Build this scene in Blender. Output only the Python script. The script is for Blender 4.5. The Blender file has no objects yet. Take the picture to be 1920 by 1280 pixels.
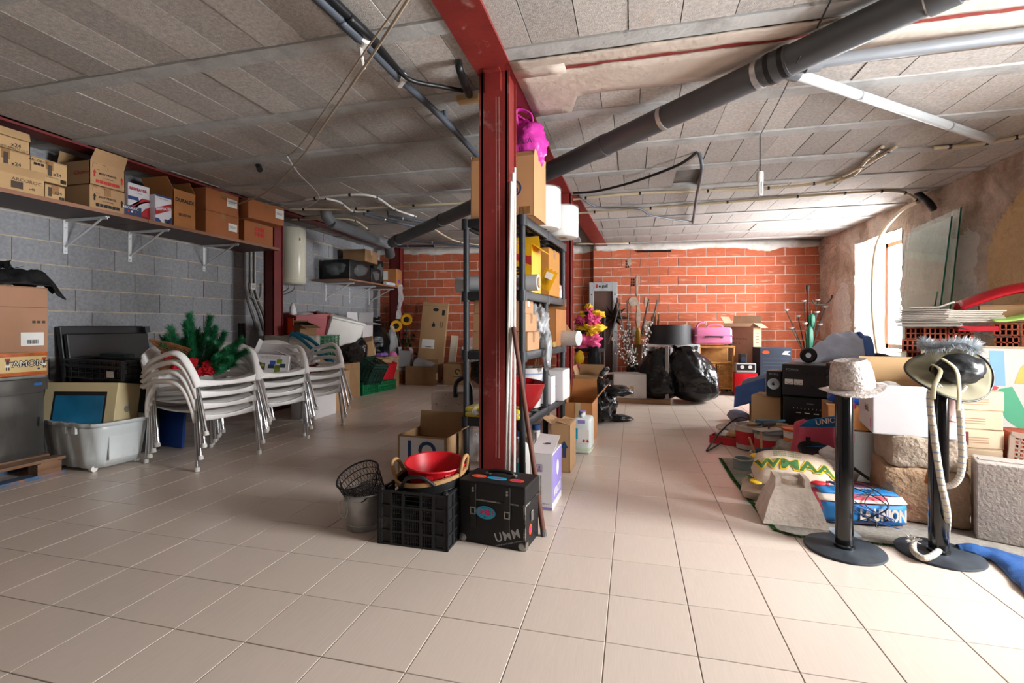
import bpy, bmesh, math, random
from math import sin, cos, pi, radians as R
from mathutils import Vector, Matrix, Euler, noise

random.seed(7)
S = bpy.context.scene
C = S.collection
# ------------------------------------------------------------------ camera, world, daylight, exposure
FPX, CAMH, HORIZON = 903.0, 1.07, 610.0
PSI = math.atan(225 / FPX)
cam_d = bpy.data.cameras.new('camera'); cam = bpy.data.objects.new('camera', cam_d); C.objects.link(cam)
cam.location = (0, 0, CAMH); cam.rotation_euler = (pi / 2, 0, PSI)
cam_d.sensor_width = 36; cam_d.lens = FPX / 1920 * 36; cam_d.shift_y = -(640 - HORIZON) / 1920
cam_d.clip_start = .02
S.camera = cam
world = bpy.data.worlds.new('overcast_sky'); S.world = world; world.use_nodes = True
bg = world.node_tree.nodes['Background']; bg.inputs['Color'].default_value = (0.96, 0.98, 1.0, 1); bg.inputs['Strength'].default_value = 75.0
S.view_settings.view_transform = 'Standard'; S.view_settings.look = 'None'
S.view_settings.exposure = 0.2; S.view_settings.gamma = 1.0; S.view_settings.use_curve_mapping = False
S.cycles.use_denoising = True; S.cycles.diffuse_bounces = 6; S.cycles.max_bounces = 14; S.cycles.transparent_max_bounces = 16
S.cycles.sample_clamp_indirect = 6
sun_l = bpy.data.lights.new('sun', 'SUN'); sun_l.energy = 60; sun_l.angle = R(.6); sun_l.color = (1, .95, .88)
sun = bpy.data.objects.new('sun', sun_l); C.objects.link(sun); sun.rotation_euler = Vector((-.2, .9, -.38)).to_track_quat('-Z', 'Y').to_euler()   # grazes the outside wall, striking only the window reveals
def portal(name, loc, sx, sz, rot):
    l = bpy.data.lights.new(name, 'AREA'); l.shape = 'RECTANGLE'; l.size = sx; l.size_y = sz; l.cycles.is_portal = True
    o = bpy.data.objects.new(name, l); C.objects.link(o); o.location = loc; o.rotation_euler = rot
portal('daylight_portal', (3.56, 7.42, 1.5), 1.2, 1.6, (0, pi / 2, 0))
portal('daylight_portal', (3.56, 1.80, 1.5), 1.5, 1.2, (0, pi / 2, 0))

# ------------------------------------------------------------------ picture-to-place helpers (world metres)
cP, sP = cos(PSI), sin(PSI)
def ray(u, v=HORIZON):
    t = (u - 960) / FPX
    return (-sP + cP * t, cP + sP * t, (HORIZON - v) / FPX)
def fl(u, v, z=0.0):
    r = ray(u, v); k = (z - CAMH) / r[2]; return Vector((r[0] * k, r[1] * k, z))
def YX(u, X): r = ray(u); return r[1] * X / r[0]
def XY(u, Y): r = ray(u); return r[0] * Y / r[1]
def ZX(u, v, X): r = ray(u, v); return CAMH + r[2] * X / r[0]
def ZY(u, v, Y): r = ray(u, v); return CAMH + r[2] * Y / r[1]
def atY(u, v, Y): return Vector((XY(u, Y), Y, ZY(u, v, Y)))

# ------------------------------------------------------------------ materials
def lin(h):
    h = h.lstrip('#'); o = []
    for i in (0, 2, 4):
        c = int(h[i:i + 2], 16) / 255; o.append(c / 12.92 if c <= .04045 else ((c + .055) / 1.055) ** 2.4)
    return (o[0], o[1], o[2], 1)
MATS = {}
def mat(name, col, rough=.6, metal=0, var=.12, scale=6, bump=0, bscale=60, rnd=0, spec=.5, col2=None, patch=None, trans=0, ior=1.45, stretch=None, coat=0, alpha=1, emit=0, bdist=.01, detail=4):
    if name in MATS: return MATS[name]
    m = bpy.data.materials.new(name); m.use_nodes = True; nt = m.node_tree; N = nt.nodes; L = nt.links
    b = N['Principled BSDF']; c = lin(col) if isinstance(col, str) else col
    b.inputs['Roughness'].default_value = rough; b.inputs['Metallic'].default_value = metal
    b.inputs['Specular IOR Level'].default_value = spec; b.inputs['IOR'].default_value = ior
    b.inputs['Transmission Weight'].default_value = trans; b.inputs['Coat Weight'].default_value = coat
    b.inputs['Alpha'].default_value = alpha
    tc = N.new('ShaderNodeTexCoord'); src = tc.outputs['Object']
    if stretch:
        mp = N.new('ShaderNodeMapping'); mp.inputs['Scale'].default_value = stretch; L.new(src, mp.inputs['Vector']); src = mp.outputs['Vector']
    if rnd:
        oi = N.new('ShaderNodeObjectInfo'); ad = N.new('ShaderNodeVectorMath'); ad.operation = 'MULTIPLY_ADD'
        L.new(oi.outputs['Random'], ad.inputs[0]); ad.inputs[1].default_value = (37, 19, 53); L.new(src, ad.inputs[2]); src = ad.outputs[0]
    out = None
    if var or col2:
        n = N.new('ShaderNodeTexNoise'); n.inputs['Scale'].default_value = scale; n.inputs['Detail'].default_value = detail; L.new(src, n.inputs['Vector'])
        r = N.new('ShaderNodeValToRGB'); r.color_ramp.elements[0].position = .3; r.color_ramp.elements[1].position = .7
        d = lin(col2) if col2 else c
        r.color_ramp.elements[0].color = tuple(x * (1 - var) for x in c[:3]) + (1,)
        r.color_ramp.elements[1].color = tuple(min(1, x * (1 + var)) for x in d[:3]) + (1,)
        L.new(n.outputs['Fac'], r.inputs['Fac']); out = r.outputs['Color']
        if patch:
            pc, pscale, lo, hi = patch
            n2 = N.new('ShaderNodeTexNoise'); n2.inputs['Scale'].default_value = pscale; n2.inputs['Detail'].default_value = 8; n2.inputs['Roughness'].default_value = .65; L.new(src, n2.inputs['Vector'])
            r2 = N.new('ShaderNodeValToRGB'); r2.color_ramp.elements[0].position = lo; r2.color_ramp.elements[1].position = hi
            L.new(n2.outputs['Fac'], r2.inputs['Fac'])
            mx = N.new('ShaderNodeMix'); mx.data_type = 'RGBA'; L.new(r2.outputs['Color'], mx.inputs[0]); L.new(out, mx.inputs[6]); mx.inputs[7].default_value = lin(pc); out = mx.outputs[2]
        if rnd:
            hs = N.new('ShaderNodeHueSaturation'); mr = N.new('ShaderNodeMapRange'); mr.inputs[3].default_value = 1 - rnd; mr.inputs[4].default_value = 1 + rnd
            L.new(oi.outputs['Random'], mr.inputs[0]); L.new(mr.outputs[0], hs.inputs['Value']); L.new(out, hs.inputs['Color']); out = hs.outputs['Color']
        L.new(out, b.inputs['Base Color'])
    else: b.inputs['Base Color'].default_value = c
    if bump:
        n3 = N.new('ShaderNodeTexNoise'); n3.inputs['Scale'].default_value = bscale; n3.inputs['Detail'].default_value = 5; L.new(src, n3.inputs['Vector'])
        bp = N.new('ShaderNodeBump'); bp.inputs['Strength'].default_value = bump; bp.inputs['Distance'].default_value = bdist
        L.new(n3.outputs['Fac'], bp.inputs['Height']); L.new(bp.outputs['Normal'], b.inputs['Normal'])
    if emit: b.inputs['Emission Color'].default_value = c; b.inputs['Emission Strength'].default_value = emit
    MATS[name] = m
    return m
M_TILE = mat('floor_tile', '#cfc0b3', .26, var=.035, scale=5, stretch=(60, 2.2, 1), rnd=.03, spec=.45, bump=.015, bscale=14)
M_GROUT = mat('tile_grout', '#8d7d70', .9, var=.15, scale=9)
M_CBLK = mat('concrete_block', '#8b8d91', .95, var=.16, scale=40, rnd=.10, bump=.5, bscale=220, bdist=.004)
M_MORTAR = mat('mortar', '#b3a595', .95, var=.2, scale=14, bump=.5, bscale=60)
M_BRICK = mat('red_brick', '#b15d3f', .85, var=.13, scale=9, rnd=.13, stretch=(1, 1, 5), patch=('#d1a08c', 3.5, .58, .78), bump=.25, bscale=70, bdist=.004)
M_BMORT = mat('brick_mortar', '#cdc3b9', .95, var=.15, scale=11, bump=.5, bscale=50)
M_PLAST = mat('white_plaster', '#d4cfc8', .95, var=.12, scale=7, bump=.6, bscale=24, patch=('#a08f80', 2.6, .52, .72))
M_CEILB = mat('ceiling_block', '#b0aaa4', .96, var=.2, scale=55, rnd=.17, bump=.7, bscale=190, bdist=.005, patch=('#b09a89', 3, .58, .8))
M_JOIST = mat('concrete_joist', '#b0b0ae', .9, var=.1, scale=7, bump=.3, bscale=45, patch=('#8a8783', 4, .5, .75))
M_SLAB = mat('rough_concrete', '#6f6a66', .95, var=.2, scale=6, bump=.5, bscale=30)
M_RED = mat('red_oxide_paint', '#7d2a26', .42, var=.16, scale=5, patch=('#b5928a', 7, .60, .86), bump=.12, bscale=30)
M_REDD = mat('dark_red_oxide_paint', '#6d2423', .5, var=.16, scale=5, patch=('#8f7a74', 7, .7, .9), bump=.12, bscale=30)

# ------------------------------------------------------------------ mesh building
class MB:
    def __init__(s): s.v = []; s.f = []; s.m = []; s.T = None; s.mi = 0
    def add(s, vs, fs):
        o = len(s.v); s.v += [tuple(s.T @ Vector(p)) if s.T else tuple(p) for p in vs]
        s.f += [tuple(i + o for i in f) for f in fs]; s.m += [s.mi] * len(fs); return s
    def box(s, c, d, rot=None, taper=1.0):
        x, y, z = (k / 2 for k in d); M = Euler(rot).to_matrix() if rot else None
        vs = []
        for sz in (-1, 1):
            k = taper if sz > 0 else 1
            for sx, sy in ((-1, -1), (1, -1), (1, 1), (-1, 1)):
                p = Vector((sx * x * k, sy * y * k, sz * z)); p = M @ p if M else p; vs.append(p + Vector(c))
        return s.add(vs, [(3, 2, 1, 0), (4, 5, 6, 7), (0, 1, 5, 4), (1, 2, 6, 5), (2, 3, 7, 6), (3, 0, 4, 7)])
    def b(s, x0, x1, y0, y1, z0, z1): return s.box(((x0 + x1) / 2, (y0 + y1) / 2, (z0 + z1) / 2), (x1 - x0, y1 - y0, z1 - z0))
    def rbox(s, c, d, r=.01, seg=2, rot=None):
        bm = bmesh.new(); bmesh.ops.create_cube(bm, size=1)
        for v in bm.verts: v.co = Vector((v.co.x * d[0], v.co.y * d[1], v.co.z * d[2]))
        bmesh.ops.bevel(bm, geom=list(bm.edges), offset=min(r, min(d) * .49), segments=seg, affect='EDGES', profile=.5)
        M = Euler(rot).to_matrix() if rot else Matrix.Identity(3)
        bm.verts.index_update(); s.add([M @ v.co + Vector(c) for v in bm.verts], [[v.index for v in f.verts] for f in bm.faces]); bm.free(); return s
    def tube(s, pts, r, n=8, cap=True, flat=1.0):
        pts = [Vector(p) for p in pts]; k = len(pts); rr = r if isinstance(r, (list, tuple)) else [r] * k
        vs = []; fs = []; prev = None
        for i, p in enumerate(pts):
            t = (pts[min(i + 1, k - 1)] - pts[max(i - 1, 0)]).normalized()
            if prev is None:
                a = Vector((0, 0, 1)) if abs(t.z) < .9 else Vector((1, 0, 0)); x = t.cross(a).normalized()
            else:
                x = prev - t * prev.dot(t); x = x.normalized() if x.length > 1e-6 else prev
            y = t.cross(x); prev = x
            for j in range(n):
                a = 2 * pi * j / n; vs.append(p + x * cos(a) * rr[i] + y * sin(a) * rr[i] * flat)
        for i in range(k - 1):
            for j in range(n): fs.append((i * n + j, i * n + (j + 1) % n, (i + 1) * n + (j + 1) % n, (i + 1) * n + j))
        if cap: fs.append(tuple(range(n - 1, -1, -1))); fs.append(tuple((k - 1) * n + j for j in range(n)))
        return s.add(vs, fs)
    def lathe(s, prof, n=24, c=(0, 0, 0), sx=1, sy=1, wob=None, cap=True):
        vs = []; fs = []; k = len(prof)
        for i, (r, z) in enumerate(prof):
            for j in range(n):
                a = 2 * pi * j / n; q = r * (1 + (wob(a, z) if wob else 0))
                vs.append((c[0] + q * cos(a) * sx, c[1] + q * sin(a) * sy, c[2] + z))
        for i in range(k - 1):
            for j in range(n): fs.append((i * n + j, i * n + (j + 1) % n, (i + 1) * n + (j + 1) % n, (i + 1) * n + j))
        if cap:
            if prof[0][0] > 1e-4: fs.append(tuple(range(n - 1, -1, -1)))
            if prof[-1][0] > 1e-4: fs.append(tuple((k - 1) * n + j for j in range(n)))
        return s.add(vs, fs)
    def prism(s, poly, h, O=(0, 0, 0), ax='z'):
        n = len(poly); m = {'z': lambda a, b, t: (a, b, t), 'y': lambda a, b, t: (a, t, b), 'x': lambda a, b, t: (t, a, b)}[ax]
        vs = [Vector(m(a, b, 0)) + Vector(O) for a, b in poly] + [Vector(m(a, b, h)) + Vector(O) for a, b in poly]
        return s.add(vs, [tuple(range(n - 1, -1, -1)), tuple(range(n, 2 * n))] + [(i, (i + 1) % n, n + (i + 1) % n, n + i) for i in range(n)])
    def grid(s, fn, nu, nv, wrapu=False, thick=0):
        vs = [Vector(fn(i / (nu - (0 if wrapu else 1)), j / (nv - 1))) for j in range(nv) for i in range(nu)]
        fs = []
        for j in range(nv - 1):
            for i in range(nu if wrapu else nu - 1):
                fs.append((j * nu + i, j * nu + (i + 1) % nu, (j + 1) * nu + (i + 1) % nu, (j + 1) * nu + i))
        return s.add(vs, fs)
    def blob(s, c, d, seg=3, amp=.1, freq=2., seed=0, flat=None, crease=0):
        bm = bmesh.new(); bmesh.ops.create_icosphere(bm, subdivisions=seg, radius=1)
        for v in bm.verts:
            p = v.co.copy(); k = 1 + amp * noise.noise(p * freq + Vector((seed * 7.3, seed * 3.1, seed))) + amp * .5 * noise.noise(p * freq * 2.3 + Vector((seed, 5, seed * 2)))
            if crease: k += crease * (abs(noise.noise(p * freq * 3 + Vector((seed, 1, 9)))) - .25)
            q = Vector((p.x * d[0] / 2, p.y * d[1] / 2, p.z * d[2] / 2)) * k
            if flat is not None and q.z < -d[2] / 2 * flat: q.z = -d[2] / 2 * flat + (q.z + d[2] / 2 * flat) * .06
            v.co = q + Vector(c)
        bm.verts.index_update(); s.add([v.co for v in bm.verts], [[v.index for v in f.verts] for f in bm.faces]); bm.free(); return s
    def mesh(s, name, mats, smooth=False):
        me = bpy.data.meshes.new(name); me.from_pydata(s.v, [], s.f)
        for m in (mats if isinstance(mats, (list, tuple)) else [mats]): me.materials.append(m)
        if any(s.m): me.polygons.foreach_set('material_index', s.m)
        if smooth:
            me.polygons.foreach_set('use_smooth', [True] * len(me.polygons))
            if smooth is not True: me.set_sharp_from_angle(angle=R(smooth))
        me.update(); return me
    def build(s, name, mats, parent=None, loc=(0, 0, 0), rot=(0, 0, 0), smooth=False, label=None, solid=0, sub=0):
        return link(name, s.mesh(name, mats, smooth), parent, loc, rot, label, solid, sub)
def link(name, me, parent=None, loc=(0, 0, 0), rot=(0, 0, 0), label=None, solid=0, sub=0):
    o = bpy.data.objects.new(name, me); C.objects.link(o); o.location = loc; o.rotation_euler = rot
    if parent: o.parent = parent
    if label: o['label'] = label
    if solid: md = o.modifiers.new('thickness', 'SOLIDIFY'); md.thickness = solid; md.offset = 0
    if sub: md = o.modifiers.new('smooth', 'SUBSURF'); md.levels = sub; md.render_levels = sub
    return o
def tag(o, label, cat, group=None, kind=None):
    if label: o['label'] = label
    if cat: o['category'] = cat
    if group: o['group'] = group
    if kind: o['kind'] = kind
    return o
def thing(name, label, cat, loc=(0, 0, 0), rz=0, group=None, rot=None):
    o = bpy.data.objects.new(name, None); C.objects.link(o); o.empty_display_size = .05
    o.location = loc; o.rotation_euler = rot if rot else (0, 0, rz)
    return tag(o, label, cat, group)
def one(name, mb, m, label, cat, loc=(0, 0, 0), rz=0, group=None, rot=None, smooth=False, solid=0, sub=0):
    return tag(mb.build(name, m, None, loc, rot if rot else (0, 0, rz), smooth, None, solid, sub), label, cat, group)
def struct(name, mb, m, label=None, smooth=False):
    o = mb.build(name, m, smooth=smooth); o['kind'] = 'structure'
    if label: o['label'] = label
    return o
def copy_tree(o, parent=None):
    c = o.copy(); C.objects.link(c); c.parent = parent
    for ch in o.children: copy_tree(ch, c)
    return c
def spline(pts, n=8):
    pts = [Vector(p) for p in pts]; out = []
    for i in range(len(pts) - 1):
        p0 = pts[max(i - 1, 0)]; p1 = pts[i]; p2 = pts[i + 1]; p3 = pts[min(i + 2, len(pts) - 1)]
        for k in range(n):
            t = k / n; out.append(.5 * ((2 * p1) + (p2 - p0) * t + (2 * p0 - 5 * p1 + 4 * p2 - p3) * t * t + (3 * p1 - p0 - 3 * p2 + p3) * t ** 3))
    return out + [pts[-1]]
FACE = {'front': Matrix(((1, 0, 0), (0, 0, -1), (0, 1, 0))), 'right': Matrix(((0, 0, 1), (1, 0, 0), (0, 1, 0))), 'left': Matrix(((0, 0, -1), (-1, 0, 0), (0, 1, 0))), 'top': Matrix.Identity(3)}
TXT = {}
def text(s, size, m, parent, loc, face='front', roll=0, sx=1.0, bold=0, name='lettering', spacing=1.0, shear=0):
    key = (s, size, bold, spacing, shear, m.name)
    if key not in TXT:
        cu = bpy.data.curves.new('lettering', 'FONT'); cu.body = s; cu.size = size; cu.align_x = 'CENTER'; cu.align_y = 'CENTER'; cu.offset = bold; cu.space_character = spacing; cu.shear = shear; cu.resolution_u = 3
        t = bpy.data.objects.new('lettering', cu); C.objects.link(t); bpy.context.view_layer.update()
        me = bpy.data.meshes.new_from_object(t.evaluated_get(bpy.context.evaluated_depsgraph_get())); bpy.data.objects.remove(t); bpy.data.curves.remove(cu)
        me.name = 'lettering'; me.materials.clear(); me.materials.append(m); TXT[key] = me
    o = bpy.data.objects.new(name, TXT[key]); C.objects.link(o); o.parent = parent; o.location = loc
    o.rotation_euler = (FACE[face] @ Matrix.Rotation(roll, 3, 'Z')).to_euler(); o.scale = (sx, 1, 1)
    return o
def decal(name, w, h, m, parent, loc, face='front', roll=0, label=None, poly=None, t=.0012):
    mb = MB()
    if poly: mb.prism(poly, t)
    else: mb.box((0, 0, t / 2), (w, h, t))
    o = mb.build(name, m, parent, loc, (FACE[face] @ Matrix.Rotation(roll, 3, 'Z')).to_euler(), label=label); return o
def disc(rx, ry, n=24): return [(rx * cos(2 * pi * i / n), ry * sin(2 * pi * i / n)) for i in range(n)]
# ================================================================== THE ROOM
XL, XR, HC, YF = -4.87, 3.25, 2.57, -3.0
# floor: slab of grout, tiles laid in it (the 300 that show largest are single pieces)
floor = struct('floor', MB().b(XL - .3, XR + .4, YF - .3, 10.3, -.12, -.0025), M_GROUT, 'beige ceramic tiled floor with thin grout lines')
TP = .2955
def tile_mesh():
    a, b = TP / 2 - .0016, TP / 2 - .003
    mb = MB(); mb.add([(-a, -a, -.006), (a, -a, -.006), (a, a, -.006), (-a, a, -.006), (-a, -a, -.0012), (a, -a, -.0012), (a, a, -.0012), (-a, a, -.0012), (-b, -b, 0), (b, -b, 0), (b, b, 0), (-b, b, 0)],
                      [(0, 1, 5, 4), (1, 2, 6, 5), (2, 3, 7, 6), (3, 0, 4, 7), (4, 5, 9, 8), (5, 6, 10, 9), (6, 7, 11, 10), (7, 4, 8, 11), (8, 9, 10, 11)])
    return mb
TM = tile_mesh().mesh('tile', M_TILE)
cells = []
for i in range(-17, 13):
    for j in range(-15, 31):
        x = -.088 + TP * (i + .5); y = 1.362 + TP * (j + .5)
        if not (XL - .1 < x < XR + .1 and YF < y < 9.8): continue
        d = -sP * x + cP * y; vis = 0
        if d > .5:
            u = 960 + FPX * (cP * x + sP * y) / d; v = 610 + FPX * CAMH / d
            if -60 < u < 1980 and v < 1400: vis = 1 / d ** 3
            if x < -3.3 and 2.6 < y < 4.8 or x > 1.0 and y > 2.9 or (x < -3.6 and y > 5) or y > 8.6: vis = 0
        cells.append((vis, x, y))
cells.sort(key=lambda c: -c[0])
rest = MB()
for k, (vis, x, y) in enumerate(cells):
    if k < 300 and vis > 0: link('tile', TM, floor, (x, y, random.uniform(-.0004, .0002)))
    else:
        t = tile_mesh(); rest.add([(a + x, b + y, c) for a, b, c in t.v], t.f)
o = rest.build('tile_field', M_TILE, floor); o['kind'] = 'stuff'

# left wall of grey concrete blocks
wl = struct('wall_left', MB().b(XL - .25, XL - .006, YF - .2, 9.6, -.1, HC + .15), M_MORTAR, 'grey concrete block wall with beige mortar joints')
for r in range(13):
    off = (.2 if r % 2 else 0) + (.06 if r % 3 == 0 else 0); k = 0
    y = 2.0 + off - .4
    while y < 9.0:
        L_ = .4; w = L_ - .006; h = .188 if r < 12 else .16
        mb = MB().b(-.03, random.uniform(-.0015, .0025), -w / 2, w / 2, -h / 2, h / 2)
        mb.build('concrete_block', M_CBLK, wl, (XL, y + L_ / 2, .1 + r * .2 - .004), (0, 0, random.uniform(-.004, .004)))
        y += L_
# brick walls at the back
def brick_wall(name, p0, p1, label, skip=None, first=0):
    p0 = Vector(p0); p1 = Vector(p1); d = (p1 - p0); L_ = d.length; a = math.atan2(d.y, d.x)
    core = MB().b(0, L_, .006, .2, -.05, HC + .12); w = core.build(name, M_BMORT, None, (p0.x, p0.y, 0), (0, 0, a)); w['kind'] = 'structure'; w['label'] = label
    for r in range(15):
        z = .005 + r * .168 - .03; x = -.34 * (.5 if r % 2 else .02) - first; h = .153
        while x < L_:
            x0, x1 = max(x + .007, 0), min(x + .333, L_)
            if x1 - x0 > .03:
                mb = MB().b(x0 - (x0 + x1) / 2, x1 - (x0 + x1) / 2, random.uniform(-.004, .002), .03, 0, min(h, HC - z - .02))
                mb.build('brick', M_BRICK, w, ((x0 + x1) / 2, 0, z), (0, random.uniform(-.004, .004), 0))
            x += .34
    # uneven white plaster smeared along the top
    n = 60; vs = []; fs = []
    for i in range(n + 1):
        x = L_ * i / n; lo = HC - .10 - .09 * (noise.noise(Vector((x * 2.1, p0.x, 3))) + .3 * noise.noise(Vector((x * 9, 1, p0.x)))); lo = min(lo, HC - .03)
        vs += [(x, -.014, HC + .02), (x, -.016, (lo + HC) / 2), (x, -.006, lo)]
    for i in range(n):
        for q in (0, 1): fs.append((i * 3 + q, i * 3 + q + 1, i * 3 + 3 + q + 1, i * 3 + 3 + q))
    MB().add(vs, fs).build('plaster_strip', M_PLAST, w, smooth=True, solid=.006)
    return w
wb = brick_wall('wall_back', (-.70, 9.135), (XR + .1, 9.655), 'red hollow brick wall with grey mortar, lit from the window')
bl = brick_wall('wall_rear', (-5.0, 8.66), (-.62, 9.29), 'shaded red brick wall in the recess behind the shelf rack', first=.11)
# pilaster edge, mortar smears and open hollow brick ends
wa = wb.rotation_euler.z
for (x, z, w, h) in ((.80, 1.50, .03, .30), (.74, 1.22, .12, .13), (.96, 1.20, .04, .14), (.82, .95, .05, .34), (.97, .75, .07, .16), (.74, .62, .05, .2), (.66, 1.95, .05, .1)):
    poly = [(w * (1 + .5 * random.random()) * cos(t) * .6, h * (1 + .4 * random.random()) * sin(t) * .6) for t in [2 * pi * k / 14 for k in range(14)]]
    decal('mortar_smear', 0, 0, mat('grey_mortar_smear', '#a39384', .95, var=.2, scale=12, bump=.6, bscale=40), wb, (x, -.003, z + .3), 'front', poly=poly, t=.006)
M_HOLE = mat('dark_hole', '#1d1410', 1, var=.1)
for (x, z) in ((.60, 2.16), (.70, 1.82), (.90, .92)):
    for a in range(2):
        for b_ in range(3): decal('brick_hole', .028, .04, M_HOLE, wb, (x + a * .04, -.0035, z + b_ * .05), 'front', t=.002)
decal('wall_gap', .62, .035, M_HOLE, wb, (.95 + .15, -.02, 2.44), 'front', t=.004)
# right wall: rough plaster with a deep window, and a second window nearer the camera (out of the picture)
M_RW = mat('rough_plaster_wall', '#c9b9aa', .96, var=.2, scale=4, bump=1, bscale=22, bdist=.04, patch=('#a18b79', 2.2, .46, .66))
M_RWW = mat('whitewashed_plaster', '#dcd3cb', .93, var=.1, scale=3, bump=.4, bscale=18, stretch=(1, 1, .3), patch=('#b5a69b', 2.5, .56, .8))
M_YEL = mat('ochre_plaster', '#d9b98a', .9, var=.1, scale=3, stretch=(1, 1, .25), bump=.2, bscale=20)
WY0, WY1, WZ0, WZ1 = 6.98, 8.22, .62, 2.25
DY0, DY1, DZ0, DZ1 = 1.25, 2.35, .85, 2.2
def rough_x(x, y, z, amp): return x - amp * (noise.noise(Vector((y * 2.3, z * 2.3, 1))) + .5 * noise.noise(Vector((y * 7, z * 7, 4))) + .4 * noise.noise(Vector((y * 19, z * 19, 8))))
mb = MB(); ny, nz = 260, 100; ys = [3.2 + (10.2 - 3.2) * i / ny for i in range(ny + 1)]; zs = [-.05 + 2.7 * j / nz for j in range(nz + 1)]
vs = [(rough_x(XR, y, z, .05), y, z) for z in zs for y in ys]; fs = []
for j in range(nz):
    for i in range(ny):
        yc = (ys[i] + ys[i + 1]) / 2; zc = (zs[j] + zs[j + 1]) / 2
        jag = .03 * noise.noise(Vector((yc * 8, zc * 8, 2)))
        if WY0 - .02 + jag < yc < WY1 + .02 + jag and WZ0 + jag < zc < WZ1 + .03 + jag: continue
        q = j * (ny + 1) + i; fs.append((q, q + ny + 1, q + ny + 2, q + 1))
mb.add(vs, fs)
# splayed reveals (uneven)
def reveal(a, b, c, d, n=14):
    a, b, c, d = map(Vector, (a, b, c, d))
    def fn(s_, t_):
        p = (a * (1 - s_) + b * s_) * (1 - t_) + (d * (1 - s_) + c * s_) * t_
        k = .018 * (noise.noise(p * 5) + .6 * noise.noise(p * 14)); return p + Vector((0, k, k))
    rv.grid(fn, n, n)
XO = XR + .26; rv = MB()
reveal((XR - .01, WY1 + .03, WZ0 - .02), (XO, WY1 - .27, WZ0), (XO, WY1 - .27, WZ1 + .02), (XR - .01, WY1 + .03, WZ1 + .05))
reveal((XR - .01, WY0 - .03, WZ0 - .02), (XO, WY0 - .05, WZ0), (XO, WY0 - .05, WZ1 + .02), (XR - .01, WY0 - .03, WZ1 + .05))
reveal((XR - .01, WY0 - .04, WZ1 + .03), (XO, WY0 - .06, WZ1), (XO, WY1 - .24, WZ1), (XR - .01, WY1 + .05, WZ1 + .03))
reveal((XR - .01, WY0 - .04, WZ0 - .01), (XO, WY0 - .06, WZ0 + .1), (XO, WY1 - .24, WZ0 + .1), (XR - .01, WY1 + .05, WZ0 - .01))
# the plain stretch beside the camera, with its window
mb.b(XR, XR + .3, YF - .3, DY0, -.05, 2.65).b(XR, XR + .3, DY1, 3.25, -.05, 2.65).b(XR, XR + .3, DY0, DY1, DZ1, 2.65).b(XR, XR + .3, DY0, DY1, -.05, DZ0)
mb.b(XO + .0, XO + .03, 3.2, WY0 - .05, -.05, 2.65).b(XO, XO + .03, WY1 - .27, 10.2, -.05, 2.65).b(XO, XO + .03, WY0 - .06, WY1 - .2, -.05, WZ0 + .08).b(XO, XO + .03, WY0 - .06, WY1 - .2, WZ1, 2.65)
wr = struct('wall_right', mb, M_RW, 'rough brown and white plaster wall with a deep splayed window', smooth=40); rv.build('window_reveal', M_RWW, wr, smooth=True)
# skim coats: whitewash and ochre left on the rough wall, stored as masks on its points
def in_poly(poly, y, z):
    c_ = False
    for a in range(len(poly)):
        (y1, z1), (y2, z2) = poly[a], poly[a - 1]
        if (z1 > z) != (z2 > z) and y < (y2 - y1) * (z - z1) / (z2 - z1) + y1: c_ = not c_
    return c_
COATS = (('whitewash', [[(5.62, -.1), (5.62, 1.95), (5.75, 2.02), (5.95, 1.96), (6.2, 2.06), (6.5, 2.12), (6.93, 2.18), (6.97, -.1)], [(8.42, -.1), (8.4, 1.1), (8.55, 1.7), (8.7, 1.75), (9.0, 1.5), (9.1, .9), (9.2, -.1)]]), ('ochre', [[(3.2, -.1), (3.2, 2.2), (5.1, 2.25), (5.3, 2.05), (5.48, 1.9), (5.5, 1.6), (5.52, -.1)]]))
me = wr.data
for nm, polys in COATS:
    at = me.attributes.new(nm, 'FLOAT', 'POINT')
    at.data.foreach_set('value', [float(v.co.x < XR + .06 and v.co.y > 3.2 and any(in_poly(p, v.co.y + .05 * noise.noise(v.co * 6), v.co.z + .06 * noise.noise(v.co * 5 + Vector((3, 1, 2)))) for p in polys)) for v in me.vertices])
nt = M_RW.node_tree; N, L = nt.nodes, nt.links; b = N['Principled BSDF']; src = b.inputs['Base Color'].links[0].from_socket
tn = N.new('ShaderNodeTexNoise'); tn.inputs['Scale'].default_value = 22; tn.inputs['Detail'].default_value = 6
tg = N.new('ShaderNodeNewGeometry'); L.new(tg.outputs['Position'], tn.inputs['Vector'])
for nm, col in (('whitewash', '#e0d9d2'), ('ochre', '#dfc193')):
    an = N.new('ShaderNodeAttribute'); an.attribute_name = nm
    ad = N.new('ShaderNodeMath'); ad.operation = 'MULTIPLY_ADD'; ad.inputs[1].default_value = .55; L.new(tn.outputs['Fac'], ad.inputs[0]); L.new(an.outputs['Fac'], ad.inputs[2])
    rp = N.new('ShaderNodeMapRange'); rp.inputs[1].default_value = .72; rp.inputs[2].default_value = .80; L.new(ad.outputs[0], rp.inputs[0])
    tn2 = N.new('ShaderNodeTexNoise'); tn2.inputs['Scale'].default_value = 4; L.new(tg.outputs['Position'], tn2.inputs['Vector'])
    hs = N.new('ShaderNodeMix'); hs.data_type = 'RGBA'; c0 = lin(col); hs.inputs[6].default_value = tuple(x * .8 for x in c0[:3]) + (1,); hs.inputs[7].default_value = c0; L.new(tn2.outputs['Fac'], hs.inputs[0])
    mx = N.new('ShaderNodeMix'); mx.data_type = 'RGBA'; L.new(rp.outputs[0], mx.inputs[0]); L.new(src, mx.inputs[6]); L.new(hs.outputs[2], mx.inputs[7]); src = mx.outputs[2]
L.new(src, b.inputs['Base Color'])
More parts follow.
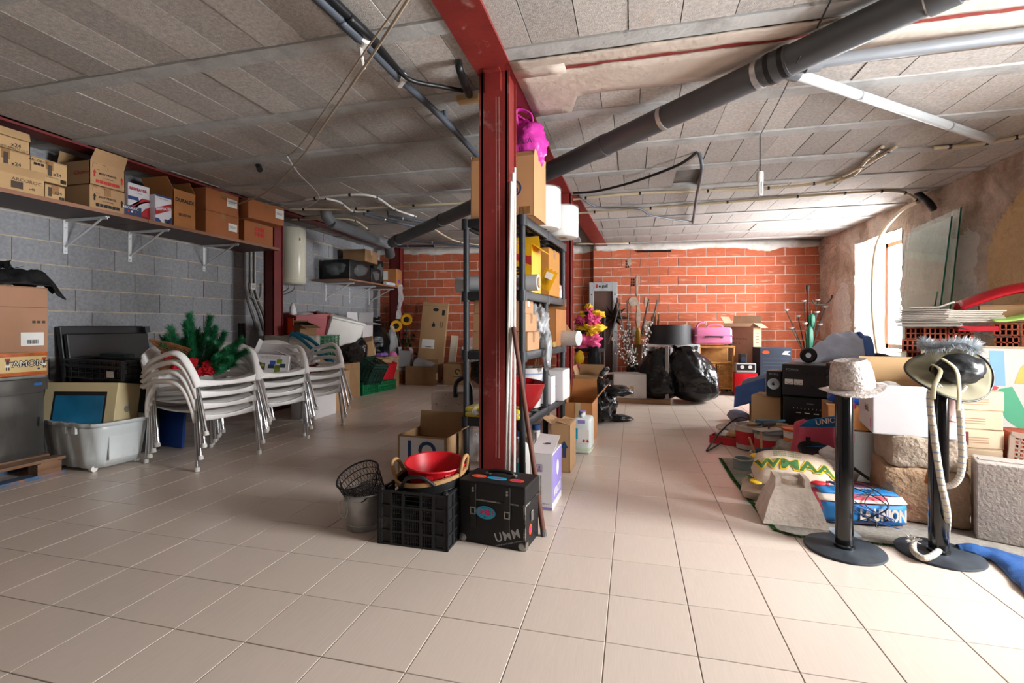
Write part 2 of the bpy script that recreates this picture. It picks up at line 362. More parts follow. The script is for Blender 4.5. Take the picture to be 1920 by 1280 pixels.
# window: wooden frame with two panes of glass
M_WOODF = mat('varnished_window_wood', '#a8673f', .5, var=.2, scale=4, stretch=(1, 1, .15))
M_GLASSC = mat('clear_glass', (1, 1, 1, 1), .0, var=0, alpha=.04, spec=.6)

win = thing('window_1', 'wooden casement window glowing white with daylight', 'window', (XO, 0, 0)); win['kind'] = 'structure'; del win['category']
y0, y1, z0, z1 = WY0 - .03, WY1 - .27, WZ0 + .13, WZ1 - .02
MB().b(0, .03, y0, y0 + .06, z0, z1).b(0, .03, y1 - .06, y1, z0, z1).b(0, .03, y0, y1, z0, z0 + .06).b(0, .03, y0, y1, z1 - .06, z1).b(-.005, .03, (y0 + y1) / 2 - .035, (y0 + y1) / 2 + .035, z0, z1).build('window_frame', M_WOODF, win)
for a, b_ in ((y0 + .06, (y0 + y1) / 2 - .035), ((y0 + y1) / 2 + .035, y1 - .06)): MB().b(.012, .015, a, b_, z0 + .06, z1 - .06).build('pane', M_GLASSC, win)
MB().tube([(-.015, (y0 + y1) / 2, 1.36), (-.05, (y0 + y1) / 2, 1.36), (-.055, (y0 + y1) / 2 + .01, 1.26)], .009).build('handle', mat('grey_metal', '#8b8f92', .35, .9, var=.05), win, label='grey lever handle')
# wall behind the camera
struct('wall_front', MB().b(XL - .3, XR + .3, YF - .3, YF, -.05, 2.65), M_SLAB)

# ceiling: slab, concrete joists across, hollow blocks between them
ceil = struct('ceiling', MB().b(XL - .3, XR + .5, YF - .3, 10.2, HC + .035, HC + .3), M_SLAB, 'beam and block ceiling of bare concrete')
BW, BE = -.885, -.67          # red beam running into depth
JL = [-2.68 + .7045 * k for k in range(17)]           # joists, left bay: ... 2.25 2.95 3.65 ...
JR = [.45, 1.16, 1.87, 2.57] + [3.42 + .7 * k for k in range(9)]
far = MB()
def bay(js, xa, xb, step):
    cnt = 0
    for i, y in enumerate(js):
        MB().b(xa, xb, -.055, .055, -.012, .05).build('joist', M_JOIST, ceil, (0, y, HC))
        if i + 1 < len(js):
            ya, yb = y + .058, js[i + 1] - .058; x = xa - step * random.random()
            while x < xb:
                x0, x1 = max(x + .002, xa), min(x + step - .003, xb)
                if x1 - x0 > .02:
                    xc = (x0 + x1) / 2; yc = (ya + yb) / 2
                    args = (x0 - xc, x1 - xc, ya - yc, yb - yc, 0, .035)
                    dz = random.uniform(-.004, .003)
                    d = -sP * xc + cP * yc; seen = d > .5 and 1.5 < yc < 7.2 and -80 < 960 + FPX * (cP * xc + sP * yc) / d < 2000 and xa > -4.4
                    hole = xa > -1 and ((4.82 < yc < 5.5 and .33 < xc < .56))
                    if hole: pass
                    elif seen: MB().b(*args).build('ceiling_block', M_CEILB, ceil, (xc, yc, HC + dz), (random.uniform(-.006, .006), random.uniform(-.006, .006), 0))
                    else: far.b(x0, x1, ya, yb, HC + dz, HC + .035)
                x += step
bay(JL, -4.37, BW, .25)
bay(JR, BE, XR + .05, .25)
bay(JL, XL, -4.55, .25)
o = far.build('block_field', M_CEILB, ceil); o['kind'] = 'stuff'
# steel: beams and columns
def hsec(mb, x0, x1, y0, y1, z0, z1, t=.012, web='y'):
    mb.b(x0, x1, y0, y0 + t, z0, z1).b(x0, x1, y1 - t, y1, z0, z1).b((x0 + x1) / 2 - t / 2, (x0 + x1) / 2 + t / 2, y0, y1, z0, z1)
one('steel_beam', MB().b(BW, BE, YF, 5.45, HC - .022, HC + .01).b((BW + BE) / 2 - .006, (BW + BE) / 2 + .006, YF, 5.45, HC, HC + .05), M_RED, 'long red steel ceiling beam running above the near column', 'beam')
mb = MB(); mb.add([(-.80, 5.5, HC - .02), (-.60, 5.5, HC - .02), (-.44, 9.12, HC - .02), (-.68, 9.12, HC - .02), (-.80, 5.5, HC + .03), (-.60, 5.5, HC + .03), (-.44, 9.12, HC + .03), (-.68, 9.12, HC + .03)], [(3, 2, 1, 0), (4, 5, 6, 7), (0, 1, 5, 4), (1, 2, 6, 5), (2, 3, 7, 6), (3, 0, 4, 7)])
one('steel_beam', mb, M_RED, 'far red ceiling beam slanting from the second column to the brick wall', 'beam')
one('steel_beam', MB().b(-4.55, -4.37, YF, 8.5, HC - .03, HC - .012).b(-4.47, -4.45, YF, 8.5, HC - .012, HC + .04), M_REDD, 'dark red steel beam along the left wall above the boxes', 'beam')
def column(x0, x1, y0, y1, m, label, cap=True, depth=None):
    t = thing('steel_column', label, 'column', ((x0 + x1) / 2, (y0 + y1) / 2, 0)); w = (x1 - x0) / 2; d = (y1 - y0) / 2
    MB().b(-w, w, -d, -d + .012, 0, HC - .022).b(-w, w, d - .012, d, 0, HC - .022).b(-w + .012, -w + .024, -d, d, 0, HC - .022).b(w - .024, w - .012, -d, d, 0, HC - .022).build('shaft', m, t)
    MB().b(-w - .05, w + .05, -d - .05, d + .05, 0, .012).build('base_plate', m, t)
    return t, w, d
col1, w, d = column(-.872, -.690, 2.70, 2.88, M_RED, 'scratched red steel column in the middle of the room')
MB().b(-.05, .045, -d - .02, -d + .01, 2.43, HC - .022).b(-.05, .045, -d - .055, -d + .01, HC - .034, HC - .022).build('bracket', M_RED, col1)
for x in (.012, .03): MB().tube([(x, -d, .3), (x + .004, -d, 1.2), (x, -d, 2.4)], .0009, 4).build('drip_line', mat('paint_drip', '#b98f88', .6), col1)
column(-.83, -.655, 5.39, 5.56, M_RED, 'red steel column standing behind the black shelf rack')
column(-4.53, -4.37, 5.16, 5.32, M_REDD, 'dark red steel column on the left, beside the water heater')
column(-4.50, -4.27, 8.36, 8.5, M_REDD, 'dark red steel column in the far left corner')
# plastered steel tie across the right bay
mb = MB(); n = 60
def ply(x, k): return [2.63, 2.73, 2.775, 3.10][k] + .02 * noise.noise(Vector((x * 5, k, 1))) + (.0 if k < 3 else .03 * noise.noise(Vector((x * 2, 2, 2))) + (.24 if x < -.38 else 0))
for a, b_ in ((0, 1), (2, 3)):
    mb.grid(lambda s_, t_: (BE + 3.9 * s_, ply(BE + 3.9 * s_, a) * (1 - t_) + ply(BE + 3.9 * s_, b_) * t_, HC - .02 + .006 * noise.noise(Vector((s_ * 40, t_ * 4, a)))), n, 6)
mb.grid(lambda s_, t_: (BE + .3 * s_, 2.7 + .1 * t_, HC - .024), 4, 3)
mb.build('ceiling_plaster', mat('beige_ceiling_plaster', '#c2b4a7', .95, var=.1, scale=5, bump=.6, bscale=25), ceil, smooth=True, solid=.012)
MB().b(BE, XR, 2.70, 2.80, HC - .016, HC - .008).build('tie_flange', M_RED, ceil)
# ================================================================== shared builders for boxes, bags, crates
M_CARD = mat('cardboard', '#a5835e', .85, var=.07, scale=5, stretch=(1, 1, .4), bump=.05, bscale=90)
M_CARD2 = mat('orange_cardboard', '#a8703f', .85, var=.08, scale=5, bump=.05, bscale=90)
M_CARD3 = mat('pale_cardboard', '#b8976c', .85, var=.07, scale=5, bump=.05, bscale=90)
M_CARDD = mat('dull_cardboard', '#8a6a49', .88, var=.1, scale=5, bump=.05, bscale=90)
M_WCARD = mat('white_cardboard', '#d5d2d3', .7, var=.04, scale=5)
M_TAPE = mat('parcel_tape', '#8f6a42', .3, var=.1, scale=9)
M_CTAPE = mat('clear_tape', '#b39b78', .18, var=.1, scale=9)
M_INK = mat('black_ink', '#1c1a1a', .7, var=.1)
M_INKD = mat('faded_ink', '#4a3d33', .8, var=.15)
M_INKR = mat('red_ink', '#b02a26', .7, var=.1)
M_INKB = mat('blue_ink', '#22416f', .7, var=.1)
M_PAPER = mat('white_paper', '#dddcd8', .7, var=.04)
M_BLKP = mat('black_plastic', '#151618', .42, var=.15, scale=8)
M_BAG = mat('black_bin_bag', '#0c0d10', .22, var=.2, scale=8, bump=.55, bscale=16, bdist=.03, detail=6)
M_CLEAR = mat('clear_plastic_film', '#cfd3d6', .12, var=.1, alpha=.34, bump=.8, bscale=22, bdist=.02)
M_ALU = mat('aluminium_tube', '#c4c6c8', .22, 1, var=.06, scale=10)
M_STEELG = mat('galvanised_steel', '#bcbebf', .36, .75, var=.2, scale=14)
M_WHITEP = mat('white_plastic', '#dcdad6', .42, var=.05, scale=4, patch=('#b8b0a6', 3, .6, .85))
M_WPAINT = mat('white_painted_metal', '#d7d9dc', .4, .1, var=.05)
M_SHELFB = mat('dark_wood_veneer', '#4a3428', .5, var=.2, scale=3, stretch=(1, .2, 1))
M_EDGE = mat('veneer_edge', '#8a6048', .5, var=.15, scale=3, stretch=(1, .2, 1))
M_GREENP = mat('green_plastic', '#0f6b3f', .45, var=.15)
M_REDP = mat('red_plastic', '#9c1020', .4, var=.15)
def carton(label, loc, w, d, h, rz=0, m=None, flaps=None, name='cardboard_box', group=None, rot=None, tape='x', cat='box', fl_len=None, tm=None):
    m = m or M_CARD; t = thing(name, label, cat, loc, rz, group, rot); k = .005
    if flaps is None:
        MB().rbox((0, 0, h / 2 - .002), (w, d, h - .004), .004, 1).build('body', m, t)
        if tape == 'y' :
            for s in (-1, 1): MB().box((s * w / 4, 0, h - .001), (w / 2 - .003, d - .002, .004)).build('flap', m, t)
            MB().box((0, 0, h + .0016), (.05, d + .002, .001)).box((0, -d / 2 - .001, h - .035), (.05, .001, .07)).box((0, d / 2 + .001, h - .035), (.05, .001, .07)).build('tape', tm or M_TAPE, t)
        elif tape == 'x':
            for s in (-1, 1): MB().box((0, s * d / 4, h - .001), (w - .002, d / 2 - .003, .004)).build('flap', m, t)
            MB().box((0, 0, h + .0016), (w + .002, .05, .001)).box((w / 2 + .001, 0, h - .035), (.001, .05, .07)).box((-w / 2 - .001, 0, h - .035), (.001, .05, .07)).build('tape', tm or M_TAPE, t)
        return t
    b = MB().b(-w / 2, w / 2, -d / 2, d / 2, 0, k).b(-w / 2, -w / 2 + k, -d / 2, d / 2, 0, h).b(w / 2 - k, w / 2, -d / 2, d / 2, 0, h).b(-w / 2, w / 2, -d / 2, -d / 2 + k, 0, h).b(-w / 2, w / 2, d / 2 - k, d / 2, 0, h)
    b.build('body', m, t)
    F = fl_len or min(w, d) * .5
    for side, a in flaps.items():
        a = R(a); c_, s_ = cos(a) * F, sin(a) * F; th = .004
        if side in ('front', 'back'):
            q = -1 if side == 'front' else 1; y = q * (d / 2 - .002)
            vs = [(-w / 2 + .004, y, h), (w / 2 - .004, y, h), (w / 2 - .012, y - q * c_, h + s_), (-w / 2 + .012, y - q * c_, h + s_)]
        else:
            q = -1 if side == 'left' else 1; x = q * (w / 2 - .002)
            vs = [(x, -d / 2 + .004, h), (x, d / 2 - .004, h), (x - q * c_, d / 2 - .012, h + s_), (x - q * c_, -d / 2 + .012, h + s_)]
        MB().add(vs, [(0, 1, 2, 3)]).build('flap', m, t, solid=th)
    return t
def barcode(parent, loc, face, w=.06, h=.03, m=None, n=11):
    mb = MB(); x = -w / 2
    for i in range(n):
        bw = w / n * random.uniform(.3, .75); mb.box((x + bw / 2, 0, .0006), (bw, h, .0008)); x += w / n
    return mb.build('barcode', m or M_INK, parent, loc, FACE[face].to_euler())
def arrow(parent, loc, face, h=.06, m=None, w=None, roll=0):
    w = w or h * .45; p = [(-w * .22, -h / 2), (w * .22, -h / 2), (w * .22, h * .08), (w / 2, h * .08), (0, h / 2), (-w / 2, h * .08), (-w * .22, h * .08)]
    return decal('arrow_mark', 0, 0, m or M_INK, parent, loc, face, roll, poly=p)
def pictos(parent, loc, face, n, s, m, gap=1.25):
    ax = {'front': Vector((1, 0, 0)), 'right': Vector((0, 1, 0)), 'left': Vector((0, -1, 0))}[face]
    for i in range(n):
        o = decal('handling_symbol', s, s, m, parent, Vector(loc) + ax * (i - (n - 1) / 2) * s * gap, face)
def crate(label, loc, w, d, h, m, rz=0, rot=None, nx=6, nz=4, solid_=False, cat='crate', name='plastic_crate', group=None, grip=True, rib=.006, taper=.94):
    """open slatted plastic crate: rim, lattice walls as bars, base"""
    t = thing(name, label, cat, loc, rz, group, rot); T = .008
    rim = MB()
    for z, e in ((h, .012), (h - .045, .006)):
        for s in (-1, 1): rim.box((0, s * (d / 2 - .004), z - .008), (w + e, .016 + e * .5, .016)).box((s * (w / 2 - .004), 0, z - .008), (.016 + e * .5, d + e, .016))
    rim.build('rim', m, t)
    MB().b(-w / 2 * taper, w / 2 * taper, -d / 2 * taper, d / 2 * taper, 0, .01).build('base', m, t)
    for side in range(4):
        mb = MB(); L_ = w if side < 2 else d; off = (d if side < 2 else w) / 2 - .006
        mb.T = Matrix.Rotation((0, pi, pi / 2, -pi / 2)[side], 4, 'Z') @ Matrix.Translation((0, -off, 0))
        if solid_: mb.b(-L_ / 2, L_ / 2, 0, T, 0, h - .01)
        else:
            n = max(2, round(L_ / w * nx))
            for i in range(n + 1):
                x = -L_ / 2 + L_ * i / n; mb.box((x, T / 2, h / 2), (rib * 1.6, T * 1.5, h))
            for i in range(n * 3 + 1):
                x = -L_ / 2 + L_ * i / (n * 3); mb.box((x, T / 2, h / 2), (rib * .55, T * .7, h * .98))
            for j in range(nz + 1): mb.box((0, T / 2, .012 + (h - .04) * j / nz), (L_, T * 1.2, rib * 1.2))
            for j in range(nz * 3): mb.box((0, T / 2, .012 + (h - .04) * j / (nz * 3)), (L_, T * .6, rib * .5))
        mb.build('side_panel', m, t)
    return t
def binbag(label, loc, w, d, h, seed=1, m=None, lean=(0, 0), neck=.12, group=None, cat='bag', rz=0, name='bin_bag', n=56, rings=40):
    t = thing(name, label, cat, loc, rz, group); mb = MB(); prof = []
    def fn(a, t_):
        z = t_; b = sin(min(1, z / .18) * pi / 2) ** .6 * .92 if z < .18 else 1 - .75 * max(0, (z - .55) / .45) ** 1.6 - .08 * (z - .18)
        if z > .92: b = neck + .10 * (z - .92) / .08
        th = 2 * pi * a; p = Vector((cos(th) * 1.3, sin(th) * 1.3, z * 2.2 + seed * 9))
        b *= 1 + .16 * noise.noise(p) + .10 * noise.noise(p * 2.3) + .07 * (abs(noise.noise(p * 4.5)) - .2)
        b *= 1 + .10 * z * sin(th * 9 + 3 * noise.noise(p * 1.5)) * max(0, z - .35)
        zz = z * h * (1 + .05 * noise.noise(p * 2))
        return (cos(th) * b * w / 2 + lean[0] * z ** 1.5, sin(th) * b * d / 2 + lean[1] * z ** 1.5, max(0, zz))
    mb.grid(fn, n, rings, wrapu=True); mb.add([fn(i / n, 0) for i in range(n)], [tuple(range(n - 1, -1, -1))])
    mb.build('bag_body', m or M_BAG, t, smooth=True)
    return t
# ================================================================== LEFT WALL SHELF AND ITS BOXES
SZ = 2.04; SX = -4.33
for (y0, y1, lab) in ((1.2, 3.47, 'nearer dark veneer shelf board on the left wall, under the brown cartons'), (3.475, 5.16, 'farther dark veneer shelf board on the left wall, ending at the red column')):
    t = thing('wall_shelf', lab, 'shelf', (0, y0, SZ))
    MB().b(XL, SX + .03, 0, y1 - y0, -.03, 0).build('board', M_SHELFB, t); MB().b(SX + .03, SX + .034, 0, y1 - y0, -.03, 0).build('edge_band', M_EDGE, t)
def bracket(loc, arm, drop, label, group='white shelf brackets'):
    t = thing('shelf_bracket', label, 'bracket', loc)
    MB().b(0, .006, -.017, .017, -drop, -.003).build('upright', M_WPAINT, t)
    MB().b(0, arm, -.017, .017, -.008, -.002).b(0, arm, -.003, .003, -.025, -.004).build('arm', M_WPAINT, t)
    MB().tube([(.006, 0, -drop + .06), (arm * .86, 0, -.02)], .009, 6).build('strut', M_WPAINT, t)
    for z in (-.03, -.075, -drop + .02): MB().tube([(.005, 0, z), (.011, 0, z)], .008, 8).build('screw', M_STEELG, t)
for i, y in enumerate((3.18, 3.745, 4.603)):
    bracket((XL, y, SZ - .03), .49, .305, 'white steel bracket under the long shelf, ' + ['below the fragile cartons', 'the middle one of three', 'nearest the red column'][i])
def sbox(label, u0, u1, z0, h, dep, X=SX, **k):
    y0, y1 = YX(u0, X), YX(u1, X); return carton(label, (X - dep / 2, (y0 + y1) / 2, z0), dep, y1 - y0, h, **k)
# six glass cartons at the far left
b = sbox('pale open glassware carton with long front flap at the lower left of the shelf', -70, 84, SZ, .125, .42, m=M_CARD3, flaps={'right': 130, 'left': 4}, fl_len=.06)
text('ARCOROC', .034, M_INKD, b, (.212, .12, .09), 'right', sx=1.1); text('x48', .025, M_INKD, b, (.212, .15, .04), 'right')
decal('print_frame', .07, .05, M_INKD, b, (.212, .06, .05), 'right')
b = sbox('pale glassware carton marked x24, lowest, beside the fragile cartons', 84, 122, SZ, .115, .4, m=M_CARD3, X=SX - .02)
text('x24', .034, M_INK, b, (.202, .02, .06), 'right'); barcode(b, (.202, .045, .022), 'right', .035, .025); decal('tape', .022, .07, M_INKD, b, (.202, -.035, .06), 'right')
z = SZ + .126
b = sbox('pale glassware carton marked x24 in the middle row at the frame edge', -40, 57, z, .165, .4, m=M_CARD3)
text('x24', .038, M_INK, b, (.203, .06, .07), 'right'); barcode(b, (.203, .1, .025), 'right', .045, .03); decal('tape', .025, .08, M_INKD, b, (.203, 0, .1), 'right'); text('BUENOS AIRES 30 CL', .013, M_INK, b, (.203, .0, .045), 'right')
b = sbox('pale glassware carton marked x24 touching the fragile cartons', 58, 126, z, .165, .4, m=M_CARD3)
text('x24', .038, M_INK, b, (.203, .05, .07), 'right'); barcode(b, (.203, .09, .025), 'right', .04, .03); decal('tape', .025, .08, M_INKD, b, (.203, 0, .09), 'right')
text('ARCOROC', .025, M_INK, b, (.203, -.07, .14), 'right'); pictos(b, (.203, -.07, .115), 'right', 3, .018, M_INK); text('BUENOS AIRES 31 CL', .012, M_INK, b, (.203, .0, .04), 'right')
b = sbox('pale open carton marked x24 on top of the row at the frame edge', -40, 56, z + .166, .15, .36, m=M_CARD3, flaps={'right': 245, 'left': 80, 'front': 150}, fl_len=.07)
text('x24', .04, M_INK, b, (.183, .06, .04), 'right'); text('BUENOS AIRES 31 CL T', .02, M_INK, b, (.183, .03, .015), 'right')
for i, (lab, z0, ink, fl_) in enumerate((('brown fragile goods carton with black print, on the shelf board', SZ, M_INK, None), ('open fragile goods carton with red print and raised flaps, upper one', SZ + .197, M_INKR, {'left': 80, 'right': 118, 'back': 100, 'front': 20}))):
    b = sbox(lab, 168, 234, z0, .195, .37, m=M_CARD, flaps=fl_, fl_len=.11); x = .187; h = .195
    text('MUY FRAGIL', .025, M_INK, b, (x, .0, .105), 'right', bold=.0005); text('H.A.S. VERRERIES', .012, M_INK, b, (x, .0, .075), 'right')
    pictos(b, (x, .0, .038), 'right', 6, .026, ink); arrow(b, (x, -.105, .1), 'right', .06, ink); arrow(b, (x, .115, .09), 'right', .06, ink)
    for (yy, zz, w_, h_) in ((-.1, .182, .03, .002), (-.03, .182, .03, .002), (-.118, .16, .002, .03), (-.0, .16, .002, .03), (-.08, .135, .03, .002)): decal('print_frame', w_, h_, M_INK, b, (x, yy, zz), 'right')
    if i: text('Chupito', .05, M_INKR, b, (.1, -.146, .10), 'front', shear=.2)
M_GINW = mat('gin_carton_white', '#cfcdd2', .45, var=.05); M_GINR = mat('gin_red', '#a51220', .45, var=.08); M_GINB = mat('gin_blue', '#1d3a72', .45, var=.08)
def gin(lab, u0, u1, h, z0, X, big):
    b = sbox(lab, u0, u1, z0, h, .3, m=M_GINW, X=X, tape='', name='gin_box'); y = (YX(u1, X) - YX(u0, X)) / 2; x = .152
    P_ = lambda pts, m_, dx=0: decal('printed_stripe', 0, 0, m_, b, (x - .0005 + dx, 0, 0), 'right', poly=pts)
    if big:
        P_([(-y, h * .62), (-y * .1, h * .62), (0, h * .52), (-y, h * .52)], M_GINB); P_([(y, h * .62), (y * .3, h * .62), (-y, h * .12), (-y, h * .3), (y * .5, h * .55), (y, h * .56)], M_GINR)
        P_([(-y * .3, h * .02), (y, h * .02), (y, h * .42), (y * .6, h * .36)], M_GINR); P_([(-y * .9, 0), (-y * .2, 0), (-y * .6, h * .1), (-y * .9, h * .1)], M_GINB)
        text('BEEFEATER', .034, M_GINR, b, (x + .001, -.01, h * .83), 'right', bold=.0012, sx=.95); text('LONDON', .012, M_INK, b, (x + .001, 0, h * .73), 'right'); text('BEEFEATER', .03, M_GINW, b, (x + .0016, .02, h * .33), 'right', roll=.42, bold=.001)
        barcode(b, (x + .001, y * .5, h * .06), 'right', .05, .03)
    else:
        P_([(-y, h * .99), (y, h * .99), (y, h * .93), (-y * .9, h * .93)], M_GINB); P_([(-y, h * .25), (y, h * .55), (y, h * .78), (-y, h * .5)], M_GINR); P_([(-y, h * .02), (-y * .2, h * .02), (-y * .6, h * .16), (-y, h * .16)], M_GINB); P_([(y * .2, h * .02), (y, h * .02), (y, h * .3), (y * .5, h * .14)], M_GINB)
        text('BEEFEATER', .036, M_GINW, b, (x + .0014, 0, h * .52), 'right', roll=.2, bold=.0012, sx=.9); text('LONDON', .012, M_GINW, b, (x + .0014, .02, h * .41), 'right', roll=.2); text('BEST WE EVER', .013, M_INK, b, (x + .001, 0, h * .86), 'right'); barcode(b, (x + .001, y * .4, h * .1), 'right', .05, .035)
    return b
gin('tall white red and blue gin carton behind the small blue box', 240, 281, .325, SZ, SX - .06, 1)
gin('shorter gin carton with diagonal red banner beside the small blue box', 291, 322, .265, SZ, SX, 0)
b = sbox('small dark blue glassware box in front of the tall gin carton', 232, 266, SZ, .1, .055, m=mat('dark_blue_card', '#1c3559', .5, var=.06), X=SX + .0, tape='', name='glassware_box')
text('ARCOROC', .028, M_PAPER, b, (.029, -.02, .075), 'right', bold=.0006); decal('red_stripe', .16, .006, M_INKR, b, (.029, 0, .008), 'right')
for k in range(3): decal('printed_glass', .016, .016, M_PAPER if k % 2 else M_INKR, b, (.029, -.04 + k * .03, .045), 'right')
b = sbox('brown carton with two lines of black capitals and open top flaps', 325, 367, SZ, .365, .34, m=M_CARD2, flaps={'front': 120, 'back': 60, 'left': 110}, fl_len=.12); text('DURALEX', .047, M_INK, b, (.172, 0, .265), 'right', bold=.0015); text('SEGOVIA', .034, M_INK, b, (.172, 0, .125), 'right', bold=.0008)
M_CARD4 = mat('reddish_cardboard', '#9c6038', .85, var=.08, scale=5, bump=.05, bscale=90)
def label_(b, x, y, z, w=.08, h=.055):
    decal('shipping_label', w, h, M_PAPER, b, (x, y, z), 'right')
    for k in range(3): decal('label_print', w * .7, .003, M_INKD, b, (x + .0013, y - .004, z + .012 - k * .01), 'right')
b = sbox('lower of two plain orange cartons with white labels on the shelf', 386, 448, SZ, .245, .38, m=M_CARD4); label_(b, .192, .13, .12, .12, .085)
b = sbox('upper of two plain orange cartons with white labels on the shelf', 386, 448, SZ + .248, .235, .38, m=M_CARD4); label_(b, .192, .12, .14, .14, .09)
b = sbox('small orange carton with red printed squares at the shelf end', 458, 512, SZ, .255, .36, m=M_CARD4, X=SX - .02)
for i in range(2):
    for j in range(3): decal('handling_symbol', .045, .045, M_INKR, b, (.182, -.05 + j * .055, .12 + i * .06), 'right')
b = carton('orange carton lying across the end of the shelf with overhanging label end', (SX - .08, 4.86, SZ + .257), .42, .52, .22, rz=-.1, m=M_CARD4); label_(b, .212, .19, .13, .13, .11)
# water heater
t = thing('water_heater', 'cream cylindrical electric water heater hung on the block wall', 'water heater', (-4.63, 5.80, 1.64))
M_HEAT = mat('cream_enamel', '#d3d2bf', .28, var=.03, scale=2)
MB().lathe([(.02, .01), (.15, .0), (.175, .012), (.19, .04), (.19, .755), (.175, .785), (.1, .8), (.01, .805)], 40).build('tank', M_HEAT, t, smooth=40)
MB().lathe([(.1915, 0), (.1925, .004), (.1915, .008)], 40, (0, 0, .065), cap=False).build('seam', M_HEAT, t, smooth=True)
decal('rating_plate', .035, .035, mat('plate_brown', '#8a6a52', .5), t, (.19 * cos(-.28), .19 * sin(-.28), .62), 'right', 0)
MB().b(-.245, -.17, -.05, .05, .15, .2).b(-.245, -.17, -.05, .05, .6, .65).build('wall_mount', M_STEELG, t)
for y in (-.06, .06): MB().tube(spline([(0, y, .01), (0, y, -.05), (-.08, y, -.1), (-.22, y * 1.2, -.14)]), .008, 6).build('hose', M_STEELG, t)
# ================================================================== LEFT FLOOR: steel cabinet, cartons, crates
# pallet
M_PAL = mat('pallet_wood', '#7a5a43', .9, var=.3, scale=4, stretch=(6, .6, 6), bump=.3, bscale=40, patch=('#8a8078', 3, .5, .8)); M_PALB = mat('blue_painted_pallet_wood', '#3f5e7c', .8, var=.2, scale=6, patch=('#93603c', 7, .45, .6))
t = thing('pallet', 'weathered wooden pallet with blue painted block at the left edge', 'pallet', (-3.99, 2.61, 0), R(-3))
for i, x in enumerate((-.05, -.23, -.41, -.60, -.78)): MB().box((x, -.5, .118), (.11 if i else .1, 1.0, .02)).build('plank', M_PAL, t)
for x in (-.06, -.42, -.77):
    for y in (-.09, -.5, -.9): MB().box((x, y, .062), (.1, .14, .078)).build('block', [M_PAL, M_PALB][x > -.1 and y > -.2] if False else M_PAL, t)
    MB().box((x, -.5, .012), (.1, 1.0, .022)).build('bottom_board', M_PALB, t)
for y in (-.09, -.5, -.9): MB().box((-.41, y, .104), (.8, .1, .008)).build('cross_board', M_PAL, t)
one('plastic_scrap', MB().b(-.05, .05, -.09, .09, 0, .006), mat('lime_plastic', '#3fae2a', .4), 'bright green plastic scrap lying on the pallet', 'plastic', (-4.50, 2.45, .129), .2)
# stainless cabinet
M_SS = mat('scuffed_stainless', '#6f6d69', .33, .9, var=.25, scale=4, stretch=(1, 1, .4), patch=('#4a4542', 3, .5, .8))
cx, cy = -4.375, 2.47
t = thing('steel_cabinet', 'scuffed stainless steel cabinet standing behind the pallet', 'cabinet', (cx, cy, 0))
MB().b(-.47, .16, -.145, .145, .13, .60).build('body', M_SS, t)
MB().b(-.48, .175, -.16, .16, .60, .685).build('top', M_SS, t)
d_ = MB().b(.16, .172, -.135, .135, .17, .58).build('door', M_SS, t); MB().tube([(.172, .1, .40), (.195, .1, .40), (.195, .1, .34), (.172, .1, .34)], .006, 6).build('handle', M_SS, d_)
MB().b(-.34, .14, -.157, -.145, .16, .57).build('front_panel', M_SS, t)
decal('blue_sticker', .05, .02, mat('sticker_blue', '#2b5d9c', .4), t, (.176, .1, .645), 'right')
one('metal_rod', MB().tube([(0, -.35, 0), (0, .14, 0)], .011, 8), M_STEELG, 'thin grey metal rod lying on the steel cabinet', 'rod', (-4.215, 2.48, .697), 0)
# AMON box and the big carton
M_AMON = mat('parchment_print', '#c9ad78', .4, var=.12, scale=9); M_AMONB = mat('orange_border_print', '#b0561c', .4, var=.25, scale=30)
zt = .709
t = thing('incense_box', 'parchment coloured printed box with Egyptian figures on the steel cabinet', 'box', (-4.325, 2.515, zt), R(-3)); w, d, h = .17, .275, .165
MB().rbox((0, 0, h / 2), (w, d, h), .006, 1).build('body', M_AMON, t); k_ = .165 / .19
for z in (.014, h - .014): MB().b(-w / 2 - .0015, w / 2 + .0015, -d / 2 - .0015, d / 2 + .0015, z - .013, z + .013).build('border_band', M_AMONB, t)
text('AMON', .06, M_INK, t, (w / 2 + .0012, .025, .085), 'right', bold=.004); text('AMON', .06, mat('pale_print', '#d9d3c5', .5), t, (w / 2 + .002, .025, .085), 'right', bold=-.0005)
M_FIGR = mat('figure_red', '#a3341f', .5); M_FIGB = mat('figure_dark', '#3a2a22', .5)
for y, s in ((-.092, .75), (.118, .6)):
    for (dy, dz, ww, hh, m_) in ((0, .13, .04, .028, M_FIGR), (0, .1, .022, .05, M_FIGB), (0, .068, .035, .03, M_PAPER), (-.008, .04, .008, .03, M_FIGB), (.01, .04, .008, .03, M_FIGB), (.028, .105, .04, .008, M_FIGB)):
        decal('printed_figure', ww * s, hh * s, m_, t, (w / 2 + .0012, y + dy * s, .03 + dz * .68), 'right')
text('AMON', .05, M_INK, t, (.02, -d / 2 - .0012, .085), 'front', bold=.002)
decal('blue_mark', .02, .016, M_INKB, t, (w / 2 + .0015, .085, .045), 'right', poly=disc(.008, .007))
b = carton('large tall brown carton with a white label behind the Egyptian printed box', (-4.635, 2.52, .687), .41, .52, .675, m=mat('tan_cardboard', '#a67d62', .85, var=.05, scale=4), tape='y', rz=R(-3))
decal('shipping_label', .14, .1, M_PAPER, b, (.207, .16, .28), 'right'); barcode(b, (.2085, .165, .26), 'right', .07, .03); pictos(b, (.207, .2, .41), 'right', 3, .02, M_INKD, 1.5); decal('panel_crease', .52, .003, M_INKD, b, (.2065, 0, .52), 'right')
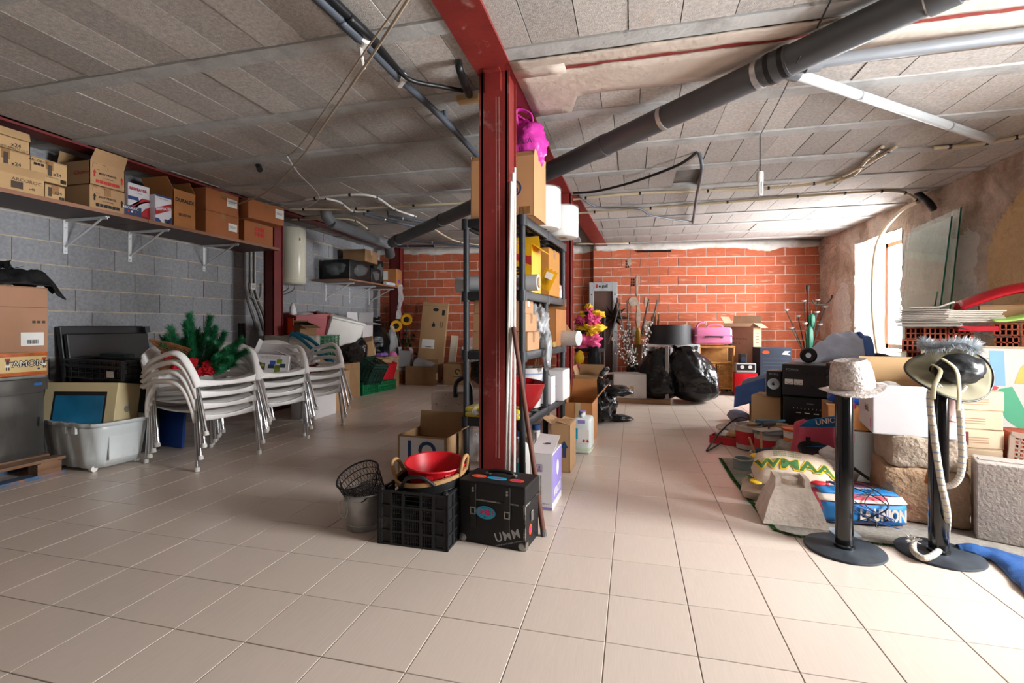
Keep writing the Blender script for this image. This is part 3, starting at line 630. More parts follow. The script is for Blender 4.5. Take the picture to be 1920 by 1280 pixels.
# black mesh fabric slumped over the carton
M_TULLE = mat('black_tulle', '#0d0c0e', .75, var=.3, scale=20, bump=.6, bscale=40)
t = thing('black_fabric', 'crumpled black sheer fabric draped over the tall carton', 'fabric', (-4.62, 2.56, 1.366))
def drape(s_, t_):
    x = -.19 + .44 * t_; y = -.5 + .80 * s_; k = noise.noise(Vector((x * 7, y * 5, 2)))
    z = .10 * (1 - abs(2 * t_ - 1) ** 2) * (.7 + .5 * k) + .05 + .05 * noise.noise(Vector((x * 14, y * 13, 5))) - max(0, y - .2) * 1.1 - max(0, t_ - .85) * .3
    return (x, y, max(z, .012) if y < .23 else z)
MB().grid(drape, 50, 26).build('drape', M_TULLE, t, smooth=True, solid=.01)
mb = MB()
for i in range(120):
    a = random.uniform(0, 2 * pi); r = random.uniform(.02, .17); p = Vector((cos(a) * r * .6, -.12 + sin(a) * r * 1.3, .13)); q = p + Vector((random.uniform(-.05, .07), random.uniform(-.05, .07), random.uniform(.01, .07)))
    e = Vector((random.uniform(-.03, .03), random.uniform(-.03, .03), random.uniform(-.01, .02))); mb.add([p, q, q + e, p + e], [(0, 1, 2, 3)])
mb.build('ruffle', M_TULLE, t)
# black folded boards leaning on the wall, green lid, blue lid
t = thing('folded_table', 'black folding table leaning folded against the block wall', 'table', (-4.655, 3.46, 0), 0, rot=(0, R(-9), 0))
MB().rbox((0, 0, .54), (.05, .74, 1.07), .01, 2).build('table_top', M_BLKP, t); MB().rbox((.06, .0, .5), (.04, .72, 1.0), .01, 2).build('table_half', M_BLKP, t)
for z in (1.03, .1): MB().b(-.03, .09, .33, .38, z - .03, z + .03).build('corner_cap', mat('dark_grey_metal', '#3d4044', .4, .6), t)
# grey-white translucent storage crate with wheels
M_TRANS = mat('frosted_polypropylene', '#c3c8c8', .35, var=.06, scale=3, spec=.5, patch=('#a89d8c', 4, .62, .85))
p0, p1, p2 = fl(75, 872), fl(192, 888), fl(272, 861)
wv = (p1 - p0); dv = (p2 - p1); az = math.atan2(wv.y, wv.x); W_, D_ = .70, .42
t = thing('storage_crate', 'frosted white plastic storage crate on castors holding the computer carton', 'crate', (-4.11, 2.86, 0), R(-6)); h = .36; W_, D_ = .82, .44
def wall(s_, t_):
    a = s_ * 2 * pi; n_ = 5.0; c_, q = cos(a), sin(a); r = (abs(c_) ** n_ + abs(q) ** n_) ** (-1 / n_); k = .86 + .14 * t_
    x = c_ * r * W_ / 2 * k; y = q * r * D_ / 2 * k; wob = 1
    if q < -.5 and abs(x) < W_ * .42: y += .011 * (1 if math.sin(x * 42) > .2 else 0)
    return (x, y, .03 + (h - .03) * t_)
mb = MB(); mb.grid(wall, 96, 6, wrapu=True); mb.add([wall(i / 96, 0) for i in range(96)], [tuple(range(95, -1, -1))]); mb.build('tub', M_TRANS, t, smooth=35, solid=.005)
mb = MB(); mb.grid(lambda s_, t_: tuple(Vector(wall(s_, 1)) * (1 + .05 * (1 - abs(2 * t_ - 1))) * Vector((1, 1, 0)) if False else Vector((wall(s_, 1)[0] * (1 + .045 * min(1, t_ * 2)), wall(s_, 1)[1] * (1 + .07 * min(1, t_ * 2)), h - .025 * max(0, t_ * 2 - 1)))), 96, 3, wrapu=True); mb.build('rim', M_TRANS, t, smooth=35, solid=.005)
for x in (-.32, -.21, .12, .23): MB().b(x - .02, x + .02, -D_ / 2 - .015, -D_ / 2 + .0, h - .075, h - .02).build('clip_tab', M_TRANS, t)
MB().b(W_ / 2 * .93, W_ / 2 * .96, -.1, .1, .08, .26).build('label_panel', M_TRANS, t)
for x, y in ((.30, -.15), (.30, .14), (-.30, -.15), (-.30, .14)): MB().tube([(x - .015, y, .022), (x + .015, y, .022)], .022, 12).build('castor', M_WHITEP, t)
# computer carton standing tilted in the crate
M_CREAM = mat('cream_carton', '#c9b88f', .6, var=.06, scale=4); M_SCR = mat('printed_screen_blue', '#14587c', .3, var=.35, scale=1.5, col2='#2a7fa8', stretch=(1, 1, 3))
t = thing('computer_box', 'cream computer carton with a printed blue screen, in the white crate', 'box', (-4.12, 2.83, .10), 0, rot=(R(-9), 0, R(12))); w, d, h = .58, .22, .52
MB().rbox((0, 0, h / 2), (w, d, h), .004, 1).build('body', M_CREAM, t)
decal('printed_bezel', .42, .32, M_INK, t, (.0, -d / 2 - .0004, .29), 'front'); decal('printed_screen', .39, .28, M_SCR, t, (0, -d / 2 - .0014, .28), 'front')
ap = [(.0, -.03), (-.018, -.03), (-.03, -.008), (-.026, .014), (-.008, .018), (0, .014), (.008, .018), (.022, .012), (.014, 0), (.024, -.012), (.014, -.03)]
decal('fruit_emblem', 0, 0, mat('emblem_grey', '#7d8074', .5), t, (w / 2 + .0008, .0, .325), 'right', poly=ap); decal('fruit_emblem_leaf', 0, 0, MATS['emblem_grey'], t, (w / 2 + .0008, .006, .325), 'right', poly=[(0, .02), (.004, .03), (.012, .034), (.009, .024)])
# black crate with discs behind, green and blue crates
c = crate('low black mesh crate resting above the computer carton', (-4.21, 3.07, .635), .78, .24, .16, M_BLKP, R(-8), nx=8, nz=3)
MB().lathe([(.0, 0), (.09, 0), (.09, .12), (.0, .12)], 24, (.22, -.01, .02)).build('filter_drum', mat('grey_grille', '#8b8f93', .4, .7, var=.4, scale=60), c)
decal('paper_label', .09, .05, M_PAPER, c, (.25, -.128, .05), 'front')
b = carton('black appliance carton under the black mesh crate', (-4.24, 3.25, 0), .5, .2, .63, rz=R(-6), m=mat('black_card', '#18191b', .6, var=.1), name='black_box')
t = thing('serving_tray', 'dark green plastic tray edge behind the black mesh crate', 'tray', (-4.42, 3.29, .70), R(-6)); mb = MB().rbox((0, 0, .06), (.34, .10, .13), .02, 2); mb.build('tray_body', mat('dark_green_plastic', '#0d3527', .45), t, smooth=30)
t = thing('tub_lid', 'blue plastic tub lid standing upright behind the computer carton', 'lid', (-4.02, 3.40, .0), 0, rot=(R(-4), 0, R(-6)))
MB().rbox((0, 0, .36), (.46, .03, .72), .012, 2).build('panel', mat('blue_plastic', '#1d3f86', .4, var=.1), t, smooth=30); MB().rbox((0, 0, .73), (.48, .05, .03), .012, 2).build('rim', MATS['blue_plastic'], t, smooth=30)

# ================================================================== WHITE STACKING CHAIRS (front faces +x)
M_CHAIR = mat('white_chair_plastic', '#e9e6e3', .42, var=.03, scale=4, patch=('#c4bbb2', 5, .64, .9))
M_CAP = mat('white_rubber_cap', '#d9d6d0', .6)
def chair_parts():
    P_ = {}
    def seat(s_, t_):
        x = -.24 + .53 * t_; y = (s_ - .5) * (.50 - .04 * (1 - t_)); e = abs(s_ - .5) * 2
        z = .415 + .03 * e ** 3 - .02 * sin(t_ * pi) - (.045 * max(0, t_ - .86) / .14 if t_ > .86 else 0) + .015 * (1 - t_) * 0
        if t_ > .86: z += .018 * (1 - e ** 2) * 0
        return (x, y, z)
    P_['seat'] = MB().grid(seat, 17, 15)
    P_['seat_apron'] = MB().grid(lambda s_, t_: (.285 - .01 * t_ + .012 * (1 - (2 * s_ - 1) ** 2), (s_ - .5) * .5, (.385 + .035 * (2 * s_ - 1) ** 2) - .06 * t_ + .03 * t_ * (1 - (2 * s_ - 1) ** 2)), 17, 4)
    def back(s_, t_):
        y = (s_ - .5) * (.46 + .05 * sin(t_ * pi * .8)) * (1 - .25 * max(0, t_ - .8) / .2 * 1); e = abs(s_ - .5) * 2
        return (-.235 - .12 * t_ - .05 * (1 - e * e) * (.4 + .6 * t_), y, .42 + .41 * t_ - .05 * e ** 3 * max(0, t_ - .7) / .3)
    P_['backrest'] = MB().grid(back, 17, 13)
    return P_
CP = {k: v.mesh(k, M_CHAIR, True) for k, v in chair_parts().items()}
def arm(s):
    pts = spline([(.285, s * .245, .36), (.275, s * .262, .46), (.235, s * .285, .585), (.16, s * .298, .645), (.03, s * .30, .655), (-.12, s * .295, .64), (-.24, s * .275, .60), (-.33, s * .235, .60)], 5)
    mb = MB().tube(pts, [.030 if i < 14 else .034 for i in range(len(pts))], 8, flat=.55)
    mb.tube(spline([(-.10, s * .292, .625), (-.20, s * .28, .52), (-.245, s * .262, .42), (-.25, s * .255, .36)], 4), [.024] * 13, 8, flat=.6); return mb.mesh('armrest', M_CHAIR, True)
ARM = {s: arm(s) for s in (-1, 1)}
LEGF = {}
for s in (-1, 1):
    LEGF[('f', s)] = (MB().tube([(.28, s * .247, .40), (.315, s * .262, .018)], .0125, 10).mesh('leg', M_ALU, 50), (.3165, s * .2625, .0))
    LEGF[('r', s)] = (MB().tube([(-.245, s * .25, .42), (-.265, s * .262, .018)], .0125, 10).mesh('leg', M_ALU, 50), (-.2665, s * .2625, .0))
CAPM = MB().lathe([(.012, 0), (.017, .003), (.0175, .012), (.016, .03), (.0135, .034)], 12).mesh('foot_cap', M_CAP, 40)
def chair(label, loc, rot, group):
    t = thing('stacking_chair', label, 'chair', loc, 0, group, rot)
    link('seat', CP['seat'], t, solid=.012); link('seat_apron', CP['seat_apron'], t, solid=.012); link('backrest', CP['backrest'], t, solid=.014)
    for s in (-1, 1): link('armrest', ARM[s], t)
    for k, (me, cap) in LEGF.items(): l = link('leg', me, t); link('foot_cap', CAPM, l, cap)
    return t
STY = ((-3.36, 3.165), (-3.33, 3.745), (-3.35, 4.345))
names = ('nearest the white storage crate', 'of the middle stack', 'in the stack farthest from the camera')
levels = ('bottom', 'second lowest', 'second highest', 'topmost')
for i, (x, y) in enumerate(STY):
    rz = R(-9)
    for k in range(4):
        a = R(4.6) * k      # each chair leans a little further back than the one below
        Rz = Matrix.Rotation(rz, 3, 'Z'); Ry = Matrix.Rotation(-a, 3, 'Y'); piv = Vector((-.2665, 0, 0))
        loc = Vector((x, y, .046 * k)) + Rz @ (Vector((.047 * k, 0, 0)) + piv - Ry @ piv)
        chair(f'{levels[k]} white plastic armchair {names[i]}', loc, (0, -a, rz + R(random.uniform(-1, 1))), 'stacked white armchairs')
# ================================================================== THINGS ON THE CHAIR STACKS
M_FIR = mat('artificial_fir', '#1a6a40', .6, var=.4, scale=20); M_STRAW = mat('straw', '#6d4526', .8, var=.35, scale=25); M_FELT = mat('red_felt', '#b5101e', .9, var=.15); M_GLIT = mat('silver_glitter', '#9aa3ac', .3, .6, var=.4, scale=90)
def fir(parent, p, q, r=.035, m=None, dens=900, name='fir_branch'):
    p, q = Vector(p), Vector(q); ax = (q - p); L_ = ax.length; ax.normalize(); a = Vector((0, 0, 1)) if abs(ax.z) < .8 else Vector((1, 0, 0)); x = ax.cross(a).normalized(); y = ax.cross(x)
    mb = MB().tube([p, q], .003, 5)
    for i in range(int(L_ * dens)):
        t_ = random.random(); b = p + ax * (t_ * L_); th = random.uniform(0, 2 * pi); o = (x * cos(th) + y * sin(th)); e = b + o * r * random.uniform(.8, 1.1) * (1 - .35 * t_ ** 4) + ax * r * .8; s = ax.cross(o) * .003
        mb.add([b - s, b + s, e], [(0, 1, 2)])
    return mb.build(name, m or M_FIR, parent)
B0 = (-3.38, 3.14, .66)
t = thing('fir_arrangement', 'green artificial fir spray with silver leaves and red felt on the nearest chairs', 'decoration', B0)
for q in ((-.10, .02, .46), (-.07, -.03, .40), (.06, .05, .44), (-.20, -.05, .36), (-.22, -.08, .28), (-.18, .02, .26), (.14, .10, .32), (.24, .16, .27), (.26, .18, .18), (.22, .1, .2), (.2, .13, .09), (-.02, .05, .28), (.1, .06, .36)):
    Q = Vector(q) * 1.06; fir(t, Q * .2, Q, .058, dens=3000); fir(t, Q * .5, Q * .8 + Vector((-Q.y, Q.x, 0)) * .45 + Vector((0, 0, .02)), .05, dens=2600); fir(t, Q * .45, Q * .75 + Vector((Q.y, -Q.x, 0)) * .45, .05, dens=2600)
for q in ((-.27, -.1, .33), (-.2, -.06, .22), (.09, .0, .3), (.05, .03, .26)): Q = Vector(q); fir(t, Q * .2, Q, .03, M_GLIT, 600, 'silver_leaf')
for k, (x, y, z) in enumerate(((-.16, -.12, .17), (-.08, -.1, .10), (.0, -.06, .12), (.08, .02, .10), (.15, .06, .09), (.11, .0, .05), (-.12, -.1, .06), (.04, -.02, .04))):
    MB().blob((x, y, z), (.1, .08, .07), 3, .5, 3.2, k, crease=.3).build('felt_flower', M_FELT, t)
mb = MB().tube([(-.02, 0, -.02), (0, 0, .1)], .02, 8); mb.build('binding', M_STRAW, t)
def wicker_star(label, loc, rot, tips, c=(0, 0, 0)):
    t = thing('wicker_star', label, 'decoration', loc, 0, None, rot); c = Vector(c)
    for q in tips:
        q = Vector(q); ax = (q - c).normalized(); x = ax.cross(Vector((0, 1, .3))).normalized(); y = ax.cross(x); mb = MB()
        for i in range(26):
            th = 2 * pi * i / 26; b = c + ax * .05 + x * cos(th) * .075 + y * sin(th) * .03
            e = q + Vector((random.uniform(-1, 1), random.uniform(-1, 1), random.uniform(-1, 1))) * .006; mb.tube([b, (b + e) / 2 + x * cos(th) * .012, e], .004, 4)
        mb.build('straw_ray', M_STRAW, t)
    mb = MB(); 
    for i in range(14): mb.tube(spline([c + Vector((random.uniform(-.02, .02), 0, .05)), c + Vector((random.uniform(-.08, .08), random.uniform(-.02, .02), -.03)), c + Vector((random.uniform(-.1, .1), 0, -.1))], 3), .0015, 3)
    mb.build('loose_fibre', M_STRAW, t)
wicker_star('brown straw star with long pointed rays beside the fir spray', (-3.43, 3.13, .80), (0, 0, R(30)), ((-.24, -.12, .16), (-.26, -.12, -.09), (.26, .1, -.03), (-.02, .02, -.14), (.06, .04, .2)))
M_PHOT = [mat('photo_' + n, c, .4, var=.4, scale=60) for n, c in (('olive', '#5b6420'), ('blue', '#2b4da0'), ('green', '#6f8a1e'), ('dark', '#2a3442'))]
b = carton('white carton printed with small product photos on the middle chair stack', (-3.24, 3.78, .60), .30, .24, .19, rot=(R(-8), R(4), R(33)), m=M_WCARD, flaps={'left': 75, 'back': 120, 'right': 20, 'front': 5}, fl_len=.15, name='product_box')
decal('product_photo', .07, .07, M_INKD, b, (-.075, -.121, .09), 'front', poly=[(-.035, -.03), (.035, -.04), (.035, .02), (-.03, .035)])
decal('product_photo', .02, .02, M_PHOT[2], b, (-.06, -.1225, .095), 'front', poly=disc(.014, .014))
for i, (x, z, k) in enumerate(((.02, .12, 1), (.075, .135, 2), (.01, .085, 3), (.06, .08, 0), (.105, .095, 3), (.06, .05, 2))): decal('product_photo', .045, .035, M_PHOT[k], b, (x, -.121 - .0002 * i, z), 'front')
for k in range(2): text('INFLATABLE LED POCKET PAR', .012, M_INKD, b, (0, -.121, .172 - k * .012), 'front')
# tote bag with teal strap and garland on the far stack
M_TOTE = mat('grey_canvas', '#a59d92', .9, var=.1, scale=8); M_TEAL = mat('teal_webbing', '#1f6f8a', .8, var=.1); M_GARL = mat('burgundy_tinsel', '#6a1020', .35, .3, var=.4, scale=40)
t = thing('tote_bag', 'grey canvas tote bag with a teal strap slung over the far chairs', 'bag', (-3.75, 4.72, .60), R(28))
MB().grid(lambda s_, t_: (-.28 + .56 * s_, -.05 + .02 * noise.noise(Vector((s_ * 4, t_ * 4, 1))) - .05 * sin(s_ * pi), .36 * t_ + .03 * noise.noise(Vector((s_ * 5, t_ * 3, 4)))), 18, 10).grid(lambda s_, t_: (-.28 + .56 * s_, .05 + .03 * noise.noise(Vector((s_ * 4, t_ * 4, 3))) + .05 * sin(s_ * pi), .34 * t_), 18, 10).grid(lambda s_, t_: (-.28 + .02 * sin(t_ * 3), -.05 + .1 * s_, .35 * t_), 4, 8).grid(lambda s_, t_: (.28, -.05 + .1 * s_, .35 * t_), 4, 8).build('bag_body', M_TOTE, t, smooth=True, solid=.006)
def strap(pts, w, m, parent, name='strap'):
    pts = spline(pts, 8); vs = []; fs = []
    for i, p in enumerate(pts): vs += [p + Vector((0, 0, w / 2)), p - Vector((0, 0, w / 2))]
    for i in range(len(pts) - 1): fs.append((2 * i, 2 * i + 1, 2 * i + 3, 2 * i + 2))
    return MB().add(vs, fs).build(name, m, parent, smooth=True, solid=.005)
strap([(-.02, -.13, .0), (-.02, -.135, .2), (0, -.13, .37), (.1, -.16, .33), (.25, -.22, .2), (.42, -.30, .08), (.48, -.30, .02)], .05, M_TEAL, t)
strap([(.06, -.12, .38), (.2, -.14, .32), (.36, -.2, .18), (.48, -.28, .05)], .05, M_TEAL, t); decal('teal_band', .2, .05, M_TEAL, t, (-.15, -.115, .1), 'front')
t = thing('tinsel_garland', 'burgundy tinsel garland heaped on the seat of the far chair stack', 'garland', (-3.36, 4.40, .585)); mb = MB()
for i in range(90): p = Vector((random.gauss(0, .09), random.gauss(0, .12), abs(random.gauss(.03, .02)))); mb.blob(p, (.045, .04, .03), 1, .3, 3, i)
mb.build('tinsel', M_GARL, t)
b = carton('tall white carton standing on the floor behind the far chairs', (-3.66, 4.98, 0), .32, .40, .44, m=M_WCARD, name='white_box'); 
b = carton('brown carton standing beside the tall white carton behind the chairs', (-3.70, 5.36, 0), .34, .32, .50, m=M_CARD)
# ================================================================== FAR LEFT HEAP
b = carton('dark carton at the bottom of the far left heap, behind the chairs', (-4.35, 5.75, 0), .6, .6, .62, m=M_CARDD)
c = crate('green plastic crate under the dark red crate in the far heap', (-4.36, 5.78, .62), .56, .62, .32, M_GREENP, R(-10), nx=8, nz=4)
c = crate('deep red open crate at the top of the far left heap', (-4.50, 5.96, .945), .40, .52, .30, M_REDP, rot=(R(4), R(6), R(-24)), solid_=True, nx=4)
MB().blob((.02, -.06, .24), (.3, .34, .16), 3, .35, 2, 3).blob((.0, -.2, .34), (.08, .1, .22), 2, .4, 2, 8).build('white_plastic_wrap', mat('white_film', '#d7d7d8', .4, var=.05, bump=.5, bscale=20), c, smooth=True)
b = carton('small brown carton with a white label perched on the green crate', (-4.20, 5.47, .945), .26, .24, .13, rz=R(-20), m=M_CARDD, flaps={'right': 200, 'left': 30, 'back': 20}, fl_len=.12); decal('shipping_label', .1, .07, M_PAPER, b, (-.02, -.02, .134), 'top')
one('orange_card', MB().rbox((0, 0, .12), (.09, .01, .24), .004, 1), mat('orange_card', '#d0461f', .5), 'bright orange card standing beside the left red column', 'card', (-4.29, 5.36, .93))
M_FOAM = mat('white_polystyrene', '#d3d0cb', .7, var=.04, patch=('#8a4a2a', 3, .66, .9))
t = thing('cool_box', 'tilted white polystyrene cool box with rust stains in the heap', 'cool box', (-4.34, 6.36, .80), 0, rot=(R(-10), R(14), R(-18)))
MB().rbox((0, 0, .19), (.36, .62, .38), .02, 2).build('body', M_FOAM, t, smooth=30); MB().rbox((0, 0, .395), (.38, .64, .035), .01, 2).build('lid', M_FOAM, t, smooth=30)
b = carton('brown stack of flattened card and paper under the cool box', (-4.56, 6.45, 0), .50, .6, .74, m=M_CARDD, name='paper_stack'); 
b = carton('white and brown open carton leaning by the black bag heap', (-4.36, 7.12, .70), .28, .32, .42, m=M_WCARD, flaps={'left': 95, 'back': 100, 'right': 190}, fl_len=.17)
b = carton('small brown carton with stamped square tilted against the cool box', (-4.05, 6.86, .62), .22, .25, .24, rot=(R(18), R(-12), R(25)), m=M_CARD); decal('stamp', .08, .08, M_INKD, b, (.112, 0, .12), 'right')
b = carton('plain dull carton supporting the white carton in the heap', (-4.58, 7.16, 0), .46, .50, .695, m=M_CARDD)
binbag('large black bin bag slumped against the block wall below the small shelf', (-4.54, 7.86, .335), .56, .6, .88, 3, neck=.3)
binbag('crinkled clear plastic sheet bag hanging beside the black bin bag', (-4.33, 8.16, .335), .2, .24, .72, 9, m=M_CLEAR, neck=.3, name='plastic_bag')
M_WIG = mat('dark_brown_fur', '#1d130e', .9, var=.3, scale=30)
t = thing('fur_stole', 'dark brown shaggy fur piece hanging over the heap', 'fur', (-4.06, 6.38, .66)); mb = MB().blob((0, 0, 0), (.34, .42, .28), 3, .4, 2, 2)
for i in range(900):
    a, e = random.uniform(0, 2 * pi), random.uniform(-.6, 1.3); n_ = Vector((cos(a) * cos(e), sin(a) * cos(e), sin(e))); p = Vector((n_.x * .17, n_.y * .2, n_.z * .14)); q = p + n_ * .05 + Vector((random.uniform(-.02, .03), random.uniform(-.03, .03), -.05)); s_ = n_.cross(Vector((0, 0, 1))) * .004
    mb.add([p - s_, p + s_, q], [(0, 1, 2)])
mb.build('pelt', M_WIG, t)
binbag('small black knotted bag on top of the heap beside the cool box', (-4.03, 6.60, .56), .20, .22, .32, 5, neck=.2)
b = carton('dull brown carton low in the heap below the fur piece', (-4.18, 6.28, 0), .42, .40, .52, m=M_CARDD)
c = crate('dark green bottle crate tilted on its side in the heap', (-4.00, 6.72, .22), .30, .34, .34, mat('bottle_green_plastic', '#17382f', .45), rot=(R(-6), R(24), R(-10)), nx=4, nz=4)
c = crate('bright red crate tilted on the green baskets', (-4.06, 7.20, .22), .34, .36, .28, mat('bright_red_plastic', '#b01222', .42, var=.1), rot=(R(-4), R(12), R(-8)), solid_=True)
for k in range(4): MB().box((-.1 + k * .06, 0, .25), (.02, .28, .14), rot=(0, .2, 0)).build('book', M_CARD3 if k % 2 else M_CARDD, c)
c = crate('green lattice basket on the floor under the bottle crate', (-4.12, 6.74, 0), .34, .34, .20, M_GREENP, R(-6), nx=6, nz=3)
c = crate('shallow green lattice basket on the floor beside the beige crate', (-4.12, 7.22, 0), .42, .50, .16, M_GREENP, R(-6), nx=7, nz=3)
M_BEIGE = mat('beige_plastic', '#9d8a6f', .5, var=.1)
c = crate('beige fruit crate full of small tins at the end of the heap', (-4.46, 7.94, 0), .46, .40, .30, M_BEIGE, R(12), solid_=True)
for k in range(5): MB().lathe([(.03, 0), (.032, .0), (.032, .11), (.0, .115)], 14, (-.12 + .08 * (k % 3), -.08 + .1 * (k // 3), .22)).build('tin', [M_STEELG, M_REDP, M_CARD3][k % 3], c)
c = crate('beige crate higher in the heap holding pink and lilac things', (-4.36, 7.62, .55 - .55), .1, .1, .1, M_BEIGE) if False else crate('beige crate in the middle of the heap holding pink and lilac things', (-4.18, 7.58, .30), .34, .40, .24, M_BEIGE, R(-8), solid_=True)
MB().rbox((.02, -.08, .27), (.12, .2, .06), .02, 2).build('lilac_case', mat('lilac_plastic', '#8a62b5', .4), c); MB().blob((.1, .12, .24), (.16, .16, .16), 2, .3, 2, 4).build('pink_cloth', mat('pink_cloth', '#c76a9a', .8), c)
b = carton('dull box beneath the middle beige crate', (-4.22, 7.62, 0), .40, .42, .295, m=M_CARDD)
b = carton('small white carton with dark sketch print above the beige fruit crate', (-4.40, 7.90, .325), .18, .2, .22, rz=R(20), m=M_WCARD, tape='y', name='tea_box'); text('Snow', .05, M_INK, b, (0, -.101, .12), 'front'); decal('olive_band', .17, .05, mat('olive_print', '#5f5a25', .5), b, (0, -.101, .04), 'front')
b = carton('upright white carton with black side print beside the sunflowers', (-4.05, 8.16, .245), .22, .18, .36, rz=R(8), m=mat('grey_white_card', '#a8a8ac', .6, var=.05), flaps={'left': 100, 'right': 60}, fl_len=.07, name='white_box'); decal('side_print', .03, .26, M_INK, b, (.112, 0, .18), 'right')
c = crate('small orange plastic crate on the floor under the white carton', (-4.05, 8.16, 0), .22, .22, .24, mat('orange_plastic', '#a8651f', .45, var=.12), R(8), nx=3, nz=2)
# sunflowers
M_LEAF = mat('dark_leaf', '#1f3318', .7, var=.3); M_SUN = mat('sunflower_petal', '#e0a512', .6, var=.15); M_SEED = mat('sunflower_seed', '#2e1a0c', .9, var=.3, scale=60, bump=.8, bscale=120)
t = thing('sunflowers', 'two artificial sunflowers with dark leaves in front of the flat carton', 'flowers', (-4.12, 8.44, 0))
for (x, y, z, tilt) in ((-.17, -.2, 1.06, .1), (.0, -.12, 1.18, -.1)):
    MB().tube(spline([(.0, .05, .3), (x * .5, y, .7), (x, y + .03, z)], 5), .009, 6).build('stem', M_LEAF, t)
    h_ = MB().lathe([(.0, .018), (.04, .016), (.055, .004), (.05, -.01)], 20).build('flower_head', M_SEED, t, (x, y, z), (R(80), 0, R(20)))
    for ring in (0, 1):
        for k in range(18):
            a = 2 * pi * (k + .5 * ring) / 18; mb = MB(); mb.add([(.05, -.012, 0), (.085, -.018, .006), (.115, 0, .0 + .01 * ring), (.085, .018, .006), (.05, .012, 0)], [(0, 1, 2, 3, 4)]); mb.build('petal', M_SUN, h_, (0, 0, -.004 * ring), (0, 0, a))
for k in range(26):
    a = random.uniform(0, 2 * pi); r = random.uniform(.03, .18); z = random.uniform(.45, .95); mb = MB(); mb.add([(0, 0, 0), (.05, -.04, .01), (.12, 0, -.02), (.05, .04, .01), (.06, 0, .02)], [(0, 1, 4), (1, 2, 4), (2, 3, 4), (3, 0, 4)])
    mb.build('leaf', M_LEAF, t, (cos(a) * r * .5, sin(a) * r * .5, z), (random.uniform(-.5, .5), random.uniform(-.3, .9), a))
MB().lathe([(.0, 0), (.07, 0), (.09, .3), (.08, .3), (.06, .02), (0, .02)], 20).build('vase', M_BLKP, t, smooth=40)
# tall flat carton against the brick wall
t = thing('flat_carton', 'tall flat brown carton with label leaning on the shaded brick wall', 'box', (-3.72, 8.42, 0), 0, rot=(R(-7), R(4), R(9)))
MB().rbox((0, 0, .76), (.50, .09, 1.52), .008, 1).build('body', M_CARD, t); decal('shipping_label', .24, .17, M_PAPER, t, (-.07, -.046, .72), 'front'); barcode(t, (-.04, -.0475, .665), 'front', .15, .025)
decal('stamp', .09, .06, M_INK, t, (.02, -.046, 1.38), 'front', poly=[(-.06, 0), (-.03, .03), (.03, .03), (.06, 0), (.03, -.03), (-.03, -.03)]); decal('stamp', .05, .1, M_INK, t, (.17, -.046, 1.33), 'front'); decal('stamp', .05, .09, M_INK, t, (.0, -.046, 1.1), 'front', poly=[(-.03, -.05), (.03, -.05), (.03, 0), (.01, .02), (.01, .05), (-.01, .05), (-.01, .02), (-.03, 0)]); decal('crease', .5, .003, M_INKD, t, (0, -.046, 1.45), 'front')
for x in (.13, .17): decal('stamp', .01, .12, M_INKD, t, (x, -.046, 1.1), 'front')
one('cream_panel', MB().rbox((0, 0, .44), (.14, .03, .88), .004, 1), mat('cream_panel', '#c7bda8', .6, var=.05), 'narrow cream panel leaning next to the tall flat carton', 'panel', (-3.36, 8.60, 0), 0, rot=(R(-6), R(5), R(8)))
b = carton('open brown carton on the floor below the sunflowers, holding a smaller box', (-3.72, 8.14, 0), .52, .34, .34, rz=R(6), m=M_CARDD, flaps={'back': 100, 'left': 200}, fl_len=.1); MB().tube([(.262, .02, .2), (.262, .02, .08)], .03, 6).build('torn_patch', M_CARD3, b)
b = carton('white and turquoise small carton tilted inside the open brown carton', (-3.72, 8.12, .20), .34, .2, .24, rot=(R(12), R(18), R(10)), m=mat('grey_blue_card', '#a9b3b8', .6), tape='', name='small_box'); decal('turquoise_print', .14, .1, mat('turquoise_print', '#1f8fa0', .5, var=.5, scale=40), b, (.08, -.101, .1), 'front')
b = carton('brown carton with a dark round logo beside the tall flat carton', (-3.12, 8.36, 0), .42, .40, .38, rz=R(7), m=M_CARDD); decal('logo', 0, 0, M_INK, b, (.05, -.202, .24), 'front', poly=[(.05 * cos(a), .05 * sin(a)) for a in [k * .3 for k in range(18)]] + [(.03 * cos(a), .03 * sin(a)) for a in [k * .3 for k in range(17, -1, -1)]]); decal('logo_text', .16, .012, M_INK, b, (.05, -.202, .15), 'front')
one('paper_scrap', MB().b(-.09, .09, -.03, .03, 0, .004), M_PAPER, 'white paper scrap on the floor by the open carton', 'paper', (-3.30, 8.05, .001), .2)
binbag('black bag of tangled cable seen through the shelf rack', (-2.42, 8.00, 0), .6, .5, .86, 14, neck=.35)
binbag('clear plastic bag lying on the black bag behind the rack', (-2.62, 7.75, .45), .34, .3, .42, 15, m=M_CLEAR, neck=.3, name='plastic_bag')
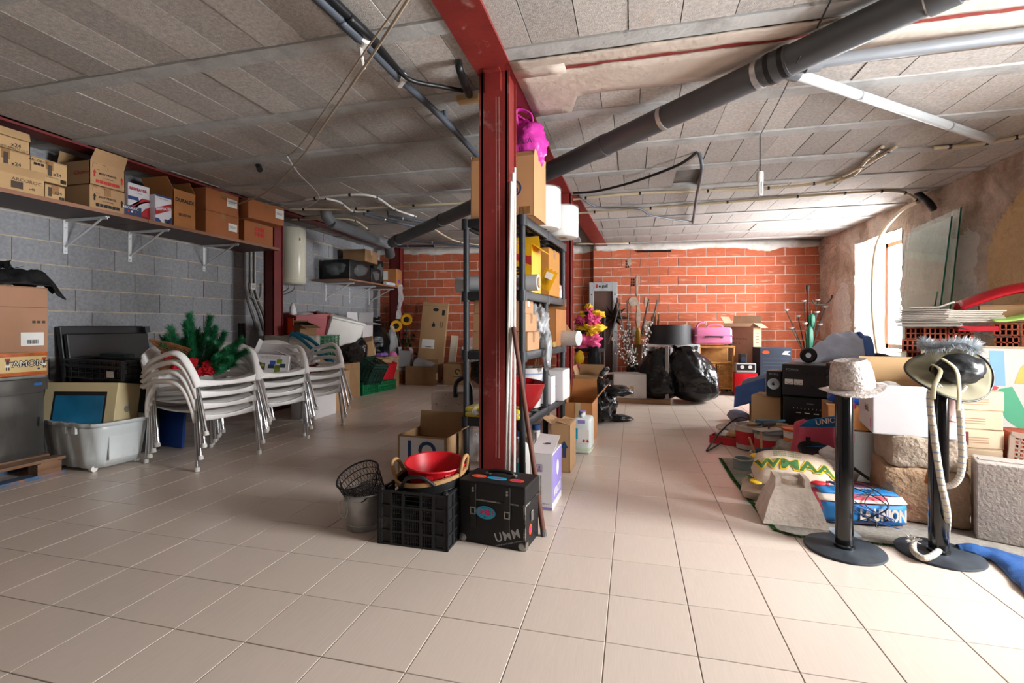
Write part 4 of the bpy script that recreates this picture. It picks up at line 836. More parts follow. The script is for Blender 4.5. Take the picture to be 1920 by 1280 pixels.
# ================================================================== SMALL SHELF ON THE LEFT WALL
S2 = 1.79
t = thing('wall_shelf', 'short brown shelf board on the far block wall holding wrapped parcels', 'shelf', (0, 6.55, S2)); MB().b(XL, -4.20, 0, 1.795, -.025, 0).build('board', M_EDGE, t)
for i, y in enumerate((6.92, 7.60, 8.26)): bracket((XL, y, S2 - .026), .52, .30, 'white bracket under the short far shelf, ' + ('the nearest of three', 'the middle of three', 'the one in the corner')[i])
for i, (lab, y, x, w, d, h) in enumerate((('black wrapped appliance under clear film at the near end of the short shelf', 6.98, -4.52, .5, .62, .32), ('black wrapped machine in the middle of the short shelf', 7.50, -4.50, .44, .34, .26), ('tall black wrapped bundle in the corner of the short shelf', 7.86, -4.62, .38, .34, .46))):
    t = thing('wrapped_parcel', lab, 'parcel', (x, y, S2)); MB().rbox((0, 0, h / 2), (w, d, h), .03, 2).build('body', M_BLKP, t, smooth=30); MB().blob((0, 0, h / 2 + .01), (w * 1.2, d * 1.2, h * 1.16), 4, .14, 2.2, i, flat=.80, crease=.14).build('plastic_wrap', mat('cling_film', '#cfd3d6', .1, var=.1, alpha=.14, bump=.9, bscale=26, bdist=.02), t, smooth=True)
carton('brown carton sitting on top of the wrapped parcels on the short shelf', (-4.50, 7.36, S2 + .345), .40, .46, .20, rz=R(4), m=M_CARDD, tm=M_CTAPE)
b = carton('brown carton with purple marks at the end of the short shelf', (-4.37, 8.18, S2), .32, .28, .32, rz=R(6), m=M_CARD2); decal('purple_scrawl', .12, .06, mat('purple_ink', '#6b3f8c', .6), b, (.162, 0, .1), 'right', poly=disc(.07, .03, 9)); decal('green_dot', 0, 0, mat('green_dot', '#55c030', .5), b, (.162, .09, .26), 'right', poly=disc(.014, .014, 10)); decal('side_label', .1, .16, M_PAPER, b, (-.05, -.142, .2), 'front')
one('striped_tube', MB().tube([(0, 0, .03), (.0, .62, .03)], .03, 12), mat('white_blue_tube', '#c5c9d2', .4, var=.2, scale=20), 'white and blue striped tube lying along the short shelf edge', 'tube', (-4.24, 7.72, S2 + .0))
t = thing('plastic_sheet', 'strip of crumpled clear film hanging off the short shelf end', 'plastic film', (-4.19, 8.16, S2)); MB().grid(lambda s_, t_: (.02 + .05 * noise.noise(Vector((s_ * 5, t_ * 4, 1))), -.1 + .2 * s_ * (1 - .3 * t_) + .04 * sin(t_ * 5), .02 - .62 * t_), 10, 24).build('film', mat('hazy_film', '#c9c9cb', .15, var=.1, alpha=.5, bump=.9, bscale=20, bdist=.02), t, smooth=True)
# cable conduits and outlet beside the left column
M_CON = mat('grey_conduit', '#a7a49d', .5, var=.1)
for i, (ya, yb) in enumerate(((5.20, 5.22), (5.30, 5.34), (5.37, 5.42))):
    one('conduit', MB().tube(spline([(XL + .02, ya, 2.5), (XL + .02, ya, 1.75), (XL + .025, ya + .02, 1.5), (XL + .03, yb + .12, 1.22), (XL + .03, yb + .2, 1.0)], 6), .012, 8), M_CON, ('leftmost', 'middle', 'rightmost')[i] + ' grey conduit running down the wall behind the red column', 'conduit')
t = thing('wall_socket', 'white wall socket with looped cable on the block wall', 'socket', (XL + .002, 5.32, 1.585)); MB().rbox((.02, 0, 0), (.04, .08, .085), .008, 2).build('housing', M_WHITEP, t); MB().rbox((.042, 0, 0), (.006, .045, .045), .003, 1).build('socket_insert', M_STEELG, t); MB().tube(spline([(.02, -.02, -.04), (.03, -.02, -.14), (.03, .08, -.18), (.02, .16, -.1), (.02, .17, .05)], 6), .008, 6).build('cable', M_CON, t)
one('metal_rail', MB().b(0, .03, -.02, .02, 0, 1.0).b(0, .03, .04, .07, 0, 1.0), mat('dark_grey_metal', '#3d4044', .4, .6), 'dark grey metal rails standing against the wall by the red column', 'rail', (XL + .01, 5.12, .1))
# ================================================================== SHELF RACK IN THE MIDDLE AND WHAT IT HOLDS
M_RACK = mat('charcoal_plastic', '#27292d', .5, var=.12, scale=5, bump=.1, bscale=50)
RO = Vector((-.675, 3.05, 0)); RA = R(-5); RW, RL = .45, 1.22; TZ = (1.79, 1.30, .90, .45)
rack = thing('shelf_rack', 'charcoal plastic shelf rack standing behind the red column', 'shelf rack', RO, RA)
for z in TZ:
    sh = MB(); sh.rbox((-RW / 2, .012, z - .03), (RW, .024, .06), .008, 2).rbox((-RW / 2, RL - .012, z - .03), (RW, .024, .06), .008, 2).rbox((-.012, RL / 2, z - .03), (.024, RL, .06), .008, 2).rbox((-RW + .012, RL / 2, z - .03), (.024, RL, .06), .008, 2)
    for x in (0, -RW):
        for y in (0, RL / 2, RL): sh.tube([(x + (-.025 if x == 0 else .025), y + (.025 if y == 0 else -.025 if y == RL else 0), z - .068), (x + (-.025 if x == 0 else .025), y + (.025 if y == 0 else -.025 if y == RL else 0), z + .002)], .033, 14)
    o = sh.build('shelf', M_RACK, rack, smooth=30)
    for i in range(7): MB().box((-RW / 2, .06 + i * (RL - .12) / 6, z - .012), (RW - .03, .06, .012)).build('slat', M_RACK, o)
    for i in range(5): MB().box((-.06 - i * (RW - .12) / 4, RL / 2, z - .03), (.012, RL - .03, .03)).build('rib', M_RACK, o)
for x in (-.025, -RW + .025):
    for y in (.025, RL / 2, RL - .025):
        MB().tube([(x, y, 0), (x, y, TZ[0] - .02 if y != RL / 2 else TZ[1] - .02)], .021, 14).build('leg', M_RACK, rack, smooth=40)
def rk(x, y, z): return RO + Matrix.Rotation(RA, 3, 'Z') @ Vector((x, y, 0)) + Vector((0, 0, z))
# top tier
b = carton('tall tan carton with a blue crown logo on top of the rack', rk(-.178, .20, TZ[0]), .45, .30, .40, rz=RA, m=mat('tan_carton', '#c08f62', .8, var=.05, scale=4), flaps={'right': 96, 'left': 100, 'back': 90, 'front': 60}, fl_len=.04)
decal('logo_ring', 0, 0, M_INKB, b, (.085, -.151, .19), 'front', poly=[(.055 * cos(a), .055 * sin(a)) for a in [k * 2 * pi / 40 for k in range(41)]] + [(.047 * cos(a), .047 * sin(a)) for a in [-k * 2 * pi / 40 for k in range(41)]]); decal('logo', 0, 0, M_INKB, b, (.085, -.151, .19), 'front', poly=[(-.03, -.03), (0, -.012), (.03, -.03), (.03, 0), (.012, .012), (.02, .03), (0, .018), (-.02, .03), (-.03, 0)])
for k in range(3): decal('tape', .02, .05, M_TAPE, b, (.14 + k * .025, -.151, .04), 'front')
M_PINKB = mat('magenta_plastic_bag', '#c2369a', .35, var=.12, bump=.6, bscale=22, bdist=.02)
t = thing('carrier_bag', 'crumpled magenta carrier bag stuffed into the tall tan carton', 'bag', rk(-.06, .20, TZ[0] + .36)); t.scale = (1.15, 1.1, 1.15)
MB().blob((0, 0, .14), (.27, .24, .30), 4, .22, 2.3, 4, flat=.9, crease=.18).build('bag_body', M_PINKB, t, smooth=True)
for s in (-1, 1): MB().tube(spline([(-.07 + .05 * s, -.04, .2), (-.08 + .04 * s, -.06, .33), (.0 + .04 * s, -.04, .31), (.05, -.02, .24)], 6), .022, 8, flat=.35).build('handle', M_PINKB, t, smooth=True)
text('CELIA', .045, M_INK, t, (.01, -.132, .12), 'front')
M_ROLL = mat('white_tissue', '#e2dfdc', .8, var=.02, bump=.25, bscale=50)
for i, (lab, x, y, r, h, z) in enumerate((('large wrapped white paper roll on the rack next to the tan carton', -.03, .53, .14, .30, 0), ('large white paper roll at the far end of the top shelf', .03, .93, .135, .25, 0), ('small white paper roll behind the other two', -.26, .78, .13, .25, 0))):
    t = thing('paper_roll', lab, 'paper roll', rk(x, y, TZ[0] + .004), RA)
    MB().lathe([(.04, .0), (r - .012, 0), (r, .012), (r, h - .012), (r - .012, h), (.04, h), (.04, 0)], 40, cap=False).build('roll', M_ROLL, t, smooth=40); MB().lathe([(.036, .002), (.04, .002), (.04, h - .002), (.036, h - .002), (.036, .002)], 20, cap=False).build('core', M_CARD, t, smooth=40)
    MB().lathe([(.03, -.002), (r + .002, -.002), (r + .006, h * .5), (r + .003, h + .003), (.05, h + .012)], 40, wob=lambda a, z_: .03 * noise.noise(Vector((cos(a) * 4, sin(a) * 4, z_ * 20))), cap=False).build('film', mat('thin_film', '#ffffff', .1, var=0, alpha=.18, bump=.8, bscale=25, bdist=.01), t, smooth=True)
# second tier
M_YEL2 = mat('yellow_carton', '#e0a818', .5, var=.06)
b = carton('yellow carton with gothic lettering and red ribbon on the second shelf', rk(-.19, .34, TZ[1]), .34, .24, .34, rz=RA, m=M_YEL2, flaps={'left': 95, 'back': 85, 'right': 215}, fl_len=.09, name='yellow_box')
text('ffe', .13, M_INK, b, (.02, -.122, .16), 'front', shear=.25, bold=.003); decal('red_ribbon', 0, 0, M_INKR, b, (0, -.1215, 0), 'front', poly=[(-.08, .28), (.17, .19), (.17, .25), (.0, .285)])
MB().blob((-.02, 0, .34), (.22, .16, .1), 2, .4, 2, 7).build('paper_bag', M_CARD, b)
t = thing('film_roll', 'wide roll of clear plastic film lying across the second shelf', 'film roll', rk(-.225, .10, TZ[1] + .056), RA); MB().tube([(-.30, 0, 0), (.29, 0, 0)], .055, 24).build('roll', mat('frosted_film', '#b9bdbf', .2, var=.06, spec=.6), t, smooth=40); MB().tube([(-.31, 0, 0), (.30, 0, 0)], .034, 20).build('core', M_CARD3, t, smooth=40)
t = thing('price_tag', 'yellow torn carton flap with a small label hanging off the second shelf', 'card', rk(.0, .55, TZ[1] + .10), 0, rot=(0, R(24), RA)); MB().prism([(-.055, -.06), (.05, -.06), (.055, .09), (.03, .1), (.02, .09), (.0, .105), (-.02, .09), (-.05, .1)], .004, ax='y').build('card', M_YEL2, t); decal('tag_label', .06, .05, M_PAPER, t, (0, -.0, .05), 'front')
b = carton('orange brown carton marked ES on the second shelf beside the yellow carton', rk(-.12, .72, TZ[1]), .28, .34, .36, rz=RA, m=mat('ochre_cardboard', '#b07a35', .8, var=.05)); text('ES', .05, M_INK, b, (-.08, -.172, .06), 'front', bold=.001)
one('red_white_packet', MB().rbox((0, 0, .06), (.1, .16, .12), .01, 1).rbox((0, -.09, .02), (.08, .05, .04), .01, 1), mat('red_white_packet', '#cfc3c3', .4, var=.1, patch=('#b01222', 8, .5, .55)), 'red and white packet at the far end of the second shelf', 'packet', rk(-.06, 1.03, TZ[1] + .001), RA)
# third tier
for i, (z, w) in enumerate(((0, .40), (.128, .38), (.252, .35))):
    b = carton(('lowest', 'middle', 'uppermost')[i] + ' of three small plain cartons stacked on the third shelf', rk(-.20 - .008 * i, .21, TZ[2] + z), w, .28, .125 if i < 2 else .11, rz=RA + R(i), m=mat('plain_cardboard', '#b08763', .85, var=.05)); 
    if i == 2: decal('tag_label', .05, .04, M_PAPER, b, (w / 2 + .001, .0, .07), 'right')
b = carton('open brown carton behind the plain cartons on the third shelf', rk(-.13, .95, TZ[2]), .30, .36, .30, rz=RA, m=M_CARD2, flaps={'left': 100, 'back': 95}, fl_len=.08)
t = thing('plastic_bag', 'shiny clear plastic bag drooping over the edge of the third shelf', 'bag', rk(-.03, .52, TZ[2])); MB().blob((-.02, 0, .17), (.14, .2, .32), 4, .45, 2.2, 3, crease=.3).blob((.045, -.03, -.02), (.07, .11, .3), 3, .4, 2.4, 6, crease=.25).build('film', mat('silver_film', '#c5c9cc', .12, .2, var=.1, alpha=.62, bump=.8, bscale=26, bdist=.02), t, smooth=True)
t = thing('bubble_wrap', 'roll of bubble wrap lying on the third shelf edge', 'bubble wrap', rk(.05, 1.0, TZ[2] + .065), RA); MB().tube([(-.16, .02, 0), (.12, -.06, 0)], .062, 20).build('roll', mat('bubble_film', '#cfd4d6', .2, var=.08, alpha=.8, bump=1, bscale=90, bdist=.01), t, smooth=40)
one('soap_box', MB().rbox((0, 0, .022), (.11, .08, .044), .004, 1), mat('gold_card', '#a07a1e', .4, var=.1), 'small gold box at the edge of the third shelf', 'box', rk(-.02, .68, TZ[2] + .001), RA)
one('wood_offcut', MB().box((0, 0, 0), (.04, .02, .34)), mat('pale_pine', '#b98d66', .7, var=.15), 'short pale wooden slat leaning off the third shelf', 'wood', rk(.02, 1.19, TZ[2] + .13), 0, rot=(R(-14), R(-38), 0))
# fourth tier
M_BLUEB = mat('blue_band', '#7f90b5', .5)
t = thing('bucket', 'white plastic bucket with blue bands on the fourth shelf', 'bucket', rk(-.16, .56, TZ[3])); MB().lathe([(.0, 0), (.105, 0), (.125, .29), (.13, .30), (.118, .3), (.1, .01), (0, .01)], 32).build('body', M_WHITEP, t, smooth=40)
for z in (.2, .25): MB().lathe([(.1205 + z * .01, 0), (.1225 + z * .01, .006), (.1212 + z * .01, .012)], 32, (0, 0, z), cap=False).build('band', M_BLUEB, t, smooth=True)
MB().tube([(.05, .0, .28), (.09, -.08, .37)], .008, 8).build('stick', M_CARD3, t)
M_REDG = mat('red_glossy_bowl', '#a00c18', .12, var=.06, coat=.4)
t = thing('red_bowl', 'large glossy red bowl on the fourth shelf', 'bowl', rk(-.13, .26, TZ[3]), 0, rot=(0, R(6), 0)); MB().lathe([(.0, 0), (.06, .0), (.10, .04), (.145, .12), (.17, .235), (.163, .235), (.138, .125), (.09, .045), (.0, .012)], 40).build('bowl', M_REDG, t, smooth=50)
for i, (x, y) in enumerate(((-.10, .06), (-.24, .05), (-.36, .07))):
    t = thing('cloth_pack', ('nearest the right edge of the fourth shelf', 'in the middle of the fourth shelf', 'at the left end of the fourth shelf')[i] + ', pack of yellow cleaning cloths', 'cloth pack', rk(x, y, TZ[3] + .001), RA); 
    for k in range(2): MB().rbox((0, 0, .018 + .036 * k), (.13, .15, .034), .012, 2).build('cloth', mat('yellow_cloth', '#d8c32a', .7, var=.1), t, smooth=30)
    MB().blob((0, 0, .037), (.17, .19, .09), 3, .12, 3, i, flat=.8).build('wrapper', M_CLEAR, t, smooth=True)
b = carton('white carton with a blue clown figure at the far end of the fourth shelf', rk(-.10, 1.02, TZ[3]), .30, .26, .25, rz=RA, m=M_WCARD, name='clown_box', tape='y'); M_CLOWN = mat('blue_figure', '#6f86c0', .6, var=.1)
for (dx, dz, rx, rz_) in ((0, .06, .055, .022), (0, .1, .03, .04), (0, .155, .026, .026), (.035, .12, .025, .012), (-.035, .115, .02, .02)): decal('printed_figure', 0, 0, M_CLOWN, b, (.03 + dx, -.131, dz), 'front', poly=disc(rx, rz_, 14))
decal('printed_figure', 0, 0, M_CLOWN, b, (.03, -.131, .175), 'front', poly=[(-.022, 0), (.022, 0), (.004, .05)])
b = carton('small white carton beside the bucket on the fourth shelf', rk(-.08, .76, TZ[3]), .16, .14, .22, rz=RA, m=M_WCARD, tape='')
# below the rack
for i, (x, y) in enumerate(((-.08, .12), (-.02, .34), (-.26, .10))):
    t = thing('detergent_jug', ('white detergent jug in front under the rack', 'white detergent jug behind, with open handle, under the rack', 'white detergent jug farthest left under the rack')[i], 'jug', rk(x, y, 0), RA + R(20))
    MB().lathe([(.0, 0), (.075, 0), (.085, .02), (.085, .2), (.06, .27), (.028, .3), (.028, .325), (0, .325)], 24, sx=1, sy=.75).build('body', M_WHITEP, t, smooth=50); MB().tube(spline([(.0, -.06, .2), (.0, -.085, .25), (.0, -.06, .29), (0, -.02, .3)], 5), .014, 8).build('handle', M_WHITEP, t, smooth=True); MB().lathe([(.03, 0), (.03, .035), (0, .035)], 16, (0, 0, .325)).build('cap', M_INKB, t); decal('label', .09, .1, mat('teal_label', '#3aa0a8', .5), t, (0, -.066, .11), 'front')
# ================================================================== IN FRONT OF THE COLUMN
# white pipes and brown stick leaning on the column
for i, (x0, y0, x1, z1) in enumerate(((-.692, 2.62, -.677, 1.90), (-.668, 2.61, -.674, 1.96), (-.636, 2.60, -.671, 2.0))):
    one('white_pipe', MB().tube([(x0, y0, 0), (x1, 2.70 + .03 * i, z1)], .0085, 10), mat('white_pvc', '#d9d6d0', .4, var=.05), ('leftmost', 'middle', 'rightmost')[i] + ' white plastic pipe leaning against the red column', 'pipe', smooth=40)
t = thing('wooden_stick', 'long brown wooden stick leaning across the white pipes', 'stick', (0, 0, 0)); MB().tube([(-.437, 2.415, .012), (-.52, 2.52, .4), (-.655, 2.665, 1.06)], [.014, .0135, .013], 10).build('shaft', mat('brown_stick', '#5d3527', .7, var=.25, scale=12), t, smooth=40); MB().tube([(-.4345, 2.412, 0), (-.440, 2.419, .03)], .0155, 10).build('ferrule', mat('grey_rubber', '#55514f', .7), t)
# black trunk
M_TRK = mat('worn_black_vinyl', '#0d0c0e', .55, var=.2, scale=8, bump=.15, bscale=120, patch=('#57534a', 6, .72, .9)); M_EDGEW = mat('worn_trunk_edge', '#8a877c', .7, var=.4, scale=30, patch=('#1a1918', 12, .42, .52)); M_LEATH = mat('black_leather', '#1a1614', .5, var=.2); M_NICK = mat('nickel', '#9b9a96', .3, .9, var=.1)
M_STO = mat('sticker_orange', '#d8481c', .4); M_STB = mat('sticker_cyan', '#1f9fc0', .4); M_STP = mat('sticker_pink', '#d0206a', .4); M_STG = mat('stencil_grey', '#b5b5b5', .5, var=.1)
trk = thing('record_trunk', 'black record trunk with round stickers and grey stencilled letters by the column', 'trunk', (-.648, 2.345, 0), R(-7)); w, d, h = .345, .205, .305
MB().rbox((0, 0, .11), (w, d, .22), .006, 2).build('body', M_TRK, trk); lid = MB().rbox((0, -.002, .262), (w + .008, d + .01, .09), .008, 2).build('lid', M_TRK, trk)
MB().b(-w / 2 - .005, w / 2 + .005, -d / 2 - .008, -d / 2 - .003, .215, .222).b(w / 2 + .003, w / 2 + .006, -d / 2, d / 2, .215, .222).b(w / 2 - .008, w / 2 + .002, -d / 2 - .0035, -d / 2 + .004, .02, .215).build('trim', M_EDGEW, trk)
for sx in (-1, 1): MB().lathe([(0, .004), (.014, .003), (.02, -.001), (.02, -.004)], 16).build('corner_guard', M_NICK, trk, (sx * (w / 2 - .016), -d / 2 - .001, .02), (R(90), 0, 0)); MB().box((sx * (w / 2 + .001), -d / 2 + .02, .02), (.004, .035, .035)).build('corner_guard', M_NICK, trk)
for sx in (-.095, .085):
    s_ = MB().rbox((sx, -d / 2 - .009, .235), (.032, .006, .12), .003, 1).rbox((sx, -d / 2 - .007, .135), (.026, .005, .11), .002, 1).build('strap', M_LEATH, trk); MB().box((sx - .012, -d / 2 - .012, .165), (.006, .006, .03)).box((sx + .012, -d / 2 - .012, .165), (.006, .006, .03)).box((sx, -d / 2 - .012, .18), (.03, .006, .005)).box((sx, -d / 2 - .012, .15), (.03, .006, .005)).build('buckle', M_NICK, s_)
    for z in (.275, .262): MB().tube([(sx, -d / 2 - .011, z), (sx, -d / 2 - .016, z)], .006, 10).build('rivet', M_NICK, s_)
MB().tube(spline([(-.07, .02, .307), (-.055, .02, .325), (0, .02, .33), (.055, .02, .325), (.07, .02, .307)], 5), .010, 10).build('handle', M_LEATH, trk)
for sx in (-.07, .07): MB().rbox((sx, .02, .312), (.03, .022, .012), .003, 1).build('handle_mount', M_NICK, trk)
MB().rbox((w / 2 + .004, -.01, .14), (.006, .03, .05), .003, 1).build('latch', M_NICK, trk)
def sticker(loc, face, rx, ry, m, inner=None, txt=None, roll=0):
    o = decal('sticker', 0, 0, m, trk, loc, face, roll, poly=disc(rx, ry, 28)); n_ = FACE[face] @ Vector((0, 0, 1)); l2 = Vector(loc) + n_ * .0014
    if inner: decal('sticker_print', 0, 0, inner, trk, l2, face, roll, poly=disc(rx * .55, ry * .4, 20))
    if txt: text(txt, ry * .95, M_STP, trk, l2 + n_ * .001, face, roll, bold=.002, sx=.9)
sticker((-.03, -d / 2 - .0075 + .004, .16), 'front', .052, .032, M_STB, None, 'ONIS I'); text('88.7', .012, M_INK, trk, (-.03, -d / 2 - .007, .138), 'front'); text('RADIO MUSICAL', .007, M_INK, trk, (-.03, -d / 2 - .007, .183), 'front')
sticker((-.10, -.03, .308), 'top', .04, .024, M_STO, M_STB); sticker((.0, -.035, .308), 'top', .052, .022, M_STB, None, 'ONIS'); sticker((.105, -.035, .308), 'top', .038, .022, M_STO, M_STP)
sticker((w / 2 + .0005, -.03, .08), 'right', .022, .026, M_STO, M_STP)
text('UMM', .06, M_STG, trk, (.082, -d / 2 - .001, .062), 'front', roll=.32, bold=.0008, spacing=1.12, sx=.95); text('underground music movement', .0125, M_STG, trk, (.094, -d / 2 - .001, .03), 'front', roll=.32)
# black lattice crate
M_CRT = mat('dusty_black_crate', '#1a1a1c', .55, var=.3, scale=12, patch=('#4d463e', 9, .62, .85))
ct = thing('vegetable_crate', 'dusty black lattice crate in front of the column, under the tubs', 'crate', (-1.026, 2.33, 0), R(-1)); W_, D_, h = .36, .38, .265
for side in range(4):
    L_ = W_ if side % 2 == 0 else D_; off = (D_ if side % 2 == 0 else W_) / 2; mb = MB(); mb.T = Matrix.Rotation(side * pi / 2, 4, 'Z') @ Matrix.Translation((0, -off, 0))
    cols = [-.5, -.31, -.13, .13, .31, .5]
    for c_ in cols: mb.b(c_ * L_ - .006, c_ * L_ + .006, -.006, .008, 0, h)
    for z in (0, .062, .125, .185, h - .012): mb.b(-L_ / 2, L_ / 2, -.005, .006, z, z + .01)
    for a, b_ in zip(cols[1:-1], cols[2:-1]):
        n_ = max(4, int((b_ - a) * L_ / .009))
        for i in range(1, n_): x = (a + (b_ - a) * i / n_) * L_; mb.b(x - .0018, x + .0018, -.002, .003, 0, h - (.07 if a == -.13 else .02))
        for k in range(12): z = h * k / 12; mb.b(a * L_, b_ * L_, -.002, .003, z, z + .003)
    for a, b_ in ((-.5, -.31), (.31, .5)): mb.b(a * L_, b_ * L_, .002, .006, 0, h)
    mb.build('side_panel', M_CRT, ct)
MB().b(-W_ / 2, W_ / 2, -D_ / 2, D_ / 2, 0, .008).build('base', M_CRT, ct)
for sx in (-1, 1):
    for sy in (-1, 1): MB().rbox((sx * (W_ / 2 - .01), sy * (D_ / 2 - .01), h / 2 + .005), (.026, .026, h + .012), .006, 1).build('corner_post', M_CRT, ct)
# black rubber tub and red tub
M_RUB = mat('black_rubber', '#141416', .5, var=.15); M_RIMW = mat('wood_print_rim', '#a17b4f', .6, var=.15, scale=8)
t = thing('rubber_tub', 'black flexible tub with tan rim and looped handles on the crate', 'tub', (-1.00, 2.345, .158), 0, rot=(R(3), R(-7), R(8))); 
MB().lathe([(.0, .0), (.13, .0), (.15, .03), (.172, .10), (.182, .15), (.176, .15), (.166, .10), (.145, .035), (0, .012)], 48).build('body', M_RUB, t, smooth=50)
for z in (.05, .07, .09): MB().lathe([(.158 + (z - .05) * .25, 0), (.162 + (z - .05) * .25, .004), (.159 + (z - .05) * .25, .008)], 48, (0, 0, z), cap=False).build('rib', M_RUB, t, smooth=True)
MB().lathe([(.176, .136), (.186, .138), (.188, .156), (.176, .158), (.174, .136)], 48, cap=False).build('rim', M_RIMW, t, smooth=40)
for a in (R(-8), R(172)): MB().tube(spline([(.183 * cos(a + .28), .183 * sin(a + .28), .14), (.20 * cos(a + .18), .20 * sin(a + .18), .21), (.2 * cos(a), .2 * sin(a), .225), (.20 * cos(a - .18), .20 * sin(a - .18), .21), (.183 * cos(a - .28), .183 * sin(a - .28), .14)], 6), .010, 8).build('handle', M_RIMW, t, smooth=True)
MB().tube(spline([(.19 * cos(a), .19 * sin(a), z) for a, z in ((R(-125), .14), (R(-112), .185), (R(-98), .195), (R(-84), .185), (R(-70), .14))], 6), .009, 8).build('rope_handle', M_RUB, t, smooth=True)
t = thing('red_tub', 'scuffed bright red plastic tub nested in the black tub', 'tub', (-1.005, 2.355, .225), 0, rot=(R(4), R(2), R(20))); M_RTUB = mat('scuffed_red_plastic', '#b4141d', .4, var=.12, scale=6, patch=('#d9a79c', 9, .66, .82))
MB().lathe([(.0, 0), (.115, 0), (.142, .09), (.156, .125), (.161, .131), (.158, .137), (.150, .134), (.138, .09), (.11, .008), (0, .008)], 48, wob=lambda a, z: .018 * sin(2 * a) * z * 6).build('body', M_RTUB, t, smooth=50)
for a in (R(-62), R(-98)): MB().box((.15 * cos(a), .15 * sin(a), .085), (.012, .03, .07), rot=(0, R(-12), a)).build('lug', M_RTUB, t)
# galvanised bucket with a black wire basket inside
t = thing('galvanised_bucket', 'galvanised steel bucket with ring handles beside the black crate', 'bucket', (-1.385, 2.30, 0)); 
MB().lathe([(.0, .004), (.082, .0), (.085, .004), (.107, .185), (.112, .19), (.109, .196), (.103, .19), (.081, .01), (0, .01)], 40).build('body', M_STEELG, t, smooth=50)
for z in (.03, .16): MB().lathe([(.0855 + z * .118, 0), (.0875 + z * .118, .003), (.0862 + z * .118, .006)], 40, (0, 0, z), cap=False).build('hoop', M_STEELG, t, smooth=True)
for a in (R(-118), R(60)):
    e = Vector((.108 * cos(a), .108 * sin(a), .15)); n_ = Vector((cos(a), sin(a), 0)); s_ = Vector((-sin(a), cos(a), 0)); MB().tube([e + n_ * .012 + s_ * .042 * cos(k) + Vector((0, 0, -.025 + .042 * sin(k))) for k in [2 * pi * i / 24 for i in range(25)]], .003, 6, cap=False).build('ring_handle', M_STEELG, t, smooth=True); MB().box(e, (.012, .012, .03), rot=(0, 0, a)).build('lug', M_STEELG, t)
M_WIRE = mat('black_wire', '#17161a', .5, .3)
t = thing('wire_basket', 'black wire mesh basket tilted inside the galvanised bucket', 'basket', (-1.378, 2.325, .15), 0, rot=(R(24), R(-10), 0)); mb = MB()
for k in range(4): r = .1 + .012 * k / 3; z = .03 + .12 * k / 3; mb.tube([(r * cos(a), r * sin(a), z) for a in [2 * pi * i / 32 for i in range(33)]], .0022 if k < 3 else .0045, 5, cap=False)
for i in range(36):
    for s in (-1, 1): mb.tube([((.1 + .012 * q) * cos(2 * pi * i / 36 + s * q * .35), (.1 + .012 * q) * sin(2 * pi * i / 36 + s * q * .35), .03 + .12 * q) for q in (0, .5, 1)], .0012, 3, cap=False)
mb.build('mesh_wall', M_WIRE, t); mb = MB()
for i in range(-8, 9): c_ = math.sqrt(max(0, .1 ** 2 - (i * .012) ** 2)); mb.tube([(i * .012, -c_, .03), (i * .012, c_, .03)], .0012, 3, cap=False).tube([(-c_, i * .012, .03), (c_, i * .012, .03)], .0012, 3, cap=False)
mb.build('mesh_floor', M_WIRE, t); MB().tube(spline([(-.11, 0, .15), (-.1, -.03, .1), (-.03, -.1, .06), (.05, -.1, .06), (.1, -.03, .1), (.11, 0, .15)], 6), .003, 6).build('bail', M_WIRE, t)
# things behind the crate
b = carton('open carton with white front panel and dark blue letters behind the tubs', (-1.35, 3.12, 0), .36, .30, .33, rz=R(-4), m=M_CARD, flaps={'back': 90, 'right': 150}, fl_len=.12); decal('white_panel', .33, .24, M_WCARD, b, (0, -.151, .2), 'front'); text('LO', .17, M_INKB, b, (.0, -.153, .23), 'front', bold=.004)
M_FLOR = mat('floral_paper', '#b9aaa2', .6, var=.2, scale=9, patch=('#8a3a3a', 14, .6, .66))
t = thing('gift_bag', 'floral paper bag with a black handle seen left of the rack', 'bag', (-1.52, 3.95, 0), R(12)); MB().rbox((0, 0, .25), (.34, .16, .50), .01, 1).build('bag_body', M_FLOR, t); MB().tube(spline([(.04, -.09, .46), (.05, -.1, .58), (.12, -.1, .62), (.17, -.1, .55), (.18, -.09, .38)], 6), .018, 8).build('handle', M_RUB, t, smooth=True)
t = thing('steel_pot', 'bundle of clear bags on the floor left of the rack', 'bag', (-1.30, 3.62, 0)); MB().blob((0, 0, .12), (.3, .26, .26), 3, .3, 2, 9, flat=.85).build('film', M_CLEAR, t, smooth=True); t.name = 'clear_bag'
# boxes to the right of the rack
M_PURP = mat('lilac_print', '#8d7fc4', .55, var=.06)
b = thing('purple_box', 'white and purple carton with up arrows beside the trunk', 'box', (-.505, 2.885, 0), R(-3)); w, d, h = .135, .26, .325
MB().rbox((0, 0, h / 2), (w, d, h), .003, 1).build('body', M_WCARD, b); MB().add([(-w / 2, -d / 2, h + .001), (w / 2, -d / 2, h + .001), (w / 2 - .004, d / 2 - .01, h + .055), (-w / 2 + .004, d / 2 - .01, h + .06)], [(0, 1, 2, 3)]).build('flap', M_WCARD, b, solid=.004)
decal('purple_side', d - .004, h - .05, M_PURP, b, (w / 2 + .0002, 0, h / 2 + .02), 'right'); text('vacri', .10, M_PAPER, b, (w / 2 + .002, .0, .1), 'right', roll=-pi / 2 * 0, bold=.002); decal('round_emblem', 0, 0, M_PAPER, b, (w / 2 + .002, 0, .22), 'right', poly=disc(.035, .045))
M_PURD = mat('purple_ink', '#5a4a80', .6); 
